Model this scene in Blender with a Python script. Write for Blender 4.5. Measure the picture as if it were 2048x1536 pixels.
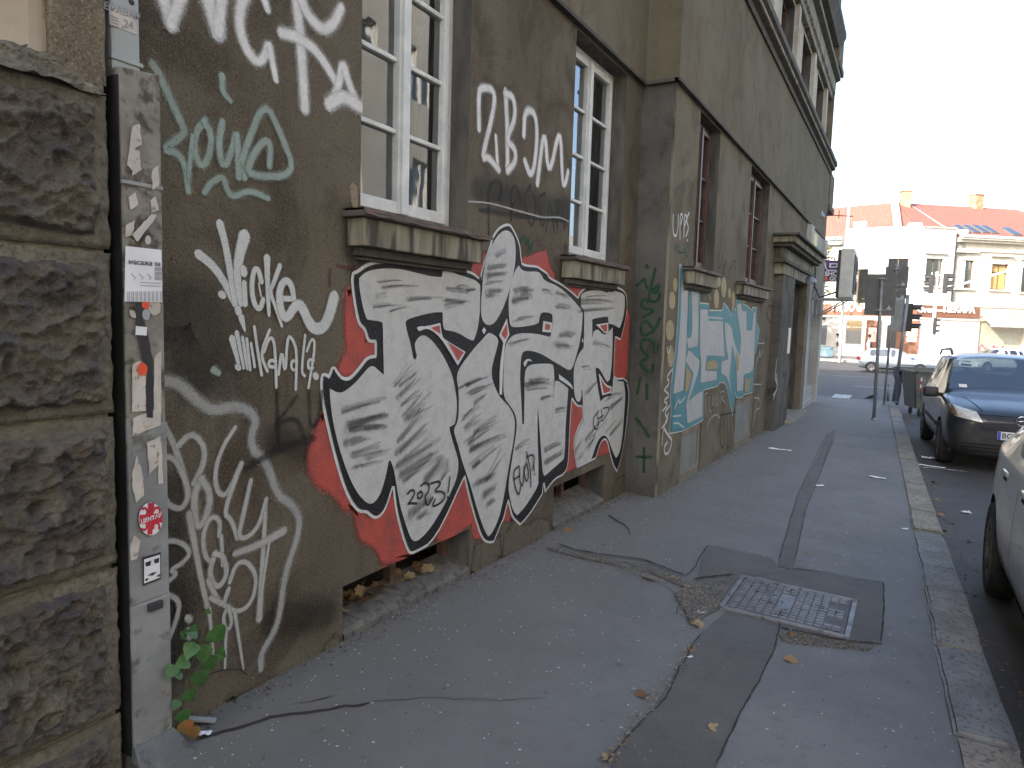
import bpy, bmesh, math, random
from mathutils import Vector, Matrix, noise
from mathutils.geometry import tessellate_polygon
from mathutils.bvhtree import BVHTree

S = bpy.context.scene
COL = S.collection
for o in list(bpy.data.objects):
    bpy.data.objects.remove(o)
R = math.radians

# ------------------------------------------------------------ camera
FPX, CX, CY = 1420.0, 1024.0, 768.0
CAM = Vector((2.25, 0.0, 1.6))
def basis(yaw, pitch, roll):
    y, p, r = R(yaw), R(pitch), R(roll)
    F = Vector((-math.sin(y)*math.cos(p), math.cos(y)*math.cos(p), -math.sin(p)))
    rt = Vector((math.cos(y), math.sin(y), 0)); up = rt.cross(F)
    return (math.cos(r)*rt+math.sin(r)*up, -math.sin(r)*rt+math.cos(r)*up, F)
BR, BU, BF = basis(28.8, 5.4, 1.7)
cam = bpy.data.cameras.new('camera'); camo = bpy.data.objects.new('camera', cam); COL.objects.link(camo)
cam.sensor_width = 36.0; cam.lens = 36.0*FPX/2048.0; cam.clip_start = 0.05; cam.clip_end = 2000
M = Matrix((BR, BU, -BF)).transposed().to_4x4(); M.translation = CAM
camo.matrix_world = M
S.camera = camo
S.render.resolution_x, S.render.resolution_y = 1024, 768

# ------------------------------------------------------------ light
SUN_EL, SUN_AZ = 28.0, 27.0      # sun stands behind the camera and to the left of the street
sx, sy = -math.sin(R(SUN_AZ)), -math.cos(R(SUN_AZ))
SUNV = Vector((sx*math.cos(R(SUN_EL)), sy*math.cos(R(SUN_EL)), math.sin(R(SUN_EL))))
w = bpy.data.worlds.new('World'); S.world = w; w.use_nodes = True
nt = w.node_tree; nt.nodes.clear()
out = nt.nodes.new('ShaderNodeOutputWorld'); bg = nt.nodes.new('ShaderNodeBackground')
sky = nt.nodes.new('ShaderNodeTexSky'); sky.sky_type = 'NISHITA'; sky.sun_disc = False
sky.sun_elevation = R(SUN_EL); sky.sun_rotation = math.atan2(SUNV.x, SUNV.y)
sky.air_density = 1.0; sky.dust_density = 3.5; sky.ozone_density = 0.6
bg.inputs[1].default_value = 0.15
nt.links.new(sky.outputs[0], bg.inputs[0]); nt.links.new(bg.outputs[0], out.inputs[0])
sl = bpy.data.lights.new('sun', 'SUN'); sl.energy = 2.8; sl.angle = R(0.5); sl.color = (1.0, 0.95, 0.88)
so = bpy.data.objects.new('sun', sl); COL.objects.link(so)
so.rotation_euler = SUNV.to_track_quat('Z', 'Y').to_euler(); so.location = (0, 0, 60)
S.view_settings.view_transform = 'Standard'; S.view_settings.look = 'None'
S.view_settings.gamma = 1.0; S.view_settings.exposure = 2.1
S.render.engine = 'CYCLES'
S.cycles.transparent_max_bounces = 40
S.cycles.max_bounces = 8

# ------------------------------------------------------------ pixel -> place helpers (survey of the photograph)
def ray(u, v):
    return BF + BR*((u-CX)/FPX) - BU*((v-CY)/FPX)
def onX(u, v, x):
    d = ray(u, v); return CAM + d*((x-CAM.x)/d.x)
def onY(u, v, y):
    d = ray(u, v); return CAM + d*((y-CAM.y)/d.y)
def onPl(u, v, p, n):
    d = ray(u, v); p = Vector(p); n = Vector(n)
    return CAM + d*((p-CAM).dot(n)/d.dot(n))
def swz(x, y):                       # pavement height
    return 0.04 - 0.02*max(x, -2.0) - 0.019*(y-2.0)
def roz(y):                          # road height
    if y <= 47: return -0.15 - 0.019*(y-2.0)
    if y <= 60: return -1.005 + 0.02*(y-47)
    return -0.745
def onS(u, v, dz=0.0):               # on the pavement
    d = ray(u, v); n = Vector((0.02, 0.019, 1.0)); c = 0.04+0.038+dz
    t = (c - n.dot(CAM))/n.dot(d); return CAM + d*t
def onR(u, v, dz=0.0):
    d = ray(u, v); n = Vector((0, 0.019, 1.0)); c = -0.15+0.038+dz
    t = (c - n.dot(CAM))/n.dot(d); return CAM + d*t

# ------------------------------------------------------------ object helpers
def link(o, parent=None):
    COL.objects.link(o)
    if parent is not None: o.parent = parent
    return o
def tag(o, label=None, cat=None, group=None, kind=None):
    if label: o['label'] = label
    if cat: o['category'] = cat
    if group: o['group'] = group
    if kind: o['kind'] = kind
    return o
def empty(name, label=None, cat=None, group=None, loc=(0, 0, 0), rz=0):
    o = bpy.data.objects.new(name, None); COL.objects.link(o)
    o.location = loc; o.rotation_euler = (0, 0, rz); o.empty_display_size = 0.1
    return tag(o, label, cat, group)

class MB:
    """collects geometry for one mesh object"""
    def __init__(s): s.v = []; s.f = []; s.m = []; s.e = None; s.sm = False
    def face(s, pts, m=0):
        i = len(s.v); s.v += [tuple(p) for p in pts]; s.f.append(tuple(range(i, i+len(pts)))); s.m.append(m)
    def box(s, x0, x1, y0, y1, z0, z1, m=0, mat=None):
        c = [(x0,y0,z0),(x1,y0,z0),(x1,y1,z0),(x0,y1,z0),(x0,y0,z1),(x1,y0,z1),(x1,y1,z1),(x0,y1,z1)]
        if mat is not None: c = [tuple(mat @ Vector(p)) for p in c]
        i = len(s.v); s.v += c
        for q in ((0,3,2,1),(4,5,6,7),(0,1,5,4),(1,2,6,5),(2,3,7,6),(3,0,4,7)):
            s.f.append(tuple(i+k for k in q)); s.m.append(m)
    def bbox(s, x0, x1, y0, y1, z0, z1, b=0.01, m=0, mat=None):
        """box with chamfered edges"""
        bm = bmesh.new(); bmesh.ops.create_cube(bm, size=1.0)
        for v in bm.verts:
            v.co = Vector(((x0+x1)/2+v.co.x*(x1-x0), (y0+y1)/2+v.co.y*(y1-y0), (z0+z1)/2+v.co.z*(z1-z0)))
        bmesh.ops.bevel(bm, geom=bm.edges[:], offset=b, segments=2, affect='EDGES', profile=0.6)
        s.bm(bm, m, mat)
    def bm(s, bm, m=0, mat=None):
        i = len(s.v); bm.verts.index_update()
        for v in bm.verts: s.v.append(tuple(mat @ v.co) if mat is not None else tuple(v.co))
        for f in bm.faces: s.f.append(tuple(i+v.index for v in f.verts)); s.m.append(m)
        bm.free()
    def tube(s, pts, r, n=8, m=0, cap=True):
        pts = [Vector(p) for p in pts]; rs = r if isinstance(r, (list, tuple)) else [r]*len(pts)
        i0 = len(s.v); up0 = None
        for k, p in enumerate(pts):
            d = (pts[min(k+1, len(pts)-1)]-pts[max(k-1, 0)]).normalized()
            a = d.orthogonal().normalized() if up0 is None else (up0 - d*up0.dot(d)).normalized()
            up0 = a; b = d.cross(a)
            for q in range(n):
                t = 2*math.pi*q/n; s.v.append(tuple(p + (a*math.cos(t)+b*math.sin(t))*rs[k]))
        for k in range(len(pts)-1):
            for q in range(n):
                a = i0+k*n+q; b = i0+k*n+(q+1) % n
                s.f.append((a, b, b+n, a+n)); s.m.append(m)
        if cap:
            s.f.append(tuple(i0+q for q in range(n))[::-1]); s.m.append(m)
            s.f.append(tuple(i0+(len(pts)-1)*n+q for q in range(n))); s.m.append(m)
    def lathe(s, prof, n=24, mat=None, m=0):
        """prof: list of (r,z) about Z"""
        i0 = len(s.v)
        for r, z in prof:
            for q in range(n):
                t = 2*math.pi*q/n; p = Vector((r*math.cos(t), r*math.sin(t), z))
                s.v.append(tuple(mat @ p) if mat is not None else tuple(p))
        for k in range(len(prof)-1):
            for q in range(n):
                a = i0+k*n+q; b = i0+k*n+(q+1) % n
                s.f.append((a, b, b+n, a+n)); s.m.append(m)
    def prism(s, poly, ax, a0, a1, m=0):
        """extrude a 2D polygon along axis ax ('x','y','z') from a0 to a1"""
        def P(p, a):
            return {'x': (a, p[0], p[1]), 'y': (p[0], a, p[1]), 'z': (p[0], p[1], a)}[ax]
        n = len(poly); i = len(s.v)
        s.v += [P(p, a0) for p in poly] + [P(p, a1) for p in poly]
        for k in range(n):
            s.f.append((i+k, i+(k+1) % n, i+n+(k+1) % n, i+n+k)); s.m.append(m)
        s.f.append(tuple(range(i, i+n))[::-1]); s.m.append(m)
        s.f.append(tuple(range(i+n, i+2*n))); s.m.append(m)
    def mesh(s, name, mats, smooth=False):
        me = bpy.data.meshes.new(name); me.from_pydata(s.v, [], s.f)
        for q in (mats if isinstance(mats, (list, tuple)) else [mats]): me.materials.append(q)
        me.polygons.foreach_set('material_index', s.m)
        if smooth: me.polygons.foreach_set('use_smooth', [True]*len(s.f))
        me.update(); return me
    def build(s, name, mats, parent=None, smooth=False):
        o = bpy.data.objects.new(name, s.mesh(name, mats, smooth)); return link(o, parent)

def fixn(o):
    bm = bmesh.new(); bm.from_mesh(o.data); bmesh.ops.recalc_face_normals(bm, faces=bm.faces[:]); bm.to_mesh(o.data); bm.free(); return o
def autosmooth(o, ang=35):
    me = o.data; me.polygons.foreach_set('use_smooth', [True]*len(me.polygons))
    bm = bmesh.new(); bm.from_mesh(me)
    for e in bm.edges:
        if len(e.link_faces) == 2 and e.calc_face_angle(0) > R(ang): e.smooth = False
    bm.to_mesh(me); bm.free(); return o
def copy_tree(o, parent=None):
    c = o.copy(); COL.objects.link(c); c.parent = parent
    for ch in list(o.children): copy_tree(ch, c)
    return c

# ------------------------------------------------------------ materials
def nodes(name):
    m = bpy.data.materials.new(name); m.use_nodes = True; t = m.node_tree; t.nodes.clear()
    return m, t, t.nodes, t.links
def N(t, typ, **kw):
    n = t.nodes.new(typ)
    for k, v in kw.items():
        if k.startswith('i_'):
            k = k[2:]; k = int(k) if k.isdigit() else k.replace('_', ' ')
            n.inputs[k].default_value = v
        else: setattr(n, k, v)
    return n
def rgba(c): return (c[0], c[1], c[2], 1.0)
def math_n(t, op, a, b=None, clamp=False):
    n = t.nodes.new('ShaderNodeMath'); n.operation = op; n.use_clamp = clamp
    for i, q in enumerate((a, b)):
        if q is None: continue
        if isinstance(q, (int, float)): n.inputs[i].default_value = q
        else: t.links.new(q, n.inputs[i])
    return n.outputs[0]
def mixc(t, f, a, b):
    n = t.nodes.new('ShaderNodeMix'); n.data_type = 'RGBA'
    for i, q in ((0, f), (6, a), (7, b)):
        if isinstance(q, (int, float)): n.inputs[i].default_value = q
        elif isinstance(q, tuple): n.inputs[i].default_value = rgba(q)
        else: t.links.new(q, n.inputs[i])
    return n.outputs[2]
def ramp(t, f, lo, hi):
    n = t.nodes.new('ShaderNodeMapRange'); n.interpolation_type = 'SMOOTHSTEP'
    n.inputs[1].default_value = lo; n.inputs[2].default_value = hi
    t.links.new(f, n.inputs[0]); return n.outputs[0]
def noisen(t, scale, detail=4, rough=0.6, vec=None, stretch=None, dist=0.0):
    n = t.nodes.new('ShaderNodeTexNoise'); n.inputs['Scale'].default_value = scale
    n.inputs['Detail'].default_value = detail; n.inputs['Roughness'].default_value = rough
    n.inputs['Distortion'].default_value = dist
    if vec is None:
        g = t.nodes.new('ShaderNodeNewGeometry'); vec = g.outputs['Position']
    if stretch:
        mp = t.nodes.new('ShaderNodeMapping'); mp.inputs['Scale'].default_value = stretch
        t.links.new(vec, mp.inputs[0]); vec = mp.outputs[0]
    t.links.new(vec, n.inputs['Vector']); return n.outputs[0]
def pm(name, c1, c2=None, rough=0.8, scale=6.0, lo=0.35, hi=0.65, bump=None, metal=0.0, spec=0.5,
       c3=None, s3=40.0, l3=0.6, h3=0.7, stretch=None, coord='world', coat=0.0, rvar=0.0, emit=None):
    """general procedural surface: two colours mixed by noise, optional third by finer noise, bump = [(scale,strength,dist)...]"""
    m, t, ns, ls = nodes(name)
    o = N(t, 'ShaderNodeOutputMaterial'); b = N(t, 'ShaderNodeBsdfPrincipled')
    ls.new(b.outputs[0], o.inputs[0])
    vec = None
    if coord == 'obj':
        vec = N(t, 'ShaderNodeTexCoord').outputs['Object']
    else:
        vec = N(t, 'ShaderNodeNewGeometry').outputs['Position']
    b.inputs['Roughness'].default_value = rough; b.inputs['Metallic'].default_value = metal
    b.inputs['Specular IOR Level'].default_value = spec; b.inputs['Coat Weight'].default_value = coat
    b.inputs['Coat Roughness'].default_value = 0.05
    if c2 is None: c2 = tuple(min(1, q*1.25) for q in c1)
    f = ramp(t, noisen(t, scale, vec=vec, stretch=stretch), lo, hi)
    c = mixc(t, f, tuple(c1), tuple(c2))
    if c3 is not None:
        c = mixc(t, ramp(t, noisen(t, s3, 3, vec=vec, stretch=stretch), l3, h3), c, tuple(c3))
    ls.new(c, b.inputs['Base Color'])
    if rvar:
        r = math_n(t, 'MULTIPLY_ADD', noisen(t, scale*1.7, vec=vec), rvar); r.node.inputs[2].default_value = rough-rvar/2
        ls.new(r, b.inputs['Roughness'])
    if bump:
        prev = None
        for sc, st, di in bump:
            bn = N(t, 'ShaderNodeBump'); bn.inputs['Strength'].default_value = st; bn.inputs['Distance'].default_value = di
            ls.new(noisen(t, sc, 3, vec=vec), bn.inputs['Height'])
            if prev is not None: ls.new(prev, bn.inputs['Normal'])
            prev = bn.outputs[0]
        ls.new(prev, b.inputs['Normal'])
    if emit:
        b.inputs['Emission Color'].default_value = rgba(emit[0]); b.inputs['Emission Strength'].default_value = emit[1]
    return m
def plaster(name, base, dark, light, grain=1.0, streak=True, soot=True):
    """rough spatter-dash render: large stains, rain streaks, pebbly bump"""
    m, t, ns, ls = nodes(name)
    o = N(t, 'ShaderNodeOutputMaterial'); b = N(t, 'ShaderNodeBsdfPrincipled'); ls.new(b.outputs[0], o.inputs[0])
    b.inputs['Roughness'].default_value = 0.92; b.inputs['Specular IOR Level'].default_value = 0.25
    vec = N(t, 'ShaderNodeNewGeometry').outputs['Position']
    c = mixc(t, ramp(t, noisen(t, 0.9, 5, 0.6, vec=vec), 0.32, 0.68), base, light)
    c = mixc(t, math_n(t, 'MULTIPLY', ramp(t, noisen(t, 2.3, 5, 0.65, vec=vec, dist=0.6), 0.46, 0.68), 0.8), c, dark)
    c = mixc(t, math_n(t, 'MULTIPLY', ramp(t, noisen(t, 1.5, 4, 0.6, vec=vec, dist=0.9), 0.55, 0.70), 0.5), c, (dark[0]*1.1, dark[1]*0.86, dark[2]*0.70))
    if streak:
        c = mixc(t, math_n(t, 'MULTIPLY', ramp(t, noisen(t, 1.0, 5, 0.6, vec=vec, stretch=(6, 6, 0.5)), 0.5, 0.78), 0.6), c, dark)
        c = mixc(t, math_n(t, 'MULTIPLY', ramp(t, noisen(t, 1.0, 3, 0.6, vec=vec, stretch=(9, 9, 0.35)), 0.62, 0.8), 0.35), c, light)
    g = noisen(t, 105, 3, 0.75, vec=vec)
    c = mixc(t, math_n(t, 'MULTIPLY', ramp(t, g, 0.50, 0.66), 0.60*grain), c, tuple(min(1, q*1.25) for q in light))
    c = mixc(t, math_n(t, 'MULTIPLY', ramp(t, noisen(t, 88, 3, 0.75, vec=vec), 0.52, 0.68), 0.62*grain), c, tuple(q*0.45 for q in dark))
    c = mixc(t, math_n(t, 'MULTIPLY', ramp(t, noisen(t, 75, 2, 0.5, vec=vec), 0.735, 0.76), 0.55), c, tuple(min(1, q*3.0) for q in light))
    ls.new(c, b.inputs['Base Color'])
    b1 = N(t, 'ShaderNodeBump'); b1.inputs['Strength'].default_value = 1.0*grain; b1.inputs['Distance'].default_value = 0.010
    ls.new(noisen(t, 95, 3, 0.7, vec=vec), b1.inputs['Height'])
    b2 = N(t, 'ShaderNodeBump'); b2.inputs['Strength'].default_value = 0.35; b2.inputs['Distance'].default_value = 0.03
    ls.new(noisen(t, 5, 4, 0.6, vec=vec), b2.inputs['Height']); ls.new(b1.outputs[0], b2.inputs['Normal'])
    ls.new(b2.outputs[0], b.inputs['Normal'])
    return m
def paint(name, col, lo=0.1, hi=0.5, nz=0.35, col2=None, amt=0.5, vsc=14.0, opac=1.0, fine=90.0):
    """spray paint: the 'edge' attribute is 0 at the rim and 1 inside; the rim breaks up over the grain of the wall"""
    m, t, ns, ls = nodes(name)
    o = N(t, 'ShaderNodeOutputMaterial'); b = N(t, 'ShaderNodeBsdfPrincipled')
    vec = N(t, 'ShaderNodeNewGeometry').outputs['Position']
    at = N(t, 'ShaderNodeAttribute'); at.attribute_name = 'edge'
    g = noisen(t, fine, 3, 0.75, vec=vec)
    e = math_n(t, 'ADD', at.outputs['Fac'], math_n(t, 'MULTIPLY', math_n(t, 'SUBTRACT', g, 0.5), nz))
    a = ramp(t, e, lo, hi)
    a = math_n(t, 'MULTIPLY', a, opac)
    wear = ramp(t, noisen(t, 150, 2, 0.7, vec=vec), 0.28, 0.40)
    a = math_n(t, 'MULTIPLY', a, math_n(t, 'MULTIPLY_ADD', wear, 0.45)); a.node.inputs[1].node.inputs[2].default_value = 0.55
    c2 = col2 if col2 else tuple(q*0.7 for q in col)
    c = mixc(t, math_n(t, 'MULTIPLY', ramp(t, noisen(t, vsc, 5, 0.65, vec=vec), 0.4, 0.7), amt), tuple(col), tuple(c2))
    c = mixc(t, math_n(t, 'MULTIPLY', ramp(t, noisen(t, 100, 3, 0.75, vec=vec), 0.52, 0.70), 0.30), c, tuple(q*0.45 for q in col))
    ls.new(c, b.inputs['Base Color']); b.inputs['Roughness'].default_value = 0.6; b.inputs['Specular IOR Level'].default_value = 0.3
    b1 = N(t, 'ShaderNodeBump'); b1.inputs['Strength'].default_value = 0.8; b1.inputs['Distance'].default_value = 0.009
    ls.new(noisen(t, 95, 3, 0.7, vec=vec), b1.inputs['Height']); ls.new(b1.outputs[0], b.inputs['Normal'])
    tr = N(t, 'ShaderNodeBsdfTransparent'); mx = N(t, 'ShaderNodeMixShader')
    ls.new(a, mx.inputs[0]); ls.new(tr.outputs[0], mx.inputs[1]); ls.new(b.outputs[0], mx.inputs[2])
    ls.new(mx.outputs[0], o.inputs[0])
    return m
def glass(name, tint=(0.8, 0.85, 0.85), refl=0.08, rough=0.02, trans=0.75, dark=(0.02, 0.022, 0.022)):
    """window pane: fresnel mirror over a see-through sheet"""
    m, t, ns, ls = nodes(name)
    o = N(t, 'ShaderNodeOutputMaterial')
    gl = N(t, 'ShaderNodeBsdfGlossy'); gl.inputs['Roughness'].default_value = rough; gl.inputs['Color'].default_value = (0.95, 0.97, 1, 1)
    tr = N(t, 'ShaderNodeBsdfTransparent'); tr.inputs[0].default_value = rgba(tint)
    df = N(t, 'ShaderNodeBsdfDiffuse'); df.inputs[0].default_value = rgba(dark)
    m1 = N(t, 'ShaderNodeMixShader'); m1.inputs[0].default_value = trans
    ls.new(df.outputs[0], m1.inputs[1]); ls.new(tr.outputs[0], m1.inputs[2])
    fr = N(t, 'ShaderNodeFresnel'); fr.inputs[0].default_value = 1.5
    f = math_n(t, 'ADD', fr.outputs[0], refl, True)
    bn = N(t, 'ShaderNodeBump'); bn.inputs['Strength'].default_value = 0.06; bn.inputs['Distance'].default_value = 0.02
    ls.new(noisen(t, 3.0, 2), bn.inputs['Height']); ls.new(bn.outputs[0], gl.inputs['Normal'])
    mx = N(t, 'ShaderNodeMixShader'); ls.new(f, mx.inputs[0]); ls.new(m1.outputs[0], mx.inputs[1]); ls.new(gl.outputs[0], mx.inputs[2])
    ls.new(mx.outputs[0], o.inputs[0]); return m
def flat(name, c, rough=0.6, metal=0.0, spec=0.5, emit=None, coat=0.0):
    return pm(name, tuple(c), tuple(min(1, q*1.12) for q in c), rough, 9.0, metal=metal, spec=spec, coat=coat, emit=emit)
MT = {}
MT['wall'] = plaster('render_brown', (0.104, 0.085, 0.060), (0.056, 0.044, 0.030), (0.150, 0.128, 0.094))
MT['wall2'] = plaster('render_grey_brown', (0.128, 0.111, 0.078), (0.075, 0.063, 0.043), (0.170, 0.152, 0.112), grain=0.7)
MT['wallside'] = plaster('render_dark_grey', (0.075, 0.072, 0.066), (0.035, 0.034, 0.032), (0.13, 0.125, 0.11), grain=0.7)  # greyer, darker render for the end face and near door jamb
MT['upper'] = plaster('render_upper', (0.122, 0.106, 0.071), (0.090, 0.077, 0.051), (0.150, 0.133, 0.093), grain=0.5)
MT['pier'] = plaster('render_pier', (0.36, 0.34, 0.28), (0.24, 0.22, 0.18), (0.42, 0.40, 0.34), grain=0.25)
MT['mould'] = pm('mould_stucco', (0.15, 0.135, 0.095), (0.25, 0.23, 0.17), 0.85, 3.0, c3=(0.05, 0.042, 0.033), s3=3.2, l3=0.46, h3=0.64, stretch=(3.0, 3.0, 0.45), bump=[(60, 0.3, 0.005), (9, 0.4, 0.01)])
MT['mould_dark'] = pm('mould_dark', (0.045, 0.04, 0.034), (0.085, 0.075, 0.06), 0.9, 5.0, bump=[(50, 0.3, 0.005)])
MT['reveal'] = pm('reveal_dark', (0.055, 0.052, 0.046), (0.11, 0.10, 0.085), 0.9, 3.0, stretch=(3, 3, 0.7), bump=[(90, 0.5, 0.004)])  # reveals in a darker tone than the wall faces
MT['whitepaint'] = pm('old_white_paint', (0.53, 0.545, 0.53), (0.64, 0.65, 0.62), 0.5, 8.0, c3=(0.33, 0.30, 0.24), s3=38.0, l3=0.66, h3=0.74, bump=[(40, 0.2, 0.002)])
MT['brownpaint'] = pm('brown_paint', (0.042, 0.017, 0.010), (0.085, 0.036, 0.020), 0.5, 10.0, c3=(0.26, 0.2, 0.14), s3=30, l3=0.68, h3=0.78, bump=[(40, 0.2, 0.002)])
MT['pane'] = glass('window_glass', refl=0.10, trans=0.7)
MT['panedark'] = glass('dark_glass', refl=0.04, trans=0.35)
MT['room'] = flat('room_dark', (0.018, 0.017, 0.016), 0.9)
MT['curtain'] = pm('curtain', (0.40, 0.42, 0.42), (0.50, 0.52, 0.51), 0.9, 5.0, stretch=(40, 40, 0.2))
MT['rust'] = pm('rusty_flashing', (0.06, 0.035, 0.025), (0.13, 0.075, 0.05), 0.75, 12, bump=[(60, 0.4, 0.003)])
MT['stone'] = pm('rock_stone', (0.078, 0.066, 0.053), (0.128, 0.109, 0.083), 0.92, 5.5, lo=0.3, hi=0.7, c3=(0.06, 0.055, 0.055), s3=9.0, l3=0.45, h3=0.66, bump=[(200, 0.9, 0.006), (45, 0.9, 0.015), (14, 0.6, 0.03)])
MT['stone_edge'] = pm('stone_margin', (0.118, 0.106, 0.081), (0.172, 0.157, 0.120), 0.92, 9, c3=(0.085, 0.074, 0.056), s3=55, l3=0.42, h3=0.72, bump=[(160, 0.9, 0.006), (30, 0.7, 0.012)])
MT['mortar'] = pm('old_mortar', (0.10, 0.085, 0.06), (0.20, 0.17, 0.12), 0.95, 20, bump=[(90, 0.8, 0.006)])
MT['smooth_stone'] = pm('smooth_pink_stone', (0.30, 0.245, 0.185), (0.40, 0.335, 0.255), 0.9, 3.0, c3=(0.17, 0.13, 0.09), s3=6.0, l3=0.56, h3=0.75, bump=[(120, 0.4, 0.003), (8, 0.5, 0.02)])
MT['tan_render'] = plaster('tan_render', (0.175, 0.145, 0.10), (0.105, 0.083, 0.058), (0.25, 0.21, 0.15), grain=1.0, streak=False)
MT['pipe'] = pm('pipe_grey', (0.175, 0.18, 0.18), (0.26, 0.265, 0.26), 0.7, 4.0, c3=(0.10, 0.088, 0.07), s3=10.0, l3=0.55, h3=0.7, bump=[(60, 0.25, 0.003)])
MT['pipe_grime'] = pm('pipe_grime', (0.175, 0.165, 0.145), (0.24, 0.23, 0.20), 0.85, 9.0, c3=(0.065, 0.05, 0.037), s3=15.0, l3=0.47, h3=0.66, bump=[(60, 0.6, 0.005), (20, 0.5, 0.008)])
MT['pipe_top'] = pm('pipe_zinc', (0.29, 0.31, 0.31), (0.35, 0.37, 0.37), 0.55, 3.0, metal=0.2, bump=[(30, 0.1, 0.003)])
MT['paper'] = pm('white_paper', (0.66, 0.66, 0.68), (0.72, 0.72, 0.74), 0.8, 5.0)
MT['paper_old'] = pm('torn_paper', (0.42, 0.38, 0.34), (0.52, 0.48, 0.43), 0.9, 14.0, c3=(0.22, 0.20, 0.17), s3=40, l3=0.58, h3=0.68)
MT['ink'] = flat('black_ink', (0.02, 0.02, 0.022), 0.6)
MT['inkgrey'] = flat('grey_ink', (0.22, 0.22, 0.25), 0.7)
MT['red_sticker'] = pm('red_print', (0.42, 0.02, 0.035), (0.5, 0.03, 0.05), 0.5, 20)
MT['orange_dot'] = flat('orange_paint', (0.62, 0.07, 0.025), 0.5)
def asphalt(name, c1, c2, speck=None, samt=0.6, sth=0.70, warm=None, coarse=1.0, rough=0.75):
    m, t, ns, ls = nodes(name)
    o = N(t, 'ShaderNodeOutputMaterial'); b = N(t, 'ShaderNodeBsdfPrincipled'); ls.new(b.outputs[0], o.inputs[0])
    vec = N(t, 'ShaderNodeNewGeometry').outputs['Position']
    b.inputs['Roughness'].default_value = rough; b.inputs['Specular IOR Level'].default_value = 0.4
    c = mixc(t, ramp(t, noisen(t, 1.6, 6, 0.65, vec=vec), 0.33, 0.67), c1, c2)
    c = mixc(t, math_n(t, 'MULTIPLY', ramp(t, noisen(t, 11, 4, 0.7, vec=vec), 0.5, 0.72), 0.35), c, tuple(q*0.6 for q in c1))
    c = mixc(t, math_n(t, 'MULTIPLY', ramp(t, noisen(t, 300, 2, 0.7, vec=vec), 0.5, 0.7), 0.35*coarse), c, tuple(q*0.4 for q in c1))
    c = mixc(t, math_n(t, 'MULTIPLY', ramp(t, noisen(t, 240, 2, 0.7, vec=vec), 0.55, 0.72), 0.3*coarse), c, tuple(min(1, q*1.9) for q in c2))
    if warm:   # dirt gathered near the wall, spreads unevenly
        mpx = N(t, 'ShaderNodeSeparateXYZ'); ls.new(vec, mpx.inputs[0])
        d = math_n(t, 'ADD', mpx.outputs[0], math_n(t, 'MULTIPLY', noisen(t, 2.5, 5, 0.7, vec=vec), 0.9))
        n = N(t, 'ShaderNodeMapRange'); n.inputs[1].default_value = 0.45; n.inputs[2].default_value = 2.1; n.inputs[3].default_value = 0.85; n.inputs[4].default_value = 0.0
        ls.new(d, n.inputs[0]); c = mixc(t, n.outputs[0], c, warm)
    gv = N(t, 'ShaderNodeTexVoronoi'); gv.inputs['Scale'].default_value = 5.5; ls.new(vec, gv.inputs['Vector'])
    gk = N(t, 'ShaderNodeSeparateColor'); ls.new(gv.outputs['Color'], gk.inputs[0])
    gd = math_n(t, 'SUBTRACT', math_n(t, 'MULTIPLY', gk.outputs[1], 0.16), math_n(t, 'ADD', gv.outputs['Distance'], math_n(t, 'MULTIPLY', noisen(t, 40, 2, 0.6, vec=vec), 0.05)))
    c = mixc(t, math_n(t, 'MULTIPLY', math_n(t, 'MULTIPLY', ramp(t, gd, -0.03, 0.02), math_n(t, 'GREATER_THAN', gk.outputs[0], 0.45)), 0.45), c, tuple(q*0.45 for q in c1))
    if speck:
        v = N(t, 'ShaderNodeTexVoronoi'); v.inputs['Scale'].default_value = 34.0; ls.new(vec, v.inputs['Vector'])
        k = N(t, 'ShaderNodeSeparateColor'); ls.new(v.outputs['Color'], k.inputs[0])
        rad = math_n(t, 'MULTIPLY', math_n(t, 'GREATER_THAN', k.outputs[0], sth), math_n(t, 'LESS_THAN', v.outputs['Distance'], math_n(t, 'MULTIPLY', k.outputs[1], 0.22)))
        c = mixc(t, math_n(t, 'MULTIPLY', rad, samt), c, speck)
    ls.new(c, b.inputs['Base Color'])
    b1 = N(t, 'ShaderNodeBump'); b1.inputs['Strength'].default_value = 0.55*coarse; b1.inputs['Distance'].default_value = 0.006
    ls.new(noisen(t, 200, 3, 0.7, vec=vec), b1.inputs['Height'])
    b2 = N(t, 'ShaderNodeBump'); b2.inputs['Strength'].default_value = 0.4; b2.inputs['Distance'].default_value = 0.03
    ls.new(noisen(t, 4, 4, 0.6, vec=vec), b2.inputs['Height']); ls.new(b1.outputs[0], b2.inputs['Normal'])
    ls.new(b2.outputs[0], b.inputs['Normal']); return m
MT['walk'] = asphalt('mastic_asphalt', (0.132, 0.138, 0.142), (0.168, 0.175, 0.179), speck=(0.50, 0.50, 0.50), samt=0.7, sth=0.80, warm=(0.135, 0.125, 0.108))
MT['patch'] = asphalt('patch_asphalt', (0.088, 0.088, 0.087), (0.118, 0.117, 0.114), speck=(0.3, 0.3, 0.3), samt=0.4, sth=0.86, coarse=1.5)
MT['road'] = asphalt('road_asphalt', (0.050, 0.051, 0.054), (0.072, 0.073, 0.077), speck=(0.28, 0.27, 0.25), samt=0.4, sth=0.9, coarse=1.2)
MT['granite'] = pm('granite_kerb', (0.165, 0.162, 0.150), (0.235, 0.230, 0.215), 0.85, 5.0, c3=(0.11, 0.105, 0.095), s3=40, l3=0.5, h3=0.64, bump=[(120, 0.5, 0.005), (14, 0.6, 0.015)])
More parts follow.
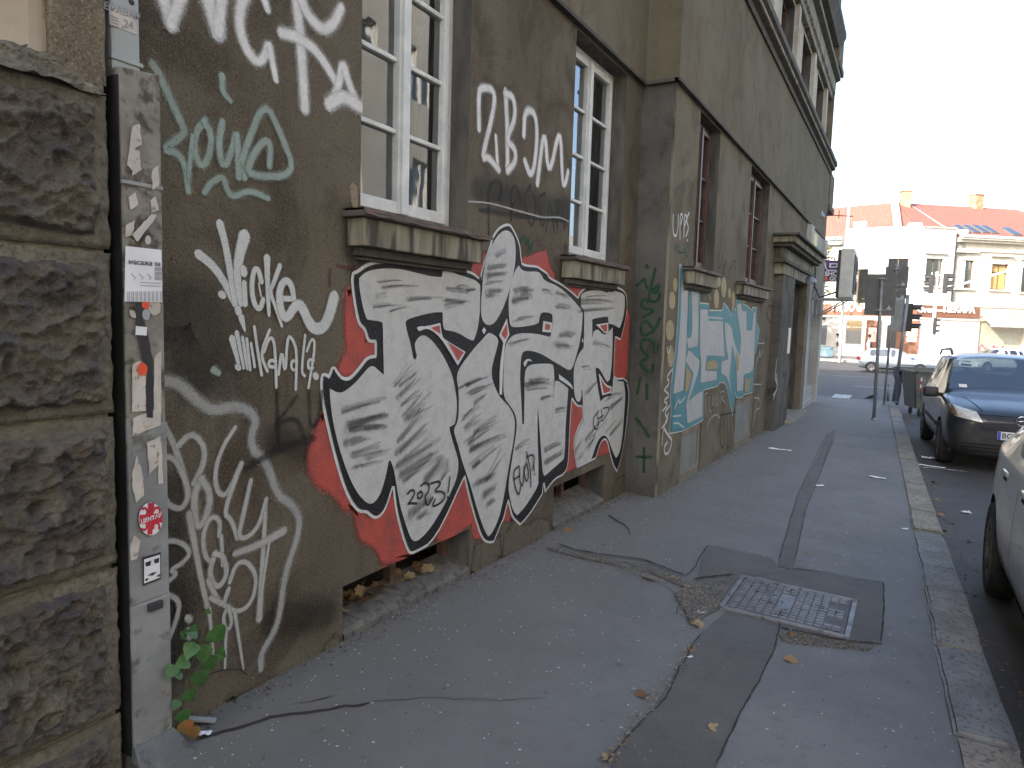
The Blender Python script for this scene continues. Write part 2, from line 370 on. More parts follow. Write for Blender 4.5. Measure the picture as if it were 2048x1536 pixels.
MT['concrete'] = pm('old_concrete', (0.19, 0.18, 0.155), (0.27, 0.255, 0.22), 0.9, 7.0, c3=(0.11, 0.10, 0.085), s3=16, l3=0.5, h3=0.7, bump=[(120, 0.5, 0.004), (18, 0.5, 0.01)])
MT['crack'] = flat('crack_dirt', (0.022, 0.019, 0.016), 0.95)
MT['dirt'] = pm('dirt_fill', (0.105, 0.100, 0.090), (0.155, 0.148, 0.134), 0.95, 18, c3=(0.065, 0.058, 0.048), s3=60, l3=0.5, h3=0.6, bump=[(150, 1.0, 0.008), (40, 0.8, 0.015)])
MT['roadpaint'] = pm('worn_road_paint', (0.42, 0.42, 0.41), (0.55, 0.55, 0.53), 0.8, 10, c3=(0.14, 0.14, 0.14), s3=18, l3=0.52, h3=0.6)

# ---- road: one sheet to the horizon
mb = MB(); ys = [-60, -10, 0, 2, 6, 10, 16, 22, 30, 38, 44, 46, 47, 48, 50, 55, 60, 62, 120, 700]
xs = [-700, -60, -20, 0, 10, 30, 80, 700]
for j in range(len(ys)-1):
    for i in range(len(xs)-1):
        mb.face([(xs[i], ys[j], roz(ys[j])), (xs[i+1], ys[j], roz(ys[j])), (xs[i+1], ys[j+1], roz(ys[j+1])), (xs[i], ys[j+1], roz(ys[j+1]))])
road = tag(mb.build('road', MT['road']), 'dark asphalt road running beside the pavement and across the junction', None, None, 'structure')

# ---- pavement beside the wall: finely cut sheet with slight unevenness, edge follows the kerb line
def kx(y):                                           # inner edge of the kerb stones
    return 2.60 - 0.0315*(y-1.0)
YEND = 21.3
def pz(x, y):
    h = noise.noise(Vector((x*0.9, y*0.9, 3.1)))*0.006 + noise.noise(Vector((x*3, y*3, 8.1)))*0.0025
    # settled seam that runs from the wall to the manhole
    d = (y-(4.55+0.10*x)); k = max(0, 1-abs(d)/0.22)
    if d < 0.05 and x < 1.5: h -= 0.016*math.exp(-((d)/0.5)**2)
    return swz(x, y) + h
def gridsheet(x0f, x1f, y0, y1, nx, ny, zf):
    mb = MB()
    for j in range(ny+1):
        y = y0+(y1-y0)*j/ny; a, b = x0f(y), x1f(y)
        for i in range(nx+1):
            x = a+(b-a)*i/nx; mb.v.append((x, y, zf(x, y)))
    for j in range(ny):
        for i in range(nx):
            k = j*(nx+1)+i; mb.f.append((k, k+1, k+nx+2, k+nx+1)); mb.m.append(0)
    return mb
mb = gridsheet(lambda y: -0.6 if y < 18.3 else -14.0, lambda y: kx(y)+.03, -3.0, 18.35, 60, 200, pz)
walk = mb.build('pavement', MT['walk'], smooth=True); tag(walk, 'blue-grey asphalt pavement along the painted wall', None, None, 'structure')
mb = gridsheet(lambda y: -24.0, kx, 18.3, YEND, 60, 12, lambda x, y: swz(x, y)-0.003)
o = mb.build('corner_slab', MT['walk'], walk, smooth=True)

def patch(name, pix, mat, dz=0.004, parent=walk, n=2):
    pts = [onS(u, v) for u, v in pix]
    fine = []
    for k in range(len(pts)):                       # cut the edges and make them ragged
        a, b = pts[k], pts[(k+1) % len(pts)]; L = (b-a).length; c = max(2, int(L/0.05))
        for q in range(c):
            p = a.lerp(b, q/c); s = 0.006 if q else 0
            fine.append(Vector((p.x+noise.noise(p*14)*s*1.6, p.y+noise.noise(p*14+Vector((7, 7, 7)))*s*1.6, 0)))
    tr = tessellate_polygon([fine]); bm = bmesh.new()
    vs = [bm.verts.new(p) for p in fine]
    for a in tr:
        try: bm.faces.new([vs[i] for i in a])
        except ValueError: pass
    bmesh.ops.triangulate(bm, faces=bm.faces[:])
    for it in range(n):
        long = [e for e in bm.edges if e.calc_length() > 0.16]
        if long: bmesh.ops.subdivide_edges(bm, edges=long, cuts=1); bmesh.ops.triangulate(bm, faces=bm.faces[:])
    for v in bm.verts: v.co.z = pz(v.co.x, v.co.y)+dz
    # skirt so that the patch has a thickness
    be = [e for e in bm.edges if e.is_boundary]
    r = bmesh.ops.extrude_edge_only(bm, edges=be)
    for v in [g for g in r['geom'] if isinstance(g, bmesh.types.BMVert)]: v.co.z -= 0.02
    bmesh.ops.recalc_face_normals(bm, faces=bm.faces[:])
    m = MB(); m.bm(bm); return m.build(name, mat, parent)
patch('asphalt_patch', [(1180,1600),(1255,1480),(1310,1420),(1360,1330),(1400,1270),(1462,1216),(1562,1238),(1555,1290),(1530,1340),(1480,1430),(1400,1600)], MT['patch'], 0.005)
patch('asphalt_patch', [(1414,1093),(1470,1102),(1545,1120),(1560,1143),(1600,1136),(1700,1158),(1766,1166),(1770,1220),(1764,1288),(1700,1282),(1640,1275),(1560,1256),(1555,1240),(1462,1216),(1440,1190),(1390,1165)], MT['patch'], 0.007)
patch('asphalt_patch', [(1555,1135),(1590,1010),(1612,960),(1640,905),(1655,868),(1672,858),(1668,880),(1650,925),(1622,985),(1606,1045),(1586,1140)], MT['patch'], 0.006)
patch('dirt_patch', [(1350,1185),(1390,1165),(1475,1150),(1455,1210),(1380,1250),(1365,1215)], MT['dirt'], 0.011)
# lower rim of the manhole patch: gap filled with dirt
patch('dirt_patch', [(1556,1266),(1600,1262),(1640,1277),(1745,1296),(1735,1302),(1600,1290),(1565,1284)], MT['dirt'], 0.009)
# broken seam from the wall
patch('dirt_patch', [(1095,1092),(1130,1094),(1180,1108),(1250,1120),(1300,1128),(1350,1150),(1390,1170),(1380,1179),(1300,1143),(1230,1127),(1160,1113),(1100,1097)], MT['dirt'], 0.010)

def groundline(name, pix, wid, mat, dz=0.012, jit=0.012, parent=walk, gf=None):
    gf = gf or onS
    pts = [gf(u, v) for u, v in pix]; fine = []
    for a, b in zip(pts[:-1], pts[1:]):
        c = max(2, int((b-a).length/0.03))
        for q in range(c): fine.append(a.lerp(b, q/c))
    fine.append(pts[-1]); mb = MB(); prev = None
    for k, p in enumerate(fine):
        d = (fine[min(k+1, len(fine)-1)]-fine[max(k-1, 0)]); d.z = 0; d.normalize(); s = Vector((-d.y, d.x, 0))
        q = p + s*(noise.noise(p*6)*.8+noise.noise(p*19)*.7+noise.noise(p*47)*.45)*jit
        ww = wid*(0.55+0.9*abs(noise.noise(p*9+Vector((3, 1, 2)))))*(0.25 if k in (0, len(fine)-1) else 1)
        z = pz(q.x, q.y)+dz
        a, b = q+s*ww, q-s*ww; a.z = b.z = z
        if prev: mb.face([prev[0], prev[1], b, a])
        prev = (a, b)
    return mb.build(name, mat, parent)
groundline('crack', [(390,1480),(450,1465),(500,1448),(560,1432),(640,1424),(690,1410),(740,1405)], 0.011, MT['crack'], 0.004, 0.022)
groundline('crack', [(740,1405),(880,1398),(1000,1403),(1090,1398)], 0.002, MT['crack'], 0.004, 0.01)
groundline('crack', [(590,1408),(640,1398),(670,1392)], 0.003, MT['crack'], 0.004, 0.02)
groundline('crack', [(1115,1085),(1150,1098),(1210,1108),(1290,1118),(1350,1142),(1372,1150)], 0.014, MT['crack'], 0.013, 0.012)
groundline('crack', [(1372,1150),(1392,1130),(1414,1094),(1470,1101),(1545,1119)], 0.004, MT['crack'], 0.010, 0.005)
groundline('crack', [(1385,1158),(1430,1150),(1470,1148)], 0.012, MT['crack'], 0.014, 0.012)
groundline('crack', [(1585,1140),(1660,1148),(1716,1160),(1766,1167),(1768,1220),(1762,1286)], 0.0045, MT['crack'], 0.010, 0.005)
groundline('crack', [(1563,1256),(1580,1262),(1640,1274),(1700,1284),(1760,1290)], 0.010, MT['crack'], 0.011, 0.01)
groundline('crack', [(1430,1530),(1480,1432),(1530,1342),(1552,1292),(1560,1245)], 0.004, MT['crack'], 0.009, 0.006)
groundline('crack', [(1210,1530),(1262,1470),(1330,1400),(1362,1335),(1400,1270)], 0.004, MT['crack'], 0.009, 0.010)
groundline('crack', [(1558,1120),(1596,990),(1628,920),(1655,868)], 0.003, MT['crack'], 0.010, 0.005)
groundline('crack', [(1590,1120),(1612,1020),(1640,950),(1664,880)], 0.003, MT['crack'], 0.010, 0.005)
groundline('crack', [(1410,937),(1500,945),(1620,955),(1700,958),(1800,968)], 0.002, MT['crack'], 0.004, 0.004)
groundline('crack', [(1585,845),(1625,852),(1668,858)], 0.006, MT['crack'], 0.004, 0.004)
# worn edge of the broken asphalt below the seam
groundline('crack', [(1090,1098),(1180,1118),(1260,1140),(1340,1178),(1362,1200),(1352,1230),(1390,1248)], 0.003, MT['crack'], 0.013, 0.012)

# ---- kerb: single stones
kerb = empty('kerb', 'pale granite kerb stones edging the pavement'); kerb['kind'] = 'structure'
random.seed(5)
cuts = [-3.2]
joints = sorted([onS(1866,1290).y, onS(1838,1175).y, onS(1835,1130).y, onS(1822,1060).y, onS(1815,1020).y, onS(1805,966).y, onS(1795,918).y, onS(1786,868).y])
y = joints[0]
back = []
while y > -3.0: back.append(y); y -= random.uniform(0.75, 1.1)
cuts = sorted(set([-3.2]+back+joints))
y = joints[-1]
while y < YEND-0.9: y += random.uniform(0.8, 1.1); cuts.append(y)
cuts[-1] = YEND
KM = [MT['granite'], pm('granite_warm', (0.19, 0.175, 0.145), (0.265, 0.245, 0.21), 0.85, 5.0, c3=(0.12, 0.11, 0.09), s3=40, l3=0.5, h3=0.64, bump=[(120, 0.5, 0.005), (14, 0.6, 0.015)]), pm('granite_cool', (0.155, 0.163, 0.165), (0.215, 0.225, 0.23), 0.85, 5.0, c3=(0.10, 0.105, 0.105), s3=40, l3=0.5, h3=0.64, bump=[(120, 0.5, 0.005), (14, 0.6, 0.015)])]
random.seed(11)
for a, b in zip(cuts[:-1], cuts[1:]):
    mb = MB(); dz = random.uniform(-0.006, 0.010); tw = random.uniform(-0.004, 0.004)
    bm = bmesh.new(); bmesh.ops.create_cube(bm, size=1.0)
    for v in bm.verts:
        t = v.co.y+0.5; yy = a+0.006+(b-a-0.012)*t
        x = kx(yy)+0.004 + (0.0 if v.co.x < 0 else 0.223) + tw*(1 if t > .5 else -1)
        z = swz(x, yy)+0.016+dz + tw*(1 if t > .5 else -1) if v.co.z > 0 else roz(yy)-0.15
        v.co = Vector((x, yy, z))
    bmesh.ops.subdivide_edges(bm, edges=[e for e in bm.edges if abs((e.verts[0].co-e.verts[1].co).normalized().y) > .8], cuts=5)
    bmesh.ops.bevel(bm, geom=[e for e in bm.edges if all(v.co.z > -0.8 and v.co.z > roz(v.co.y)+0.02 for v in e.verts) and len(e.link_faces) == 2 and e.calc_face_angle(0) > 0.5], offset=0.014, segments=2, affect='EDGES')
    for v in bm.verts:
        v.co += Vector((noise.noise(v.co*7)*0.010, 0, noise.noise(v.co*6+Vector((0, 0, 9)))*0.007))
    mb.bm(bm); o = mb.build('kerb_stone', KM[int(a*7.3) % 3], kerb, smooth=False)
    autosmooth(o, 50)
# kerb across the street mouth
for i in range(8):
    mb = MB(); x1 = kx(YEND)+0.2-i*1.6; x0 = x1-1.59
    mb.bbox(x0, x1, YEND, YEND+0.2, roz(YEND)-0.2, swz(x0, YEND)-0.02, 0.015); mb.build('kerb_stone', MT['granite'], kerb)

# ---- far pavement and its kerb
mb = MB()
far = [(-120, 56.0), (120, 64.0)]
def fy(x): return 54.6+0.02*x + (0 if x < 3 else (x-3)*0.62)
xs2 = [-120, -40, -20, -10, -5, 0, 3, 8, 14, 25, 60]
for a, b in zip(xs2[:-1], xs2[1:]):
    za, zb = roz(fy(a))+0.13, roz(fy(b))+0.13
    mb.face([(a, fy(a), za), (b, fy(b), zb), (b, fy(b)+14, max(zb, -0.62)), (a, fy(a)+14, max(za, -0.62))])
    mb.face([(a, fy(a), za-0.3), (b, fy(b), zb-0.3), (b, fy(b), zb), (a, fy(a), za)])
MT['farwalk'] = pm('pale_paving', (0.30, 0.27, 0.24), (0.38, 0.345, 0.31), 0.9, 2.0, bump=[(20, 0.3, 0.01)])
o = mb.build('far_pavement', MT['farwalk']); tag(o, 'sunlit pavement in front of the bakery', None, None, 'structure')

# ---- worn crossing bars at the street mouth
mb = MB()
for i in range(6):
    x = -1.6+i*1.0
    if i % 2: continue
    mb.face([(x, 22.4, roz(22.4)+.004), (x+0.5, 22.4, roz(22.4)+.004), (x+0.5, 25.2, roz(25.2)+.004), (x, 25.2, roz(25.2)+.004)])
mb.build('crossing_stripe', MT['roadpaint'], road)
for (y, x0, x1) in ((30.5, -9, 5), (39.0, -20, 20)):
    mb = MB(); k = x0
    while k < x1:
        mb.face([(k, y, roz(y)+.004), (k+1.6, y, roz(y)+.004), (k+1.6, y+.14, roz(y+.14)+.004), (k, y+.14, roz(y+.14)+.004)]); k += 3.2
    mb.build('lane_stripe', MT['roadpaint'], road)
groundline('parking_line', [(1835,934),(1860,936),(1900,940),(1935,944)], 0.03, MT['roadpaint'], 0.004, 0.004, road, onR)
for c in road.children:
    if c.name.startswith('parking_line'):
        for v in c.data.vertices: v.co.z = roz(v.co.y)+0.006
# =============================================================== corner building
BLD = empty('corner_building', 'brown-grey rendered corner building covered in graffiti', 'building', loc=(0, 0, 0))
EX, YC, YB, ZB = 0.31, 6.40, 19.4, 3.75          # projection of the far section, its start, the street corner, belt height
HTOP = 14.8
def panel(x, y0, y1, z0, z1, holes):
    ys = sorted({y0, y1} | {q for h in holes for q in h[:2]}); zs = sorted({z0, z1} | {q for h in holes for q in h[2:4]})
    mb = MB()
    for a, b in zip(ys[:-1], ys[1:]):
        for c, d in zip(zs[:-1], zs[1:]):
            ym, zm = (a+b)/2, (c+d)/2
            if any(h[0] < ym < h[1] and h[2] < zm < h[3] for h in holes): continue
            mb.face([(x, a, c), (x, b, c), (x, b, d), (x, a, d)])
    return mb
def reveals(x, h, r, mb=None, bottom=True):
    mb = mb or MB(); a, b, c, d = h
    mb.face([(x, a, c), (x-r, a, c), (x-r, a, d), (x, a, d)]); mb.face([(x, b, c), (x, b, d), (x-r, b, d), (x-r, b, c)])
    mb.face([(x, a, d), (x-r, a, d), (x-r, b, d), (x, b, d)])
    if bottom: mb.face([(x, a, c), (x, b, c), (x-r, b, c), (x-r, a, c)])
    return mb
W1 = (2.585, 3.50, 2.055, 3.70); W2 = (4.915, 5.985, 2.055, 3.70)
B1 = (2.485, 3.615, 0.03, 0.302); B2 = (4.80, 5.85, -0.06, 0.325)
SA = (7.27, 8.14, 2.13, 3.70); SB = (9.96, 11.40, 2.13, 3.70)
BA = (7.18, 8.00, -0.09, 0.48); BB = (9.85, 11.15, -0.14, 0.56)
DR = (13.75, 15.55, -0.24, 2.42); SH = (16.55, 18.85, 0.15, 3.3); SM = (12.6, 13.4, 3.0, 3.7)
panel(0.0, 1.30, YC, -0.7, ZB+0.04, [W1, W2, B1, B2]).build('wall', MT['wall'], BLD)
panel(EX, YC, 16.0, -0.7, ZB+0.04, [SA, SB, BA, BB, DR]).build('wall', MT['wall2'], BLD)
mb = panel(EX+0.02, 16.0, YB, -0.7, ZB+0.04, [SH]); mb.face([(EX, 16.0, -.7), (EX+.02, 16.0, -.7), (EX+.02, 16.0, ZB), (EX, 16.0, ZB)])
MT['shopwall'] = pm('shop_white_render', (0.30, 0.30, 0.275), (0.38, 0.38, 0.35), 0.85, 2.0, c3=(0.2, 0.19, 0.17), s3=4, l3=0.6, h3=0.8, bump=[(90, 0.2, 0.003)])
mb.build('wall', MT['shopwall'], BLD)
# end face of the projecting section
mb = MB(); n = 10
mb.face([(0, YC, -0.7), (EX, YC, -0.7), (EX, YC, ZB+0.04), (0, YC, ZB+0.04)]); mb.build('wall', MT['wallside'], BLD)
mb = MB(); mb.box(EX-0.012, EX+0.006, YC-0.006, YC+0.012, -0.5, ZB); mb.build('corner_bead', MT['mould'], BLD)
# cross-street side and mass behind
mb = MB(); mb.face([(-22, YB, -0.8), (EX+.02, YB, -0.8), (EX+.02, YB, HTOP), (-22, YB, HTOP)]); mb.build('wall', MT['upper'], BLD)
mb = MB(); mb.box(-22, -1.6, 1.3, YB-0.02, -0.7, HTOP); mb.build('rear_block', MT['upper'], BLD)
mb = MB(); mb.box(-22.3, EX+0.35, 1.2, YB+0.4, HTOP, HTOP+0.5); mb.build('roof_slab', MT['mould_dark'], BLD); mb = MB(); mb.box(-22, -0.1, 1.35, YB-.1, ZB+0.2, ZB+0.4); mb.build('floor_slab', MT['mould_dark'], BLD)

# upper walls stand slightly proud of the ground floor: drip edge above the windows
P1 = 0.035
mb = panel(P1, 1.30, YC, ZB, HTOP, [(2.5, 3.6, 5.6, 7.6), (4.85, 6.0, 5.6, 7.6), (2.5, 3.6, 9.2, 11.2), (4.85, 6.0, 9.2, 11.2)])
mb.face([(0-.0, 1.30, ZB), (P1, 1.30, ZB), (P1, YC, ZB), (-.0, YC, ZB)])
mb.build('upper_wall', MT['upper'], BLD)
for h in [(2.5, 3.6, 5.6, 7.6), (4.85, 6.0, 5.6, 7.6), (2.5, 3.6, 9.2, 11.2), (4.85, 6.0, 9.2, 11.2)]:
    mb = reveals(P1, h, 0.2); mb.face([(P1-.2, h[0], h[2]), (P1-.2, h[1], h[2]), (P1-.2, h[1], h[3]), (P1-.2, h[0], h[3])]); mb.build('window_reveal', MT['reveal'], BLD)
P2 = EX+0.035
mb = MB(); mb.face([(P2, YC-.035, ZB), (P2, YB, ZB), (P2, YB, 5.5), (P2, YC-.035, 5.5)])
mb.face([(P1-.02, YC-.035, ZB), (P2, YC-.035, ZB), (P2, YC-.035, 5.5), (P1-.02, YC-.035, 5.5)])
mb.face([(EX-.02, YC-.035, ZB), (P2, YC-.035, ZB), (P2, YB, ZB), (EX-.02, YB, ZB)])
mb.face([(P1-.02, YC-.035, ZB), (P2, YC-.035, ZB), (P2, YC, ZB), (P1-.02, YC, ZB)])
mb.build('upper_wall', MT['upper'], BLD)
# little projecting lip of the belt
mb = MB(); mb.box(-0.003, P1+0.012, 1.30, YC-.05, ZB-0.03, ZB-0.002)
mb.build('drip_moulding', MT['mould_dark'], BLD)
mb = MB(); mb.box(EX-0.003, P2+0.012, YC-.047, YB, ZB-0.03, ZB-0.002); mb.box(0.05, EX+0.03, YC-.047, YC-.003, ZB-0.03, ZB-0.002)
mb.build('drip_moulding', MT['mould_dark'], BLD)
# upper storeys of the projecting section
UX = 0.19
ups = [(y, y+1.25, 5.95, 7.05) for y in (7.3, 9.75, 12.2, 14.65, 17.1)]
ups2 = [(h[0], h[1], h[2]+4.2, h[3]+4.6) for h in ups]
mb = panel(UX, YC-.03, YB, 5.4, HTOP, ups+ups2); mb.face([(0, YC-.03, 5.4), (UX, YC-.03, 5.4), (UX, YC-.03, HTOP), (0, YC-.03, HTOP)])
mb.build('upper_wall', MT['pier'], BLD)
for h in ups:
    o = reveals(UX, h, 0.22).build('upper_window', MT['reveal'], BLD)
    mb = MB(); a, b, c, d = h
    for (p, q, r_, s_) in ((a, a+.07, c, d), (b-.07, b, c, d), (a, b, c, c+.07), (a, b, d-.07, d), ((a+b)/2-.05, (a+b)/2+.05, c, d)): mb.box(UX-.21, UX-.14, p, q, r_, s_)
    mb.build('frame', MT['brownpaint'], o)
    mb = MB(); mb.face([(UX-.18, a, c), (UX-.18, b, c), (UX-.18, b, d), (UX-.18, a, d)]); mb.build('pane', MT['panedark'], o)
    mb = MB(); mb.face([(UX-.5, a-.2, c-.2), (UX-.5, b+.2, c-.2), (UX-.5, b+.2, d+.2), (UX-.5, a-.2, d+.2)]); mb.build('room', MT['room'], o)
    mb = MB(); mb.box(UX-.01, UX+.07, b+.08, b+.30, 5.85, 7.15); mb.build('pilaster', MT['pier'], BLD)
for h in ups2: mb = reveals(UX, h, 0.2); mb.face([(UX-.2, h[0], h[2]), (UX-.2, h[1], h[2]), (UX-.2, h[1], h[3]), (UX-.2, h[0], h[3])]); mb.build('window_reveal', MT['reveal'], BLD)
def cornice(name, prof, y0, y1, mat, m2=None):
    mb = MB(); mb.prism(prof, 'y', y0, y1); return mb.build(name, mat, BLD)
cornice('cornice', [(0.0, 5.33), (P2+.03, 5.33), (P2+.03, 5.42), (P2+.09, 5.44), (P2+.09, 5.50), (P2+.14, 5.53), (P2+.14, 5.62), (P2+.02, 5.66), (UX-.05, 5.86), (0.0, 5.86)], YC-.18, YB+.16, MT['mould_dark'])
cornice('cornice', [(P2+.031, 5.425), (P2+.105, 5.445), (P2+.105, 5.495), (P2+.031, 5.50)], YC-.19, YB+.17, MT['mould'])
cornice('cornice', [(0.0, 7.12), (UX+.09, 7.12), (UX+.09, 7.25), (UX+.13, 7.28), (UX+.13, 7.6), (UX+.22, 7.66), (UX+.22, 7.72), (UX+.02, 7.80), (0, 7.80)], YC-.12, YB+.20, MT['mould'])
cornice('cornice', [(UX+.131, 7.56), (UX+.225, 7.60), (UX+.225, 7.665), (UX+.131, 7.665)], YC-.13, YB+.21, MT['mould_dark'])
cornice('cornice', [(0.0, 8.35), (UX+.16, 8.35), (UX+.20, 8.45), (UX+.28, 8.62), (UX+.28, 8.72), (0, 8.75)], YC-.15, YB+.3, MT['mould_dark'])
# balconies round the corner
for z in (4.45, 7.9):
    mb = MB(); mb.bbox(-5.0, EX+.10, YB+.02, YB+1.0, z, z+0.16, 0.02); mb.bbox(-5.0, EX+.06, YB+.9, YB+.98, z+.15, z+.95, 0.02); mb.bbox(EX-.02, EX+.06, YB+.02, YB+.9, z+.15, z+.95, 0.02)
    mb.build('balcony', MT['upper'], BLD)

# ------------------------------------------------------------ windows
def window(h, x, r, rows, mat, cols=2, curtain=0.4, pane='pane', bars=True, jamb=0.055, cmat='curtain', cdepth=.10):
    a, b, c, d = h; xf = x-r
    root = reveals(x, h, r+0.1, bottom=False)
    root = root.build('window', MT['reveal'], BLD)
    mb = MB()
    def bar(y0, y1, z0, z1, x0=xf-.07, x1=xf): mb.bbox(x0, x1, y0, y1, z0, z1, 0.006)
    bar(a, a+jamb, c, d); bar(b-jamb, b, c, d); bar(a+jamb, b-jamb, d-jamb, d); bar(a+jamb, b-jamb, c, c+jamb*1.1)
    iy0, iy1, iz0, iz1 = a+jamb, b-jamb, c+jamb*1.1, d-jamb
    wcol = (iy1-iy0)/cols; st = 0.045
    panes = []
    for k in range(cols):
        p, q = iy0+k*wcol+.002, iy0+(k+1)*wcol-.002
        bar(p, p+st, iz0, iz1, xf-.06, xf+.018); bar(q-st, q, iz0, iz1, xf-.06, xf+.018)
        bar(p+st, q-st, iz0, iz0+st*1.4, xf-.06, xf+.016); bar(p+st, q-st, iz1-st, iz1, xf-.06, xf+.016)
        gz0, gz1 = iz0+st*1.4, iz1-st; ph = (gz1-gz0)/rows
        for j in range(rows):
            if j: bar(p+st, q-st, gz0+j*ph-.012, gz0+j*ph+.012, xf-.05, xf+.004)
            panes.append((p+st, q-st, gz0+j*ph+(.012 if j else 0), gz0+(j+1)*ph-(.012 if j < rows-1 else 0)))
    for k in range(1, cols):
        ym = iy0+k*wcol; bar(ym-.03, ym+.03, iz0, iz1, xf-.05, xf+.034)
    fr = mb.build('frame', mat, root)
    random.seed(int(a*100))
    for (p, q, s, t) in panes:
        m2 = MB(); dx = random.uniform(-.0015, .0015); dy = random.uniform(-.002, .002)
        m2.face([(xf-.02+dx, p-.004, s-.004), (xf-.02-dx, q+.004, s-.004), (xf-.02-dx+dy, q+.004, t+.004), (xf-.02+dx+dy, p-.004, t+.004)])
        m2.build('pane', MT[pane], root)
    if curtain:
        nn = 40
        for (y0, y1) in ((a, a+(b-a)*curtain), (b-(b-a)*curtain*.55, b)):
            m2 = MB()
            for k in range(nn):
                f0, f1 = k/nn, (k+1)/nn
                x0_, x1_ = (xf-.07-cdepth+math.sin(f*26+a*3)*.018 for f in (f0, f1))
                m2.face([(x0_, y0+(y1-y0)*f0, c), (x1_, y0+(y1-y0)*f1, c), (x1_, y0+(y1-y0)*f1, d), (x0_, y0+(y1-y0)*f0, d)])
            m2.build('curtain', MT[cmat], root, smooth=True)
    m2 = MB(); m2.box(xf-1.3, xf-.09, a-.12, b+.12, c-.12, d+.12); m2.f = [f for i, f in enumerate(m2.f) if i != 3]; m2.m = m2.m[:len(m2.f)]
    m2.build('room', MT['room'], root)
    return root
o = window(W1, 0.0, 0.125, 4, MT['whitepaint'], curtain=0.30); o['label'] = 'white two-casement window nearest the drainpipe'
o = window(W2, 0.0, 0.125, 4, MT['whitepaint'], curtain=0.12); o['label'] = 'white window between the writing and the pilaster'
o = window(SA, EX, 0.11, 3, MT['brownpaint'], pane='panedark', curtain=0); o['label'] = 'brown-framed window nearest the pilaster'
MT['greencloth'] = pm('green_cloth', (0.05, 0.16, 0.11), (0.09, 0.22, 0.16), 0.9, 3)
o = window(SB, EX, 0.11, 3, MT['brownpaint'], pane='panedark', curtain=0.35, cmat='greencloth'); o['label'] = 'brown-framed window beside the doorway'

def sill(x, y0, y1, zt, p=0.10, flash=True):
    mb = MB(); mb.bbox(x-.02, x+p, y0, y1, zt-.155, zt-.03, 0.006); o = mb.build('window_sill', MT['mould'], BLD)
    mb = MB(); mb.bbox(x-.02, x+p+.028, y0-.035, y1+.035, zt-.029, zt-.002, 0.006); mb.build('sill_cap', MT['mould_dark'], o)
    mb = MB(); mb.bbox(x-.02, x+.05, y0+.035, y1-.035, zt-.197, zt-.156, 0.008); mb.bbox(x-.02, x+.028, y0+.05, y1-.05, zt-.215, zt-.198, 0.006)
    mb.build('sill_bracket', MT['mould_dark'], o)
    if flash:
        mb = MB(); n = 26; prev = None
        for k in range(n+1):
            yy = y0-.03+(y1-y0+.09)*k/n; f = noise.noise(Vector((yy*9, 2, zt)))
            q = [(x-.12, yy, zt+.012), (x+p+.018+f*.01, yy, zt+.006+f*.010), (x+p+.034+f*.012, yy, zt-.022+f*.016)]
            if prev:
                mb.face([prev[0], prev[1], q[1], q[0]]); mb.face([prev[1], prev[2], q[2], q[1]])
            prev = q
        mb.build('flashing', MT['rust'], o)
    return o
sill(0, 2.50, 3.52, W1[2]); sill(0, 4.80, 5.78+.1, W2[2]); sill(EX, 6.90, 7.98, SA[2]); sill(EX, 9.40, 11.35, SB[2])

# ------------------------------------------------------------ cellar openings
MT['sillstone'] = pm('dirty_concrete', (0.085, 0.080, 0.070), (0.13, 0.122, 0.105), 0.92, 6.0, c3=(0.05, 0.046, 0.04), s3=22, l3=0.5, h3=0.68, bump=[(120, 0.5, 0.004), (18, 0.5, 0.01)])
def cellar(h, x, r, ground):
    root = reveals(x, (h[0], h[1], -0.6, h[3]), r, bottom=False).build('cellar_opening', MT['reveal'], BLD)
    a, b, c, d = h; mb = MB(); n = 16; prev = None
    for k in range(n+1):                              # sloping concrete sill, worn at its lip
        y = a+.002+(b-a-.004)*k/n; g = ground(y); f = noise.noise(Vector((y*8, 1, 5)))*.006
        q = [(x-r, y, .125), (x-.012+f*.5, y, g+.050+f), (x+.008+f*.5, y, g+.032+f), (x+.010+f*.5, y, g-.08)]
        if prev:
            for i in range(3): mb.face([prev[i], prev[i+1], q[i+1], q[i]])
        prev = q
    mb.build('cellar_sill', MT['sillstone'], root, smooth=False)
    mb = MB()
    for k in range(3):
        yy = a+.03+(b-a-.1)*k/2.0; mb.box(x-r+.002, x-r+.05, yy, yy+.05, c-.1, d)
    mb.box(x-r+.003, x-r+.04, a, b, d-.045, d-.002)
    mb.build('cellar_frame', MT['rust'], root)
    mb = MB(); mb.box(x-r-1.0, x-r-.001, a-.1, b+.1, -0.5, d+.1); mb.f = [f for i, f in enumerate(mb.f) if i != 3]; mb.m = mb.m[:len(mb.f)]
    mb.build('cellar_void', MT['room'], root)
    return root
cl1 = cellar(B1, 0.0, 0.20, lambda y: swz(0, y)); cl1['label'] = 'open cellar window full of dead leaves'
cl2 = cellar(B2, 0.0, 0.22, lambda y: swz(0, y)); cl2['label'] = 'dark cellar window next to the pilaster'
MT['boarding'] = pm('grey_board', (0.15, 0.16, 0.15), (0.20, 0.21, 0.195), 0.75, 3.0, c3=(0.14, 0.15, 0.14), s3=12, l3=0.55, h3=0.7, bump=[(30, 0.2, 0.004)])
MT['palewood'] = pm('pale_wood', (0.16, 0.135, 0.095), (0.22, 0.19, 0.14), 0.8, 9, bump=[(60, .3, .003)])
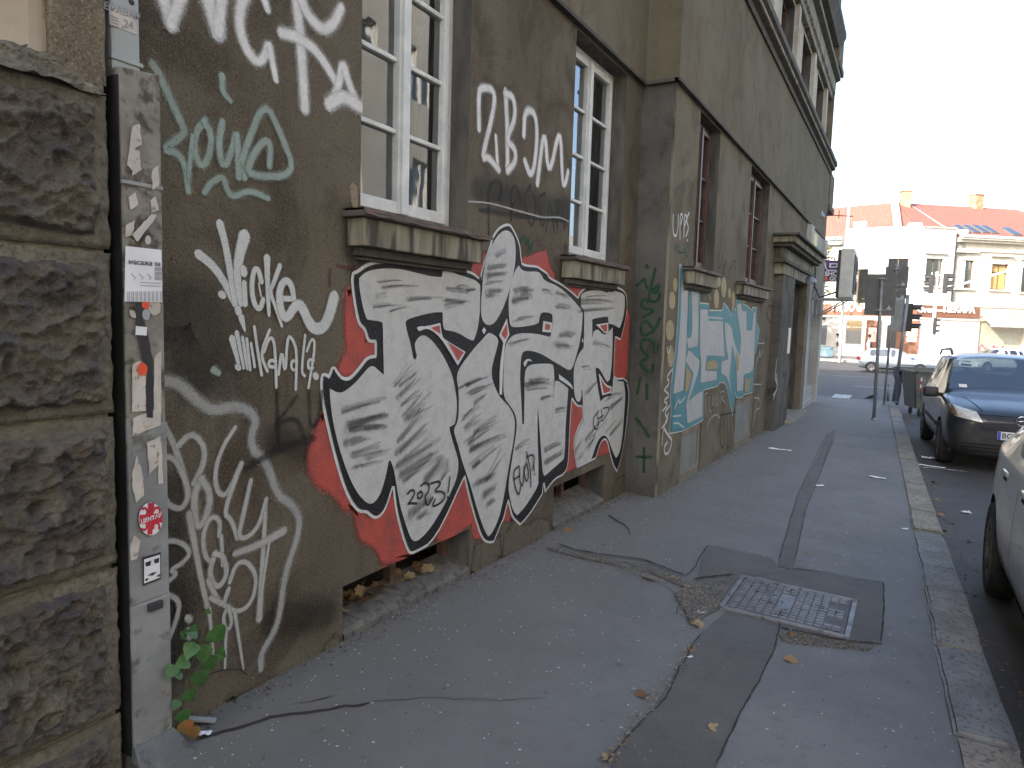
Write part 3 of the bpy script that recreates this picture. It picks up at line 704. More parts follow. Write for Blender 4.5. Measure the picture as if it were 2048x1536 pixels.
for h in (BA, BB):
    a, b, c, d = h
    root = reveals(EX, (a, b, -.6, d), 0.06, bottom=False).build('cellar_opening', MT['reveal'], BLD)
    mb = MB(); mb.box(EX-.05, EX-.03, a+.07, b-.07, c-.1, d-.07); mb.build('board', MT['boarding'], root)
    mb = MB(); mb.box(EX-.055, EX-.015, a, a+.07, c-.2, d); mb.box(EX-.055, EX-.015, b-.07, b, c-.2, d); mb.box(EX-.055, EX-.017, a+.07, b-.07, d-.07, d); mb.box(EX-.055, EX-.017, a+.07, b-.07, c, c+.09)
    mb.build('frame', MT['palewood'], root)

# ------------------------------------------------------------ doorway with hood
PX = EX+.14
po = empty('portal'); po.parent = BLD; po['label'] = 'stucco door surround with heavy moulded hood'
for (a, b) in ((12.35, 13.75), (15.55, 16.05)):
    mb = MB(); mb.bbox(EX-.02, PX, a, b, -0.7, 2.42, 0.012); mb.build('jamb', MT['wallside'] if a < 14 else MT['wall2'], po)
mb = MB(); mb.bbox(EX-.02, PX+.01, 12.25, 16.1, 2.422, 2.60, 0.01); mb.build('lintel', MT['mould'], po)
for z0, z1, p, m in ((2.60, 2.66, .20, 'mould_dark'), (2.66, 2.84, .16, 'mould'), (2.84, 2.90, .27, 'mould_dark'), (2.90, 3.0, .33, 'mould'), (3.0, 3.04, .40, 'mould_dark')):
    mb = MB(); mb.bbox(EX-.02, EX+p, 12.3-p, 16.05+p*.7, z0, z1-.001, 0.01); mb.build('hood_moulding', MT[m], po)
o = reveals(EX, DR, 0.45).build('doorway', MT['reveal'], BLD)
mb = MB(); mb.box(EX-.46, EX-.42, DR[0], DR[1], DR[2], DR[3]); mb.build('door_leaf', MT['room'], o)
mb = MB()
for k in range(2):
    for j in range(3): mb.bbox(EX-.43, EX-.40, DR[0]+.12+k*.86, DR[0]+.82+k*.86, DR[2]+.15+j*.86, DR[2]+.90+j*.86, .01)
mb.build('door_panel', MT['brownpaint'], o)
mb = MB(); mb.bbox(EX-.44, EX+.28, 13.55, 15.75, -0.7, swz(EX, 13.6)+.06, .015); mb.build('door_step', MT['concrete'], BLD)
mb = MB(); mb.bbox(PX, PX+.02, 13.25, 13.45, 1.1, 1.55, .004); mb.build('nameplate', flat('plate_white', (.5, .5, .55), .4), BLD)
# shop bay at the corner
o = reveals(EX+.02, SH, .12).build('shop_window', MT['shopwall'], BLD)
mb = MB(); mb.box(EX-.12, EX-.095, SH[0], SH[1], SH[2], SH[3]); mb.build('panel', pm('shop_panel', (.30, .325, .325), (.36, .385, .385), .5, 2.0), o)
for a in (16.02, 18.9):
    mb = MB(); mb.bbox(EX+.005, EX+.10, a, a+.48, -.6, ZB-.06, .012); mb.build('pier', MT['shopwall'], BLD)
mb = MB(); mb.bbox(EX-.1, EX+.06, 16.5, 18.9, -.6, swz(EX, 17)+.12, .012); mb.build('plinth', MT['shopwall'], BLD)
mb = MB(); mb.bbox(EX-.06, EX+.03, 16.7, 17.7, 3.31, 3.66, .01); mb.build('bay_panel', flat('yellow_panel', (.55, .42, .08), .5), BLD)  # plain yellow panel above the shop bay
# =============================================================== neighbouring stone building
STB = empty('stone_building', 'old house with rock-faced stone base at the left edge', 'building')
SX, SY = 0.085, 1.345                                # face and end of the stone base
zj = [-0.75, -0.23, 0.27, 0.765, 1.255, 1.765, 2.235]
def block(y0, y1, z0, z1, seed, right=False, hi=True):
    """rock-faced block: dressed margin, hewn swelling centre"""
    n, m = (150, 84) if hi else (30, 18); mb = MB(); g = 0.010
    y0 += g; y1 -= 0 if right else g; z0 += g*.6; z1 -= g*.6
    for j in range(m+1):
        for i in range(n+1):
            y = y0+(y1-y0)*i/n; z = z0+(z1-z0)*j/m
            ed = min((y1-y)*1.0, (z1-z)*1.3, (z-z0)*1.3, (y-y0)*1.0)
            ed += noise.noise(Vector((y*16, z*16, seed)))*0.022
            t = min(1, max(0, (ed-0.050)/0.020)); t = t*t*(3-2*t)
            p = Vector((y, z, seed*.37))
            rgd = 1-abs(noise.noise(p*6.0)); rg2 = 1-abs(noise.noise(p*13+Vector((5, 2, 1))))
            rg3 = 1-abs(noise.noise(p*27+Vector((1, 7, 3)))); pit = max(0, noise.noise(p*19+Vector((3, 3, 8)))-.25)
            hew = -0.002+0.024*(0.5+noise.noise(p*3.2)) + 0.026*rgd**3 + 0.022*rg2**3 + 0.014*rg3**3 + 0.010*noise.noise(p*42) + 0.006*noise.noise(p*85) - 0.05*pit
            base = 0.004*noise.noise(p*24)+0.0025*noise.noise(p*55)
            x = SX + base + t*hew
            rim = min(y1-y, z1-z, z-z0) if right else min(y1-y, z1-z, z-z0, y-y0)
            if rim < 0.012: x -= (0.012-rim)*1.2*(0.6+0.8*abs(noise.noise(p*20)))
            yy = y + (noise.noise(p*18+Vector((9, 9, 9)))*0.006 if i == n else 0)
            mb.v.append((x, yy, z))
    for j in range(m):
        for i in range(n):
            a = j*(n+1)+i; y = y0+(y1-y0)*(i+.5)/n; z = z0+(z1-z0)*(j+.5)/m
            ed = min((y1-y)*1.0, (z1-z)*1.3, (z-z0)*1.3, (y-y0)) + noise.noise(Vector((y*16, z*16, seed)))*0.022
            mb.f.append((a, a+1, a+n+2, a+n+1)); mb.m.append(0 if ed > 0.05 else 1)
    # end face
    base = len(mb.v)
    for j in range(m+1):
        v = mb.v[j*(n+1)+n]; mb.v.append((-0.10, v[1], v[2]))
    for j in range(m):
        a = j*(n+1)+n; mb.f.append((a, base+j, base+j+1, a+n+1)); mb.m.append(1)
    return mb.build('stone_block', [MT['stone'], MT['stone_edge']], STB, smooth=True)
for k in range(len(zj)-1):
    ln = 0.95 if k % 2 else 0.62
    block(SY-ln, SY, zj[k], zj[k+1], 3.1*k+1, True, k >= 1)
    y = SY-ln
    for q in range(2):
        block(y-0.9, y, zj[k], zj[k+1], 3.1*k+17+q, False, q == 0 and k >= 1); y -= 0.9
mb = MB(); mb.box(-8, SX-0.022, -25, SY-.012, -0.8, 2.24); mb.build('mortar_core', MT['mortar'], STB)
# upper part: smooth ashlar with a rendered strip at its edge
mb = MB(); mb.box(-8, SX-0.02, -25, SY-.16, 2.24, 16.0); mb.build('smooth_wall', MT['smooth_stone'], STB)
def rough_slab(name, x, y0, y1, z0, z1, mat, amp=.006, bottom=.0):
    n, m = 26, 60; mb = MB()
    for j in range(m+1):
        for i in range(n+1):
            y = y0+(y1-y0)*i/n; z = z0+(z1-z0)*j/m; p = Vector((y, z, 4.4))
            xx = x+noise.noise(p*14)*amp
            if i in (0, n) : xx -= .012
            yy = y+(noise.noise(p*9)*.008 if i in (0, n) else 0); zz = z+(noise.noise(p*11)*.014 if j == 0 else 0)
            mb.v.append((xx, yy, zz))
    for j in range(m):
        for i in range(n):
            a = j*(n+1)+i; mb.f.append((a, a+1, a+n+2, a+n+1)); mb.m.append(0)
    k = len(mb.v)
    for i in range(n+1): v = mb.v[i]; mb.v.append((x-.1, v[1], v[2]))
    for i in range(n): mb.f.append((i, k+i, k+i+1, i+1)); mb.m.append(0)
    k = len(mb.v)
    for q in (0, n):
        k = len(mb.v)
        for j in range(m+1): v = mb.v[j*(n+1)+q]; mb.v.append((x-.1, v[1], v[2]))
        for j in range(m): mb.f.append((j*(n+1)+q, k+j, k+j+1, (j+1)*(n+1)+q)); mb.m.append(0)
    return mb.build(name, mat, STB, smooth=False)
rough_slab('rendered_strip', SX+.004, SY-.165, SY-.004, 2.25, 4.2, MT['tan_render'])
mb = MB(); mb.box(-7.9, SX-.002, SY-.16, SY-.012, 2.24, 16); mb.build('strip_core', MT['tan_render'], STB)
rough_slab('smooth_facing', SX-.004, SY-1.3, SY-.175, 2.30, 4.2, MT['smooth_stone'], .006)
# weathered ledge on top of the rock-faced base
mb = MB(); n = 170; m = 16
for j in range(m+1):
    for i in range(n+1):
        y = SY-1.4+1.38*i/n; f = j/m; p = Vector((y, f, 7))
        q = Vector((y, f*.09, 3)); mb.v.append((SX+.050*(1-f)**1.4*(0.55+.7*noise.noise(q*6))+.016*noise.noise(q*18)+.011*noise.noise(q*40)+.006*noise.noise(q*80), y, 2.225+.075*f+.016*noise.noise(Vector((y*9, 1, 1)))*(1-f)+.010*noise.noise(q*30)))
for j in range(m):
    for i in range(n): a = j*(n+1)+i; mb.f.append((a, a+1, a+n+2, a+n+1)); mb.m.append(0)
mb.build('ledge', MT['stone_edge'], STB, smooth=False)

# =============================================================== drainpipe in the corner
DP = empty('drainpipe', 'grey boxed drainpipe with stickers standing between stone base and brown wall', 'drainpipe', loc=(0, 0, 0))
px, py0, py1 = 0.100, 1.372, 1.508
mb = MB(); mb.bbox(0.004, px, py0, py1, 0.27, 2.325, .006); casing = mb.build('casing', MT['pipe_grime'], DP)
for v in casing.data.vertices:
    if v.co.z > 1: v.co.z += (v.co.y-py0)*.1
mb = MB(); mb.bbox(0.002, px+.004, py0-.002, py1+.004, 0.10, 0.62, .006); mb.build('casing', MT['pipe'], DP)
mb = MB(); mb.bbox(0.003, px+.0025, py0-.001, py1+.0025, 0.62, 1.20, .006); mb.build('casing', MT['pipe'], DP)
mb = MB(); mb.bbox(0.003, px+.0035, py0-.002, py1+.003, 1.975, 1.988, .003); mb.build('band', MT['pipe'], DP)
mb = MB(); mb.bbox(0.003, px+.004, py0-.002, py1+.004, 1.175, 1.215, .004); mb.build('band', MT['pipe'], DP)
mb = MB(); mb.bbox(0.006, .062, 1.372, 1.468, 2.32, 5.2, .012); mb.build('upper_pipe', MT['pipe_top'], DP)
mb = MB(); mb.bbox(0.005, .068, 1.368, 1.474, 2.352, 2.366, .004); mb.build('collar', MT['pipe_top'], DP)
mb = MB(); mb.bbox(px+.004, px+.020, 1.425, 1.475, .585, .612, .004); mb.build('clip', flat('dark_clip', (.03, .03, .03)), DP)
mb = MB(); mb.bbox(0.0, px-.004, py0-.006, py0-.0025, 0.1, 2.30, .001); mb.build('gap_shade', flat('gap_shade_black', (.008, .008, .008), .9), DP)  # near-black sheet paints in the shade of the gap beside the stone
# flared foot
mb = MB(); a = [(0.0, py0-.004), (px+.008, py0-.004), (px+.008, py1+.006), (0.0, py1+.006)]; b = [(0.0, py0-.01), (px+.075, py0-.01), (px+.085, py1+.055), (0.0, py1+.055)]
zt, zb = .135, -.005
mb.face([(p[0], p[1], zt) for p in a])
for k in range(4):
    q = (k+1) % 4
    mb.face([(a[k][0], a[k][1], zt), (a[q][0], a[q][1], zt), (b[q][0], b[q][1], zb+.03), (b[k][0], b[k][1], zb+.03)])
    mb.face([(b[k][0], b[k][1], zb+.03), (b[q][0], b[q][1], zb+.03), (b[q][0]*.93, b[q][1]-.012, zb-.06), (b[k][0]*.93, b[k][1]+.005, zb-.06)])
mb.build('foot', pm('foot_metal', (.085, .088, .09), (.13, .135, .135), .75, 6, c3=(.05, .045, .04), s3=15, l3=.5, h3=.65, bump=[(60, .3, .003)]), DP)
# stickers and papers on the front face (x = px)
def dpz(u, v): p = onX(u, v, px); return p.y, p.z
def sheet(name, pix, mat, dx=.006, parent=DP, label=None, rag=0.0):
    pts = []
    for k in range(len(pix)):
        (u0, v0), (u1, v1) = pix[k], pix[(k+1) % len(pix)]
        for q in range(6 if rag else 1):
            y, z = dpz(u0+(u1-u0)*q/6, v0+(v1-v0)*q/6)
            pts.append(Vector((y+noise.noise(Vector((y*60, z*60, 1)))*rag, z+noise.noise(Vector((y*60, z*60, 8)))*rag, 0)))
    mb = MB()
    for t in tessellate_polygon([pts]): mb.face([(px+dx, pts[i].x, pts[i].y) for i in t])
    o = mb.build(name, mat, parent)
    if label: o['label'] = label
    return o
def text_mesh(txt, size, mat, name, parent, origin, xdir, ydir, depth=0.0, align='CENTER', sx=1.0, bold=0.0):
    cu = bpy.data.curves.new('t', 'FONT'); cu.body = txt; cu.size = size; cu.align_x = align; cu.align_y = 'CENTER'; cu.offset = bold
    cu.extrude = depth; cu.resolution_u = 3
    ob = bpy.data.objects.new('t', cu); COL.objects.link(ob)
    me = bpy.data.meshes.new_from_object(ob.evaluated_get(bpy.context.evaluated_depsgraph_get()))
    bpy.data.objects.remove(ob)
    xd, yd = Vector(xdir).normalized(), Vector(ydir).normalized(); zd = xd.cross(yd); og = Vector(origin)
    for v in me.vertices: v.co = og + xd*v.co.x*sx + yd*v.co.y + zd*v.co.z
    me.materials.clear(); me.materials.append(mat)
    for p in me.polygons: p.material_index = 0
    o = bpy.data.objects.new(name, me); return link(o, parent)
bpy.context.view_layer.update()
fl = sheet('flyer', [(247,492),(319,500),(321,604),(245,603)], MT['paper'], .010, label='white tear-off flyer')
y, z = dpz(283, 526); text_mesh('масажа за', .0215, MT['ink'], 'lettering', fl, (px+.0125, y+.003, z), (0, 1, 0.0), (0, 0, 1), bold=.0004)
mb = MB(); random.seed(3)
for r_ in range(3):
    for k in range(4):
        y, z = dpz(310, 536+r_*9+k*2); mb.face([(px+.0122, y-.010, z), (px+.0122, y+.016, z), (px+.0122, y+.016, z+.0018), (px+.0122, y-.010, z+.0018)])
for k in range(3):
    y, z = dpz(262+k*16, 552); mb.tube([(px+.0122, y+.006*math.sin(t), z+.004*t-.012) for t in range(6)], .0009, 4)
for k in range(2):
    y, z = dpz(285, 566+k*6); mb.face([(px+.0122, y-.015, z), (px+.0122, y+.055, z+.001), (px+.0122, y+.055, z+.003), (px+.0122, y-.015, z+.002)])
for k in range(9):
    y, z = dpz(249+k*8.2, 590)
    for j in range(2): mb.face([(px+.0122, y+.002+j*.005, z-.02), (px+.0122, y+.004+j*.005, z-.02), (px+.0122, y+.004+j*.005, z+.012), (px+.0122, y+.002+j*.005, z+.012)])
mb.build('fine_print', MT['inkgrey'], fl)
sheet('black_tape', [(268,606),(281,606),(284,640),(292,660),(297,690),(303,722),(303,835),(290,835),(291,740),(282,716),(276,690),(270,655)], MT['ink'], .0075, label='strip of black paint', rag=.003)
sheet('paper_scrap', [(262,728),(278,722),(289,742),(289,822),(262,823)], MT['paper_old'], .0068, rag=.003)
sheet('paper_scrap', [(306,715),(320,700),(320,815),(305,828)], MT['paper_old'], .0066, rag=.003)
sheet('paper_scrap', [(264,836),(320,815),(319,850),(262,872)], MT['paper_old'], .0069, rag=.003)
sheet('paper_scrap', [(268,652),(291,654),(290,671),(267,670)], MT['paper'], .0095, rag=.0015)
sheet('paper_scrap', [(256,620),(266,622),(270,636),(259,634)], MT['paper_old'], .0068, rag=.003)
def disc(name, u, v, ru, rv, mat, dx, n=28, parent=DP):
    return sheet(name, [(u+ru*math.cos(6.283*k/n), v+rv*math.sin(6.283*k/n)) for k in range(n)], mat, dx, parent)
disc('paint_dot', 281, 738, 10.5, 13, MT['orange_dot'], .0095); disc('paint_dot', 288, 609, 8, 9, MT['orange_dot'], .0089)
disc('paint_dot', 289, 629, 8, 11, flat('grey_dot', (.3, .32, .34)), .0092)
for pts in ([(252,330),(262,250),(268,260),(266,345)], [(262,300),(276,302),(280,340),(262,352)], [(300,345),(314,330),(316,370),(303,380)], [(255,395),(268,385),(274,410),(258,420)], [(298,400),(310,395),(314,420),(300,425)], [(250,450),(268,440),(262,470),(248,475)],
            [(262,945),(272,910),(284,950),(286,990),(270,1005),(262,975)], [(291,885),(318,872),(318,925),(296,948)], [(316,890),(321,880),(323,965),(315,968)], [(258,1090),(266,1070),(278,1080),(272,1118),(259,1120)],
            [(285,600),(318,604),(318,625),(302,632)], [(262,255),(276,248),(281,290),(268,296)], [(262,470),(284,445),(300,428),(306,432),(286,456),(268,482)]):
    sheet('paper_scrap', pts, MT['paper_old'], .0064+random.random()*.001, rag=.004)
sheet('spray_stroke', [(266,478),(282,455),(302,428),(311,430),(306,441),(288,462),(271,484)], flat('dull_white', (.42, .42, .40)), .0080, rag=.002)
disc('spray_stroke', 293, 480, 6, 9, flat('dull_white2', (.42, .42, .40)), .0081)
# round red-and-white sticker
st = disc('round_sticker', 298, 1037, 25, 34, MT['ink'], .0072); st['label'] = 'round red and white sticker'
disc('ground', 298, 1037, 24, 33, MT['paper'], .0085, parent=st)
def ring(name, u, v, r0, r1, a0, a1, mat, dx, parent):
    n = 10; o_ = [(u+r1*math.cos(a0+(a1-a0)*k/n), v+r1*1.3*math.sin(a0+(a1-a0)*k/n)) for k in range(n+1)]
    i_ = [(u+r0*math.cos(a0+(a1-a0)*k/n), v+r0*1.3*math.sin(a0+(a1-a0)*k/n)) for k in range(n+1)]
    return sheet(name, o_+i_[::-1], mat, dx, parent)
for (du, dv, a) in ((-13, -14, -2.6), (12, -15, -0.6-2.6), (-14, 14, -2.0), (11, 15, -1.2-2.6)):
    ring('print', 298+du, 1037+dv, 4, 8, a, a+4.6, MT['red_sticker'], .0098, st)
sheet('print', [(292,1005),(305,1005),(304,1029),(293,1029)], MT['red_sticker'], .0096, st); sheet('print', [(292,1046),(303,1045),(301,1068),(291,1068)], MT['red_sticker'], .0096, st)
sheet('print', [(275,1029),(321,1025),(321,1044),(275,1047)], MT['red_sticker'], .0100, st)
y, z = dpz(298, 1036); text_mesh('ЦЕНТАР', .0185, MT['paper'], 'lettering', st, (px+.0122, y, z), (0, 1, .06), (0, -.06, 1), bold=.0007)
# square black-and-white sticker, plain generic print
st = sheet('square_sticker', [(283,1114),(319,1103),(319,1157),(283,1171)], MT['ink'], .0072, label='small black and white rectangular sticker')
sheet('ground', [(285,1118),(317,1108),(317,1154),(285,1166)], MT['paper'], .0085, st)
for pts in ([(287,1124),(299,1120),(297,1130),(288,1132)], [(304,1118),(315,1114),(314,1124),(306,1126)], [(291,1150),(301,1144),(311,1143),(302,1150)], [(286,1158),(294,1154),(290,1162)], [(308,1152),(316,1146),(316,1152)]):
    sheet('print', pts, MT['ink'], .0098, st)
# notice on the upper pipe
o = MB(); a, b = onX(218, 14, .062), onX(274, 70, .062); o.face([(.0635, a.y, b.z), (.0635, b.y, b.z), (.0635, b.y, a.z+.01), (.0635, a.y, a.z+.01)])
o = o.build('notice', MT['paper_old'], DP); o['label'] = 'peeling yellowed locksmith notice'
c = onX(244, 24, .062); text_mesh('БРАВАР', .030, MT['inkgrey'], 'lettering', o, (.0652, c.y, c.z), (0, 1, .06), (0, 0, 1), bold=.0005)
c = onX(256, 50, .062); text_mesh('24', .034, MT['inkgrey'], 'lettering', o, (.0652, c.y, c.z), (0, 1, .1), (0, 0, 1), bold=.0005)
mb = MB()
for k in range(4): c = onX(229, 36+k*6, .062); mb.face([(.0652, c.y-.016, c.z), (.0652, c.y+.012, c.z), (.0652, c.y+.012, c.z+.003), (.0652, c.y-.016, c.z+.003)])
mb.build('fine_print', MT['inkgrey'], o)
c = onX(263, 4, .062); mb = MB(); mb.lathe([(0, .004), (.008, .003), (.010, 0)], 12, Matrix.Translation((.062, c.y, c.z)) @ Matrix.Rotation(R(90), 4, 'Y')); mb.build('bolt', MT['ink'], DP)
# =============================================================== graffiti (flat paint films on the walls)
# each set of outlines was read off an enlarged view: (u0, v0, scale)
ZA = (600, 500, .234375); ZBm = (600, 780, .234375); ZC = (900, 430, .234375); ZD = (920, 740, .22786); ZE = (1100, 540, 1/3.657)
ZV = (300, 400, 1/3.339); ZT = (300, 0, 1/3.657); ZW = (680, 0, 1/2.743); ZL = (300, 700, 1/2.3625)
ZK = (1320, 520, 1/3.842); ZP = (1250, 350, 1/2.363); ZG = (1240, 440, 1/2.693)
def mp(z, pts): return [(z[0]+x*z[2], z[1]+y*z[2]) for x, y in pts]
# wall frames: map pixel -> (s,t) on the wall, and (s,t,offset) -> world
class Wall:
    def __init__(s, px, org): s.px = px; s.org = org
WL1 = Wall(lambda u, v: (lambda p: Vector((p.y, p.z)))(onX(u, v, 0.0)), lambda s, t, d: (d, s, t))
WL2 = Wall(lambda u, v: (lambda p: Vector((p.y, p.z)))(onX(u, v, EX)), lambda s, t, d: (EX+d, s, t))
WL3 = Wall(lambda u, v: (lambda p: Vector((p.x, p.z)))(onY(u, v, YC)), lambda s, t, d: (s, YC-d, t))
WL4 = Wall(lambda u, v: (lambda p: Vector((p.y, p.z)))(onX(u, v, PX)), lambda s, t, d: (PX+d, s, t))
HOLES1 = [B1, B2, W1, W2]; HOLES2 = [SA, SB, BA, BB, DR]
def chaikin(p, closed=True, n=2):
    for _ in range(n):
        q = []
        m = len(p)
        rng = range(m) if closed else range(m-1)
        if not closed: q.append(p[0])
        for i in rng:
            a, b = p[i], p[(i+1) % m]
            if (a-b).length < 0.004: q.append((a+b)/2); continue
            def turn(j):
                if not closed and (j == 0 or j == m-1): return 0
                u_, v_ = p[j]-p[j-1], p[(j+1) % m]-p[j]
                if u_.length < 1e-6 or v_.length < 1e-6: return 0
                return math.degrees(u_.angle(v_))
            k0, k1 = (.04 if closed and turn(i) > 48 else .25), (.04 if closed and turn((i+1) % m) > 48 else .25)
            q.append(a.lerp(b, k0)); q.append(a.lerp(b, 1-k1))
        if not closed: q.append(p[-1])
        p = q
    return p
def inset(p, w):
    """offset a closed polygon inward by w (w<0 grows)"""
    n = len(p); area = sum(p[i].x*p[(i+1) % n].y-p[(i+1) % n].x*p[i].y for i in range(n)); sg = 1 if area > 0 else -1
    out = []
    for i in range(n):
        a, b, c = p[i-1], p[i], p[(i+1) % n]
        d1 = (b-a); d2 = (c-b)
        if d1.length < 1e-7: d1 = d2
        if d2.length < 1e-7: d2 = d1
        if d1.length < 1e-7: out.append(b.copy()); continue
        d1 = d1.normalized(); d2 = d2.normalized()
        nn = Vector((-d1.y-d2.y, d1.x+d2.x))
        if nn.length < 1e-4: nn = Vector((-d1.y, d1.x))
        nn.normalize(); k = max(0.5, nn.dot(Vector((-d1.y, d1.x))))
        out.append(b+nn*(w*sg/k))
    return out
class Film:
    """paint film: polygons and strokes gathered into one mesh with an 'edge' attribute"""
    def __init__(s, wall, holes=()): s.w = wall; s.v = []; s.f = []; s.e = []; s.holes = holes
    def add(s, pts, es, d):
        i = len(s.v); s.v += [(p.x, p.y, d if not isinstance(d, list) else d[k]) for k, p in enumerate(pts)]; s.e += es; return i
    def poly(s, p, d, soft=0.006):
        inner = inset(p, soft*.5); outer = inset(p, -soft*.5); n = len(p)
        i = s.add(inner, [1.0]*n, d); j = s.add(outer, [0.0]*n, d)
        for t in tessellate_polygon([[Vector((q.x, q.y, 0)) for q in inner]]): s.f.append(tuple(i+k for k in t))
        for k in range(n): s.f.append((i+k, i+(k+1) % n, j+(k+1) % n, j+k))
    def stroke(s, p, w, d, w1=None, smooth=2, cap=True):
        """p: list of 2D points, w: half width at the start, w1 at the end"""
        p = chaikin(p, False, smooth) if len(p) > 2 else p
        q = [p[0]]
        for a, b in zip(p[:-1], p[1:]):
            c = max(1, int((b-a).length/0.02))
            for k in range(1, c+1): q.append(a.lerp(b, k/c))
        p = q; n = len(p); w1 = w if w1 is None else w1
        L = 0.0; rows = []
        for k in range(n):
            a, b = p[max(0, k-1)], p[min(n-1, k+1)]; dd = (b-a)
            if dd.length < 1e-7: dd = Vector((1, 0))
            dd.normalize(); nn = Vector((-dd.y, dd.x)); f = k/max(1, n-1); ww = w+(w1-w)*f
            if k: L += (p[k]-p[k-1]).length
            rows.append((p[k], nn, ww, dd, d+L*0.0012))
        offs = (-1, -.6, -.25, .25, .6, 1); eds = (0, .4, 1, 1, .4, 0)
        idx = []
        def row(c, nn, ww, dz, sc=1.0, esc=1.0): idx.append(s.add([c+nn*ww*o_*sc for o_ in offs], [e_*esc for e_ in eds], dz))
        if cap:
            c, nn, ww, dd, dz = rows[0]
            for t, sc, ec in ((1, .35, 0), (.75, .66, .45), (.4, .92, 1)): row(c-dd*ww*t, nn, ww, dz, sc, ec)
        for c, nn, ww, dd, dz in rows: row(c, nn, ww, dz)
        if cap:
            c, nn, ww, dd, dz = rows[-1]
            for t, sc, ec in ((.4, .92, 1), (.75, .66, .45), (1, .35, 0)): row(c+dd*ww*t, nn, ww, dz, sc, ec)
        for a, b in zip(idx[:-1], idx[1:]):
            for k in range(5): s.f.append((a+k, a+k+1, b+k+1, b+k))
    def build(s, name, mat, parent, label=None):
        me = bpy.data.meshes.new(name); me.from_pydata(s.v, [], s.f)
        at = me.attributes.new('edge', 'FLOAT', 'POINT'); at.data.foreach_set('value', s.e)
        if s.holes:                                   # cut away whatever would hang in front of an opening
            bm = bmesh.new(); bm.from_mesh(me)
            us = [v.co.x for v in bm.verts]; ts = [v.co.y for v in bm.verts]
            for h in s.holes:
                if h[1] < min(us) or h[0] > max(us) or h[3] < min(ts) or h[2] > max(ts): continue
                for co, no in (((h[0], 0, 0), (1, 0, 0)), ((h[1], 0, 0), (1, 0, 0)), ((0, h[3], 0), (0, 1, 0)), ((0, h[2], 0), (0, 1, 0))):
                    bmesh.ops.bisect_plane(bm, geom=bm.verts[:]+bm.edges[:]+bm.faces[:], plane_co=co, plane_no=no, dist=1e-6)
                lo = -9 if h in (B1, B2, BA, BB) else h[2]
                kill = [f for f in bm.faces if h[0] < f.calc_center_median().x < h[1] and lo < f.calc_center_median().y < h[3]]
                bmesh.ops.delete(bm, geom=kill, context='FACES')
            bm.to_mesh(me); bm.free()
        for v in me.vertices: v.co = s.w.org(v.co.x, v.co.y, v.co.z)
        me.materials.append(mat); me.update()
        o = bpy.data.objects.new(name, me); link(o, parent)
        if label: o['label'] = label
        return o
def W(wall, z, pts): return [wall.px(u, v) for u, v in mp(z, pts)]

PT = {}
PT['red'] = paint('paint_red', (0.45, 0.080, 0.060), 0.05, 0.9, 0.5, (0.27, 0.070, 0.058), 0.9, 9.0)
PT['redin'] = paint('paint_red_small', (0.44, 0.085, 0.07), 0.2, 0.6, 0.2, (0.32, 0.08, 0.07), 0.6, 12.0)
PT['white'] = paint('paint_white', (0.66, 0.665, 0.66), 0.1, 0.55, 0.3, (0.52, 0.53, 0.54), 0.5, 8.0)
PT['black'] = paint('paint_black', (0.010, 0.0095, 0.0095), 0.15, 0.6, 0.25, (0.018, 0.018, 0.019), 0.5, 9.0)
PT['silver'] = paint('paint_silver', (0.545, 0.545, 0.53), 0.2, 0.7, 0.2, (0.42, 0.42, 0.405), 0.65, 11.0)
PT['smudge'] = paint('paint_smudge', (0.10, 0.092, 0.082), 0.0, 1.0, 0.7, (0.06, 0.055, 0.05), 0.5, 20.0, opac=0.27, fine=30)
PT['tagblack'] = paint('paint_tag_black', (0.016, 0.016, 0.018), 0.15, 0.55, 0.25)
PT['whitesoft'] = paint('paint_white_soft', (0.74, 0.73, 0.72), 0.0, 1.15, 0.55, (0.55, 0.54, 0.52), 0.5, 10.0)
PT['whitehard'] = paint('paint_white_hard', (0.56, 0.57, 0.55), 0.12, 0.5, 0.3, (0.46, 0.47, 0.46), 0.5, 12.0)
PT['greywhite'] = paint('paint_grey_white', (0.46, 0.45, 0.42), 0.0, 0.95, 0.5, (0.34, 0.33, 0.31), 0.5, 10.0, opac=0.88)
PT['greysoft'] = paint('paint_grey_soft', (0.42, 0.42, 0.40), 0.0, 1.25, 0.6, (0.32, 0.33, 0.32), 0.5, 8.0, opac=0.85)
PT['teal'] = paint('paint_pale_teal', (0.30, 0.37, 0.33), 0.0, 1.0, 0.5, (0.24, 0.27, 0.23), 0.7, 6.0, opac=0.92)
PT['blacksoft'] = paint('paint_black_soft', (0.018, 0.016, 0.014), 0.0, 1.1, 0.6, opac=0.62)
PT['chalk'] = paint('paint_chalk', (0.5, 0.49, 0.45), 0.2, 0.7, 1.1, opac=0.8, fine=160)
PT['green'] = paint('paint_green', (0.014, 0.075, 0.028), 0.05, 0.7, 0.4, (0.008, 0.045, 0.016), 0.6, 10, opac=0.85)
PT['turq'] = paint('paint_turquoise', (0.085, 0.255, 0.30), 0.15, 0.6, 0.25, (0.07, 0.21, 0.25), 0.6, 8)
PT['silver2'] = paint('paint_silver_far', (0.42, 0.43, 0.44), 0.2, 0.7, 0.2, (0.34, 0.35, 0.36), 0.6, 5)
PT['beige'] = paint('paint_beige', (0.34, 0.28, 0.15), 0.05, 0.6, 0.3, (0.26, 0.21, 0.11), 0.6, 8)
PT['lightblue'] = paint('paint_light_blue', (0.42, 0.52, 0.62), 0.1, 0.6, 0.3)
PT['darkred'] = paint('paint_dark_red', (0.14, 0.03, 0.035), 0.0, 1.0, 0.5, opac=0.5)

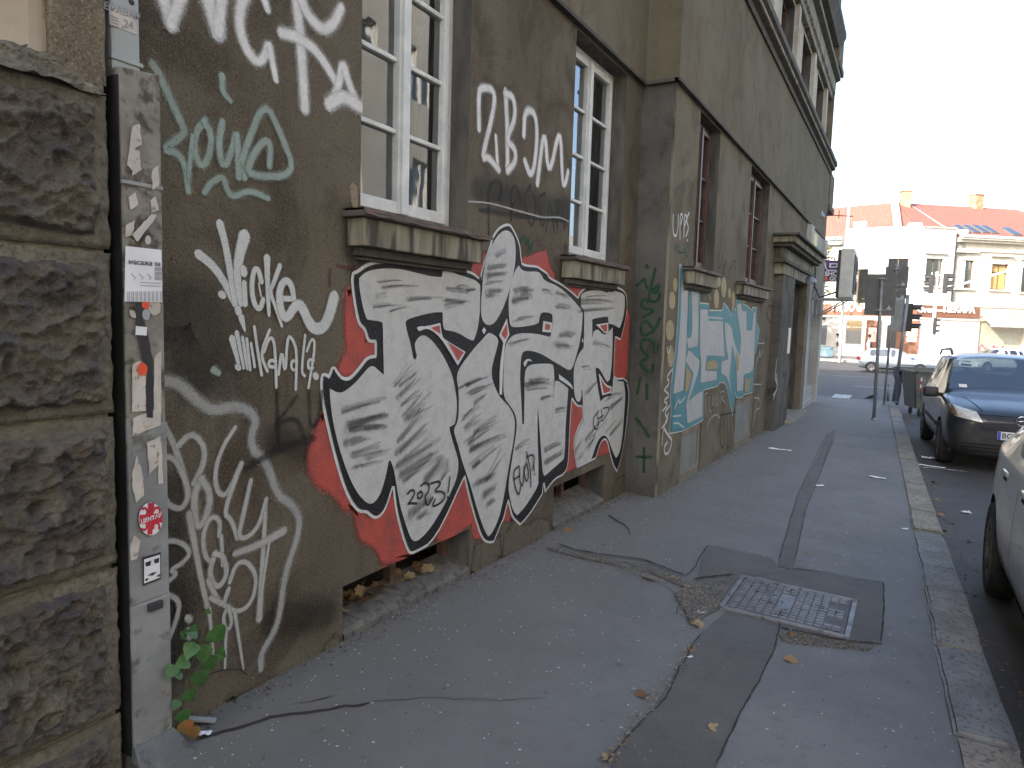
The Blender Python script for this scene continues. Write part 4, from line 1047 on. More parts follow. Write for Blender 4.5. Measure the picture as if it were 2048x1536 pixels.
# ------------------------------------------------------------ the big silver piece
LAY = dict(red=.0030, white=.0055, black=.0080, fill=.0105, smudge=.0125, inner=.0130, inner2=.0150, tag=.0165)
big = Film(WL1, HOLES1)
reds = [
 (ZA, [(430,320),(385,355),(375,450),(375,700),(390,830),(360,900),(320,1000),(330,1060),(400,1110),(660,900),(660,760),(560,780),(540,650),(480,600)]),
 (ZBm, [(185,180),(120,330),(65,520),(58,680),(85,760),(180,850),(290,905),(370,1030),(450,1030),(480,1230),(520,1290),(650,1360),(700,1500),(1000,1420),(850,1000),(790,830),(600,1090),(440,1000),(320,600),(230,250)]),
 (ZBm, [(1400,730),(1140,1290),(1250,1300),(1460,1140),(1462,1230),(1475,1265),(1500,1275),(1560,1250),(1560,1180)]),
 (ZD, [(415,1150),(360,1340),(395,1325),(460,1320)]),
 (ZC, [(165,470),(200,390),(268,385),(275,315),(310,310),(290,470),(255,570),(235,555)]),
 (ZC, [(600,365),(680,350),(740,318),(820,303),(850,440),(890,500),(888,560),(840,560),(760,470),(610,440)]),
 (ZC, [(972,562),(1080,552),(1180,532),(1192,600),(1100,710),(1080,710),(985,610)]),
 (ZE, [(548,240),(580,330),(575,450),(567,600),(562,760),(540,800),(455,790),(455,480),(515,510),(550,300)]),
 (ZE, [(155,930),(100,1490),(200,1440),(245,1080),(232,980)]),
 (ZE, [(395,1220),(325,1375),(450,1330)]),
]


outer = (W(WL1, ZA, [(430,230),(440,190),(490,165),(540,125),(600,100),(690,88),(800,95),(960,100),(1090,125),(1180,140),(1195,118),(1210,85),(1300,150),(1400,165),(1470,190),(1530,240)]) +
 W(WL1, ZC, [(245,562),(262,470),(290,370),(330,270),(350,190),(400,110),(450,80),(500,70),(530,110),(570,190),(595,270),(600,350),(610,410),(650,425),(740,430),(770,455),(830,495),(840,530),(940,580),(1020,640),(1085,700),(1100,660),(1140,620),(1200,590),(1270,585),(1330,605),(1350,570),(1370,600),(1460,625),(1500,670),(1510,760),(1500,860),(1480,960),(1450,1070),(1405,1045),(1400,1150),(1395,1290),(1395,1370),(1420,1395),(1475,1385),(1510,1420)]) +
 W(WL1, ZE, [(560,830),(572,880),(570,960),(555,1130),(543,1230),(530,1300),(510,1400),(485,1480),(455,1430),(430,1330),(415,1260),(395,1237),(370,1260),(350,1310),(330,1380),(190,1450),(165,1300),(175,1200),(235,1080),(228,1000),(190,1000),(155,945),(145,1080),(135,1300),(130,1420),(100,1500)]) +
 W(WL1, ZD, [(828,955),(740,1075),(728,1000),(718,1090),(600,1280),(520,1365),(450,1300),(425,1200),(414,1158),(375,1320),(360,1340),(290,1515),(230,1522),(180,1480),(120,1300),(60,1080),(30,945)]) +
 W(WL1, ZBm, [(1150,1290),(960,1400),(915,1395),(870,1270),(830,1130),(800,990),(785,838),(740,980),(700,1060),(640,1105),(590,1080),(560,1045),(500,1050),(440,990),(390,900),(340,770),(290,600),(240,400),(200,220),(175,100)]) +
 W(WL1, ZA, [(165,1195),(165,1100),(180,1055),(215,1050),(235,1065),(260,1000),(290,995),(320,1040),(350,1080),(400,1090),(440,1060),(500,990),(550,920),(590,900),(630,895),(630,790),(580,790),(560,760),(540,680),(490,640),(465,540),(440,380),(428,260)]))
f = Film(WL1, HOLES1); f.poly(chaikin(outer), LAY['white'], .006); bigo = f.build('graffiti_piece', PT['white'], BLD, 'big silver and black graffiti letters on red between the cellar windows')
for k, (z, p) in enumerate(reds):
    f = Film(WL1, HOLES1); f.poly(chaikin(W(WL1, z, p)), LAY['red']+k*.0002, .055 if k < 2 else .03); f.build('red_background', PT['red'], bigo)
f = Film(WL1, HOLES1); f.poly(chaikin(inset(chaikin(outer, True, 1), .0155), True, 1), LAY['black'], .005); f.build('black_outline', PT['black'], bigo)
letters = [
 W(WL1, ZA, [(490,240),(540,190),(620,165),(740,155),(860,165),(980,195),(1100,225),(1196,232),(1206,172),(1250,165),(1320,205),(1420,235),(1490,260),(1525,300),(1525,400),(1520,560),(1500,690),(1470,770),(1440,770),(1330,700),(1220,680),(1205,640),(1205,530),(1130,530),(1000,560),(900,590),(885,620),(900,700),(930,800),(953,925),(972,935),(984,900),(970,850),(965,800),(990,750),(1030,725),(1070,735),(1130,790),(1190,870),(1250,980),(1290,1080),(1310,1180),(1328,1300),(1322,1420),(1306,1485),(1262,1510)]) +
 W(WL1, ZBm, [(1265,350),(1300,470),(1335,580),(1340,660),(1320,770),(1260,900),(1180,1050),(1090,1190),(1000,1280),(960,1290),(930,1260),(890,1150),(850,1020),(820,880),(800,740),(780,650),(758,595),(740,610),(730,680),(700,800),(670,890),(620,960),(580,970),(540,950),(470,870),(400,730),(340,560),(290,380),(255,200),(240,40)]) +
 W(WL1, ZA, [(238,1180),(300,1215),(350,1215),(400,1180),(460,1130),(520,1060),(570,1000),(610,985),(650,1020),(702,1065),(700,960),(695,800),(695,700),(690,620),(660,605),(600,600),(555,590),(530,520),(505,400),(490,300)]),
 W(WL1, ZC, [(480,130),(520,160),(545,230),(550,330),(540,450),(510,590),(470,720),(420,840),(370,920),(320,945),(275,920),(252,850),(250,760),(262,640),(268,520),(290,400),(330,280),(390,180),(440,135)]),
 W(WL1, ZC, [(325,1000),(390,1040),(400,1080),(385,1150),(350,1270),(340,1360),(360,1440),(400,1530)]) +
 W(WL1, ZD, [(350,250),(420,320),(462,400),(472,480),(458,620),(428,780),(398,960),(370,1130),(330,1300),(270,1430),(235,1460),(200,1400),(140,1230),(80,1010),(40,900),(0,780)]) +
 W(WL1, ZBm, [(1340,480),(1300,360),(1305,320),(1330,275),(1343,200),(1342,60)]) + W(WL1, ZA, [(1345,1280),(1338,1180),(1322,1080),(1345,1010),(1400,930),(1480,830),(1536,770)]) + W(WL1, ZC, [(300,1018)]),
 W(WL1, ZC, [(575,430),(600,470),(650,485),(740,480),(770,510),(790,560),(900,600),(1000,680),(1090,780),(1122,830),(1117,950),(1097,1090),(1067,1200),(1037,1300),(1008,1328),(960,1300),(860,1240),(780,1190),(700,1160),(620,1155),(595,1200),(590,1300),(585,1400)]) +
 W(WL1, ZD, [(525,230),(535,470),(550,475),(552,300),(556,60)]) + W(WL1, ZC, [(625,1400),(630,1330),(650,1290),(700,1270),(860,1265),(876,1300),(880,1450)]) +
 W(WL1, ZD, [(816,60),(803,445),(812,200),(822,100),(850,90),(940,160),(930,300),(915,500),(910,700),(900,780),(800,870),(730,930),(715,900),(700,700),(682,450),(673,322),(668,450),(673,700),(678,850),(676,1000),(650,1060),(560,1200),(490,1275),(450,1230),(420,1100),(412,1000),(434,850),(466,650),(486,520),(486,440),(466,370),(426,310),(372,240),(367,100),(372,0)]) +
 W(WL1, ZC, [(447,1300),(452,1150),(480,1070),(530,1020),(620,1005),(740,1015),(840,1040),(855,1010),(865,900),(862,850),(830,830),(770,830),(755,860),(745,920),(700,940),(520,965),(495,920),(488,800),(490,680),(520,540),(550,460)]),
 W(WL1, ZE, [(217,185),(240,162),(300,147),(360,147),(414,168),(420,128),(460,152),(520,167),(538,190),(540,280),(520,380),(500,425),(450,395),(420,395),(415,340),(360,345),(300,360),(301,500),(310,450),(340,430),(370,465),(400,475),(430,440),(450,420),(450,520),(445,680),(430,800),(410,820),(380,770),(350,715),(325,715),(325,740),(340,850),(360,960),(390,930),(440,915),(450,850),(455,780),(480,810),(530,815),(545,900),(535,1060),(520,1250),(500,1340),(475,1375),(450,1330),(420,1240),(395,1205),(360,1220),(330,1270),(295,1385),(190,1440),(172,1300),(174,1220),(238,1095),(232,1020),(229,880),(222,875),(222,925),(210,960),(190,965),(170,920),(163,800),(167,700),(202,610),(237,570),(243,380),(240,300),(217,262)]),
]
for k, p in enumerate(letters):
    f = Film(WL1, HOLES1); f.poly(chaikin(p), LAY['fill'], .004); f.build('letter', PT['silver'], bigo)
f = Film(WL1, HOLES1)
for z, p in [(ZA, [(980,665),(1000,650),(1060,652),(1180,622),(1196,735),(1225,768),(1395,868),(1392,880),(1330,985),(1250,850),(1180,745),(1110,685),(1060,668),(1000,692)]),
 (ZC, [(470,880),(480,950),(492,1020),(470,1062),(452,1110),(440,1280),(428,1530),(408,1530),(408,1300),(440,1090),(403,1025)]),
 (ZC, [(783,903),(857,920),(850,1002),(773,995)]), (ZE, [(325,400),(415,385),(417,450),(395,467),(370,440),(345,415)]),
 (ZE, [(345,755),(365,780),(400,840),(440,852),(438,897),(373,916),(360,850)]), (ZC, [(620,1292),(613,1260),(635,1230),(670,1226),(688,1248),(650,1243),(630,1290)]),
 (ZC, [(915,1358),(1020,1436),(1040,1492),(1018,1465),(920,1400)]), (ZC, [(275,957),(293,985),(275,1018),(258,985)]), (ZC, [(1120,1050),(1125,1075),(1116,1090),(1112,1070)])]:
    f = Film(WL1, HOLES1); f.poly(chaikin(W(WL1, z, p), True, 1), LAY['inner'], .003); f.build('white_highlight', PT['white'], bigo)
f = Film(WL1, HOLES1)
for z, p in [(ZA, [(1098,663),(1172,642),(1182,715)]), (ZA, [(1240,785),(1380,872),(1330,945),(1280,850)]), (ZC, [(468,925),(476,1018),(455,1058),(420,1015)]),
 (ZC, [(800,925),(842,937),(835,982),(793,975)]), (ZE, [(352,407),(406,396),(406,445),(390,456),(368,427)]), (ZE, [(358,785),(393,850),(430,866),(430,885),(382,902)])]:
    f = Film(WL1, HOLES1); f.poly(chaikin(W(WL1, z, p), True, 1), LAY['inner2'], .003); f.build('red_detail', PT['redin'], bigo)
# grey spray shading across the letters
f = Film(WL1, HOLES1)
def sm(z, a, b, w, d=0):
    rs = random.Random(int(a[0]*13+b[1]))
    for q in range(3):
        ox, oy = rs.uniform(-22, 22)*q, rs.uniform(-16, 16)*q
        sm1(z, (a[0]+ox, a[1]+oy), (a[0]+(b[0]-a[0])*rs.uniform(.6, 1)+ox, a[1]+(b[1]-a[1])*rs.uniform(.6, 1)+oy), w*(1 if q == 0 else rs.uniform(.3, .7)), d+.0003*q)
def sm1(z, a, b, w, d=0): f.stroke(W(WL1, z, [a, ((a[0]+b[0])/2+4, (a[1]+b[1])/2-6), b]), w*2.1, LAY['smudge']+d, w*1.0)
for a, b, w in [((620,480),(840,450),.010),((900,420),(1190,405),.012),((700,320),(1000,300),.008),((1240,330),(1440,350),.012),((1240,430),(1460,460),.012),((1230,480),(1440,440),.009),((640,395),(760,370),.006),((760,520),(950,470),.006),((640,270),(900,250),.005)]: sm(ZA, a, b, w)
for a, b, w in [((360,1360),(720,1240),.016),((400,1480),(740,1390),.020),((430,1530),(700,1500),.016),((800,1150),(970,960),.009),((840,1150),(990,1010),.010),((820,1260),(1020,1060),.012),((860,1310),(1040,1180),.010),((870,1410),(1090,1200),.014),((900,1440),(1120,1310),.018)]: sm(ZA, a, b, w)
for a, b, w in [((400,330),(740,200),.020),((390,450),(560,400),.020),((560,330),(740,315),.014),((430,550),(740,440),.014),((540,570),(770,490),.010),((460,660),(520,630),.012),((520,650),(700,600),.006),
 ((830,420),(1090,130),.016),((820,520),(1150,260),.020),((840,640),(1180,350),.024),((850,720),(1210,450),.024),((880,760),(1230,500),.020),((1080,740),(1260,530),.030),((1180,770),(1270,640),.016),((940,1050),(1120,890),.030),((1000,1080),(1100,1020),.02),((1390,230),(1520,120),.016),((1400,330),(1530,210),.014),((1430,430),(1536,330),.014),((1440,520),(1536,430),.014),((1470,640),(1536,590),.016)]: sm(ZBm, a, b, w)
for a, b, w in [((370,340),(490,290),.012),((320,450),(480,420),.018),((310,520),(480,500),.018),((300,580),(440,570),.010),((300,660),(430,640),.020),((300,700),(400,690),.01),((540,640),(700,610),.016),((540,720),(700,690),.028),((600,650),(680,650),.02),((780,640),(860,660),.012),((900,780),(1020,800),.014),((900,660),(1010,720),.016),((940,1020),(1060,1030),.022),((880,1100),(1030,1110),.02),((500,1110),(740,1060),.010),((560,890),(700,870),.010),((130,640),(210,630),.012),((60,620),(150,600),.010),((1110,740),(1400,740),.016),((1120,810),(1440,790),.014),((1150,700),(1320,690),.008),((1220,1080),(1370,1130),.012),((1120,1300),(1220,1290),.010),((130,1450),(330,1340),.010),((60,1480),(180,1420),.010),((160,1530),(380,1420),.010),((640,1450),(850,1390),.018),((640,1490),(840,1470),.01)]: sm(ZC, a, b, w)
for a, b, w in [((50,130),(180,60),.012),((80,200),(230,110),.012),((120,280),(240,190),.012),((120,540),(360,400),.016),((60,640),(320,440),.014),((80,700),(400,540),.018),((100,850),(380,620),.014),((210,960),(370,690),.014),((150,980),(300,900),.024),((200,1100),(330,1020),.028),((230,1180),(300,1130),.02),((600,90),(800,70),.014),((600,120),(790,110),.012),((710,250),(810,220),.014),((480,690),(630,600),.012),((740,700),(880,620),.018),((740,800),(900,690),.022),((1090,200),(1200,60),.016),((1100,600),(1250,400),.024),((1120,680),(1200,560),.02),((1000,720),(1080,600),.016),((1300,330),(1430,220),.022),((1310,560),(1420,430),.02),((1030,780),(1080,700),.012),((830,350),(930,330),.014),((1290,240),(1400,200),.014)]: sm(ZD, a, b, w)
f.build('grey_shading', PT['smudge'], bigo)['kind'] = 'stuff'
f = Film(WL1, HOLES1)
def tg(z, p, w, d=0): f.stroke(W(WL1, z, p), w, LAY['tag']+d)
for i, p in enumerate([[(900,880),(925,848),(960,855),(950,905),(900,975),(900,960),(975,965)],[(1008,862),(982,882),(985,922),(1012,918),(1030,880),(1008,862)],[(1012,812),(1045,785),(1085,800),(1078,860),(1040,905),(1065,1000),(1110,915)],[(1095,795),(1165,772),(1182,800),(1115,868),(1190,858),(1225,895),(1185,960),(1100,998),(1130,930)],[(1258,740),(1242,865)],[(1238,910),(1239,916)]]): tg(ZBm, p, .0100, i*.0004)
f.build('signature', PT['tagblack'], bigo, 'black scrawled year'); f = Film(WL1, HOLES1)
for i, p in enumerate([[(500,842),(455,875),(455,960),(470,1040),(500,1105),(515,1020)],[(455,960),(505,925)],[(505,860),(505,990),(535,1025),(545,850)],[(562,815),(540,890),(565,995),(588,900),(562,815)],[(565,720),(598,860),(603,1020)],[(568,765),(610,735),(637,765),(618,870)],[(628,810),(632,880)],[(635,908),(636,914)]]): tg(ZD, p, .0105, i*.0004)
f.build('signature', PT['tagblack'], bigo, 'black scrawled name'); f = Film(WL1, HOLES1)
for i, p in enumerate([[(1200,358),(1150,425),(1158,500),(1185,528),(1202,475)],[(1188,388),(1200,470)],[(1225,345),(1232,450)],[(1198,425),(1240,398)],[(1240,335),(1288,322),(1294,350),(1240,442)]]): tg(ZD, p, .0095, i*.0004)
f.build('signature', PT['tagblack'], bigo, 'black three-letter scrawl')
f = Film(WL1, HOLES1)
f.stroke(W(WL1, ZE, [(530,790),(575,850),(572,960),(556,1130),(542,1230)]), .010, .0062); f.build('light_blue_edge', PT['lightblue'], bigo)

# ------------------------------------------------------------ broken render at the foot of the wall and round the sill
PT['spall'] = paint('broken_render', (0.135, 0.112, 0.080), 0.1, 0.9, 1.0, (0.075, 0.062, 0.046), 0.9, 22.0, fine=45)
PT['bare'] = paint('bare_plaster', (0.26, 0.205, 0.135), 0.1, 0.9, 0.9, (0.15, 0.115, 0.075), 0.8, 30.0, fine=60)
PT['grime'] = paint('grime_film', (0.030, 0.026, 0.020), 0.0, 1.3, 0.8, opac=0.55, fine=40)
for pts, m in (([(1003,1118),(1008,1070),(1030,1040),(1052,1052),(1075,1035),(1098,1040),(1100,1100),(1050,1120)], 'spall'), ([(640,1320),(648,1290),(668,1268),(684,1280),(684,1310),(655,1325)], 'spall'), ([(455,1400),(500,1380),(560,1352),(620,1325),(640,1330),(560,1375),(480,1415)], 'spall'), ([(1060,1100),(1070,1060),(1100,1030),(1104,1090)], 'spall'),
    ([(697,372),(704,362),(714,372),(717,400),(715,418),(705,415),(700,395)], 'bare'), ([(940,1150),(948,1090),(1000,1070),(1004,1115),(955,1150)], 'spall'), ([(1225,1000),(1230,960),(1250,950),(1252,1000)], 'spall')):
    f = Film(WL1, HOLES1); q = [WL1.px(*p) for p in pts]; f.poly(chaikin(q), .0016+.0003*(int(pts[0][0]) % 5), .05 if m == 'spall' else .02); f.build('broken_render', PT[m], BLD)
for pts, w_ in (([(705,440),(700,500),(712,530)], .10), ([(330,640),(380,600),(420,640),(400,720)], .22), ([(330,1010),(340,1150),(360,1300)], .16), ([(960,380),(1040,400),(1130,420)], .14), ([(560,880),(620,900)], .12), ([(1130,500),(1122,560)], .08), ([(560,1240),(640,1230)], .15)):
    f = Film(WL1, HOLES1); f.stroke([WL1.px(*p) for p in pts], w_, .0012); f.build('grime_stain', PT['grime'], BLD)
# ------------------------------------------------------------ tags on the brown wall
def tagfilm(wall, holes, z, strokes, base, name, mat, label=None, step=.0004, smooth=2):
    WID = 2.35 if mat in (PT['whitesoft'],) else 2.15 if mat is PT['teal'] else 1.9 if mat is PT['greywhite'] else 1.75
    """strokes: (points, width in view px [, end width])"""
    F = Film(wall, holes)
    for i, s_ in enumerate(strokes):
        pts = s_[0]; p = W(wall, z, pts); u, v = mp(z, [pts[len(pts)//2]])[0]
        k = (wall.px(u, v+2)-wall.px(u, v-2)).length/4*z[2]       # metres per view pixel here
        F.stroke(p, s_[1]*k/2*WID, base+i*step, (s_[2] if len(s_) > 2 else s_[1])*k/2*WID, smooth)
    return F.build(name, mat, BLD, label)
tagfilm(WL1, HOLES1, ZT, [([(75,-90),(145,165)],100,80),([(240,-90),(155,165)],90,80),([(400,-90),(485,225)],120,95),([(530,-80),(495,215)],80),
 ([(700,-60),(650,60),(645,200),(690,350),(770,460),(830,430),(862,300),(880,420),(912,575)],82,45),([(805,-70),(850,60)],66,50),
 ([(1055,-90),(1080,150),(1105,450),(1122,775)],78),([(965,245),(1080,275),(1220,380),(1345,590)],66),([(1085,-40),(1140,110),(1260,235),(1340,170),(1385,70)],78,64),
 ([(1325,740),(1375,620),(1400,440),(1440,600),(1505,760)],62),([(1310,755),(1400,700),(1515,775)],84)], .0035, 'graffiti_tag', PT['whitesoft'], 'large soft white letters under the roof of the picture left of the window')
tagfilm(WL1, HOLES1, ZT, [([(20,480),(60,540),(130,700),(245,945),(245,975),(180,1030),(85,1100),(190,1115),(250,1200),(272,1390)],58,46),
 ([(395,885),(330,960),(310,1100),(370,1235),(430,1140),(445,990),(395,895)],48),([(305,1000),(275,1290)],36),([(520,905),(490,1060),(530,1250),(600,1080),(630,925),(640,1285)],50),
 ([(680,1290),(650,1220),(700,1060),(830,735),(940,960),(1070,1290),(690,1292),(735,1150),(820,1030),(875,1040),(865,1205)],46),([(520,575),(520,670),(575,735)],56,36),([(395,1400),(440,1330),(530,1285),(555,1400),(600,1445),(720,1390),(850,1450)],42)],
 .0045, 'graffiti_tag', PT['teal'], 'pale teal lettering with a triangle beside the drainpipe')
tagfilm(WL1, HOLES1, ZV, [([(325,365),(420,440),(500,560),(560,690)],54,40),([(463,165),(500,300),(530,480),(562,690)],50,40),([(622,255),(590,370),(573,520),(600,690)],84,34),([(474,632),(477,634)],44),
 ([(618,470),(620,480)],50),([(622,560),(628,690)],36),([(580,735),(584,745)],44),([(603,790),(625,870)],42,14),([(735,540),(712,455),(682,470),(668,600),(692,710),(728,730),(745,670)],34),([(718,560),(732,640)],12),
 ([(772,395),(775,550),(785,765)],48,22),([(855,445),(810,570),(790,610),(830,720),(870,840)],34,18),([(848,658),(945,660)],32),([(950,660),(935,560),(890,530),(850,600),(860,740),(900,800),(960,700),(1000,700),(1050,820),(1090,862),(1150,850),(1190,760),(1215,660)],34,84)],
 .0040, 'graffiti_tag', PT['whitehard'], 'white tag with a long curling tail beside the big silver piece')
tagfilm(WL1, HOLES1, ZV, [([(545,930),(590,1110)],42,20),([(575,890),(620,1120)],30,18),([(612,920),(645,1120)],22),([(640,930),(662,1130)],20),([(668,960),(692,1110)],18),([(690,850),(712,1010),(738,1165)],20),([(790,870),(728,1030),(775,1140)],20),
 ([(755,1010),(785,920),(820,925),(832,1100),(835,1245)],20),([(830,1075),(790,1068),(782,1112),(822,1115)],20),([(850,1160),(872,980),(895,1190),(907,900),(945,930),(972,1010),(964,1260)],20),([(962,1078),(935,1070),(935,1132),(965,1135)],18),([(1026,905),(1000,1150),(1022,1172)],18),([(1038,1005),(1070,918),(1096,960),(1048,1250)],18),([(1080,1070),(1047,1062),(1044,1128),(1075,1120)],18),([(575,1115),(578,1117)],36),([(1094,1174),(1097,1177)],40)],
 .0042, 'graffiti_tag', PT['whitehard'], 'thin dripping white tag below the curling one')
tagfilm(WL1, HOLES1, ZW, [([(760,700),(757,520),(770,478),(845,490),(842,600),(772,880),(805,855),(865,930)],34),([(852,755),(862,920)],26),([(905,510),(915,720),(915,930)],36),([(905,515),(950,530),(960,650),(905,770),(958,815),(960,890),(918,935)],34),([(1005,735),(1010,605),(1065,612),(1080,740),(1062,920),(1040,968),(1012,890)],34),([(1080,1000),(1118,675),(1140,1000),(1205,665),(1215,1015),(1232,1010),(1245,950)],34)],
 .0035, 'graffiti_tag', PT['whitesoft'], 'four soft white letters between the two white windows')
tagfilm(WL1, HOLES1, ZW, [([(815,1300),(808,990),(895,1000),(872,1090)],24),([(770,1150),(960,1180),(1240,1210)],26),([(935,1200),(938,1010),(985,1045),(975,1100),(940,1130)],22),([(1040,1022),(1002,1090),(1050,1275),(1076,1120),(1040,1022)],20),([(1120,1062),(1088,1075),(1098,1250),(1125,1220),(1098,1160)],18),([(1128,1275),(1150,1080),(1172,1275)],18),([(1190,1270),(1188,1090),(1216,1110),(1200,1170)],16),([(1224,1180),(1226,1290),(1250,1160),(1252,1290)],14)],
 .0030, 'graffiti_tag', PT['blacksoft'], 'faded black Cyrillic word below the soft white letters')
tagfilm(WL1, HOLES1, ZW, [([(700,1105),(810,1112),(930,1145),(1040,1175),(1110,1195),(1200,1190),(1248,1215)],9)], .0050, 'chalk_line', PT['chalk'])
tagfilm(WL1, HOLES1, ZW, [([(985,1330),(1010,1290),(1020,1330)],18),([(1030,1310),(1035,1380),(1055,1330)],18)], .0050, 'graffiti_tag', PT['green'])
tagfilm(WL1, HOLES1, ZL, [([(30,145),(130,150),(230,250),(300,290),(380,265),(460,280),(502,330),(475,400),(480,470),(550,530),(600,690),(650,712),(702,780),(700,870),(632,1060),(610,1250),(580,1340),(520,1430),(520,1500)],58,40)], .0030, 'graffiti_tag', PT['greysoft'], 'soft grey wavy outline around the loops beside the drainpipe')
tagfilm(WL1, HOLES1, ZL, [([(40,315),(100,420),(150,560),(178,690)],28),([(130,450),(190,388),(250,440),(255,530),(205,625)],28),([(50,500),(110,510),(150,580),(182,680),(150,752),(90,740),(55,690)],26),([(240,612),(200,680),(212,850),(260,800),(285,680),(240,612)],34),([(180,780),(230,1050),(270,1225)],32,24),
 ([(395,368),(330,470),(300,580),(310,670),(350,690),(380,640),(425,540)],22,26),([(425,540),(340,770),(380,800),(405,885)],26,22),([(470,620),(430,800),(410,882),(450,890),(510,830),(542,708)],24),([(542,708),(520,1100),(510,1262)],20,34),([(400,958),(500,925),(622,855)],28,40),([(558,900),(520,1150)],16),
 ([(320,870),(325,800),(280,780),(240,870),(250,970),(280,1000)],24),([(330,880),(335,1010)],20),([(300,960),(268,1060),(310,1130),(360,1060),(340,970),(300,962)],26),([(370,1090),(400,1000),(460,1000),(500,1080),(470,1200),(400,1240),(350,1205),(280,1170)],22),([(268,1090),(330,1222),(362,1130)],24),([(360,1212),(335,1260),(350,1332),(382,1290),(362,1212)],20),([(350,1332),(345,1500)],20,12),([(392,1240),(432,1500)],20,12),([(270,1225),(292,1440)],22,12),
 ([(60,900),(130,900),(185,950),(150,1000),(80,1040),(120,1050),(75,1092)],22),([(70,1148),(130,1180),(120,1260),(80,1360)],22),([(170,1265),(173,1268)],32),([(172,1330),(175,1345)],36)],
 .0042, 'graffiti_tag', PT['greywhite'], 'grey looping tag low on the wall beside the drainpipe')
tagfilm(WL1, HOLES1, ZL, [([(595,200),(602,435)],24),([(690,220),(605,330)],20),([(600,350),(660,322),(700,335),(722,405)],24),([(748,200),(750,385),(800,325),(806,200)],22),([(590,470),(760,420)],40),([(455,555),(560,490)],36)], .0050, 'graffiti_tag', PT['blacksoft'], 'faded black letters at the left tip of the big silver piece')
tagfilm(WL1, HOLES1, ZV, [([(430,1140),(445,1150)],52,40)], .0052, 'paint_blot', PT['teal'])
tagfilm(WL1, HOLES1, ZV, [([(1200,470),(1195,560)],28),([(1250,440),(1370,460)],22)], .0026, 'paint_blot', PT['darkred'])

# ------------------------------------------------------------ pilaster and far section
tagfilm(WL3, (), ZG, [([(145,248),(147,255)],16),([(190,265),(150,440)],13),([(92,352),(140,310),(135,350),(165,390),(212,340),(202,400),(160,378)],14),([(215,400),(200,450),(122,420),(112,480),(200,480),(130,522)],14),([(215,530),(185,602),(150,540),(110,562),(120,630),(182,600)],14),([(205,670),(185,730),(190,650),(122,640),(110,700),(165,740),(95,765),(170,835),(180,780)],14),([(110,850),(95,930)],12),([(145,888),(147,960)],14),([(88,1070),(125,1110),(155,1165)],14),([(95,1275),(165,1275)],14),([(130,1230),(130,1355)],12)],
 .0030, 'graffiti_tag', PT['green'], 'dark green vertical scribble down the side of the pilaster')
pk = Film(WL2, HOLES2)
sil = W(WL2, ZK, [(150,36),(218,140),(238,208),(308,213),(303,335),(372,342),(377,392),(478,392),(488,332),(527,382),(547,435),(555,358),(580,396),(583,283),(627,293),(632,343),(667,353),(708,396),(708,368),(742,370),(738,480),(764,545),(740,695),(722,722),(718,830),(708,1015),(642,1030),(637,1048),(583,1060),(575,1005),(568,1080),(556,1188),(527,1060),(512,962),(480,930),(452,943),(442,965),(333,993),(328,1225),(190,1305),(70,1328),(86,1180),(76,1040),(96,850),(126,600),(141,300)])
pk.poly(chaikin(inset(sil, -.012), True, 1), .003, .012); pko = pk.build('graffiti_piece', PT['whitehard'], BLD, 'pale letters edged in turquoise beside the doorway')
f = Film(WL2, HOLES2); f.poly(chaikin(sil, True, 1), .006, .006); f.build('turquoise_outline', PT['turq'], pko)
for p in [[(160,150),(212,192),(207,400),(198,540),(200,600),(187,800),(172,1000),(95,1030),(122,780),(150,500)],
 [(235,238),(288,238),(290,560),(283,662),(212,678),(198,605),(232,595),(243,500)], [(190,775),(215,690),(298,770),(290,850),(255,960),(212,1085),(270,1035),(322,1005),(320,1200),(205,1255),(195,1110),(252,870)],
 [(303,378),(362,382),(360,432),(476,442),(480,560),(492,742),(430,735),(352,735),(342,850),(430,855),(430,920),(305,945),(312,780),(298,700)],
 [(490,475),(545,505),(560,620),(608,748),(618,600),(590,425),(590,335),(618,335),(625,392),(658,392),(660,542),(703,540),(716,402),(730,402),(716,800),(702,858),(640,880),(632,1000),(588,1012),(582,800),(548,650),(540,780),(528,900),(550,1060),(515,900),(465,872),(468,780),(520,762),(500,640)]]:
    f = Film(WL2, HOLES2); f.poly(chaikin(W(WL2, ZK, p), True, 1), .009, .008); f.build('letter', PT['silver2'], pko)
f = Film(WL2, HOLES2)
for p in [[(213,240),(228,242),(226,545),(208,548)], [(365,447),(475,458),(475,468),(365,466)], [(100,1045),(185,1030),(190,1090),(150,1150),(100,1170)], [(85,1195),(190,1180),(190,1290),(80,1310)], [(665,470),(700,500),(700,525),(662,525)]]: f = Film(WL2, HOLES2); f.poly(chaikin(W(WL2, ZK, p), True, 1), .0115, .006); f.build('turquoise_detail', PT['turq'], pko)
f = Film(WL2, HOLES2)
for p in [[(195,820),(235,870),(205,1000),(180,1010)], [(352,780),(425,765),(440,830),(350,845)], [(580,700),(600,760),(600,840),(578,860)], [(645,920),(690,905),(680,1010),(645,1020)]]: f = Film(WL2, HOLES2); f.poly(chaikin(W(WL2, ZK, p), True, 1), .012, .010); f.build('beige_detail', PT['beige'], pko)
f = Film(WL2, HOLES2)
f.stroke(W(WL2, ZK, [(100,1140),(140,1060),(135,1110),(185,1050)]), .012, .0135); f.stroke(W(WL2, ZK, [(95,1255),(130,1250),(170,1285)]), .012, .0137); f.stroke(W(WL2, ZK, [(90,1200),(150,1195)]), .010, .0139)
f.build('white_detail', PT['whitehard'], pko); f = Film(WL2, HOLES2); f.stroke(W(WL2, ZK, [(365,500),(470,580)]), .006, .0141); f.build('white_detail', PT['whitehard'], pko)
f = Film(WL2, HOLES2)
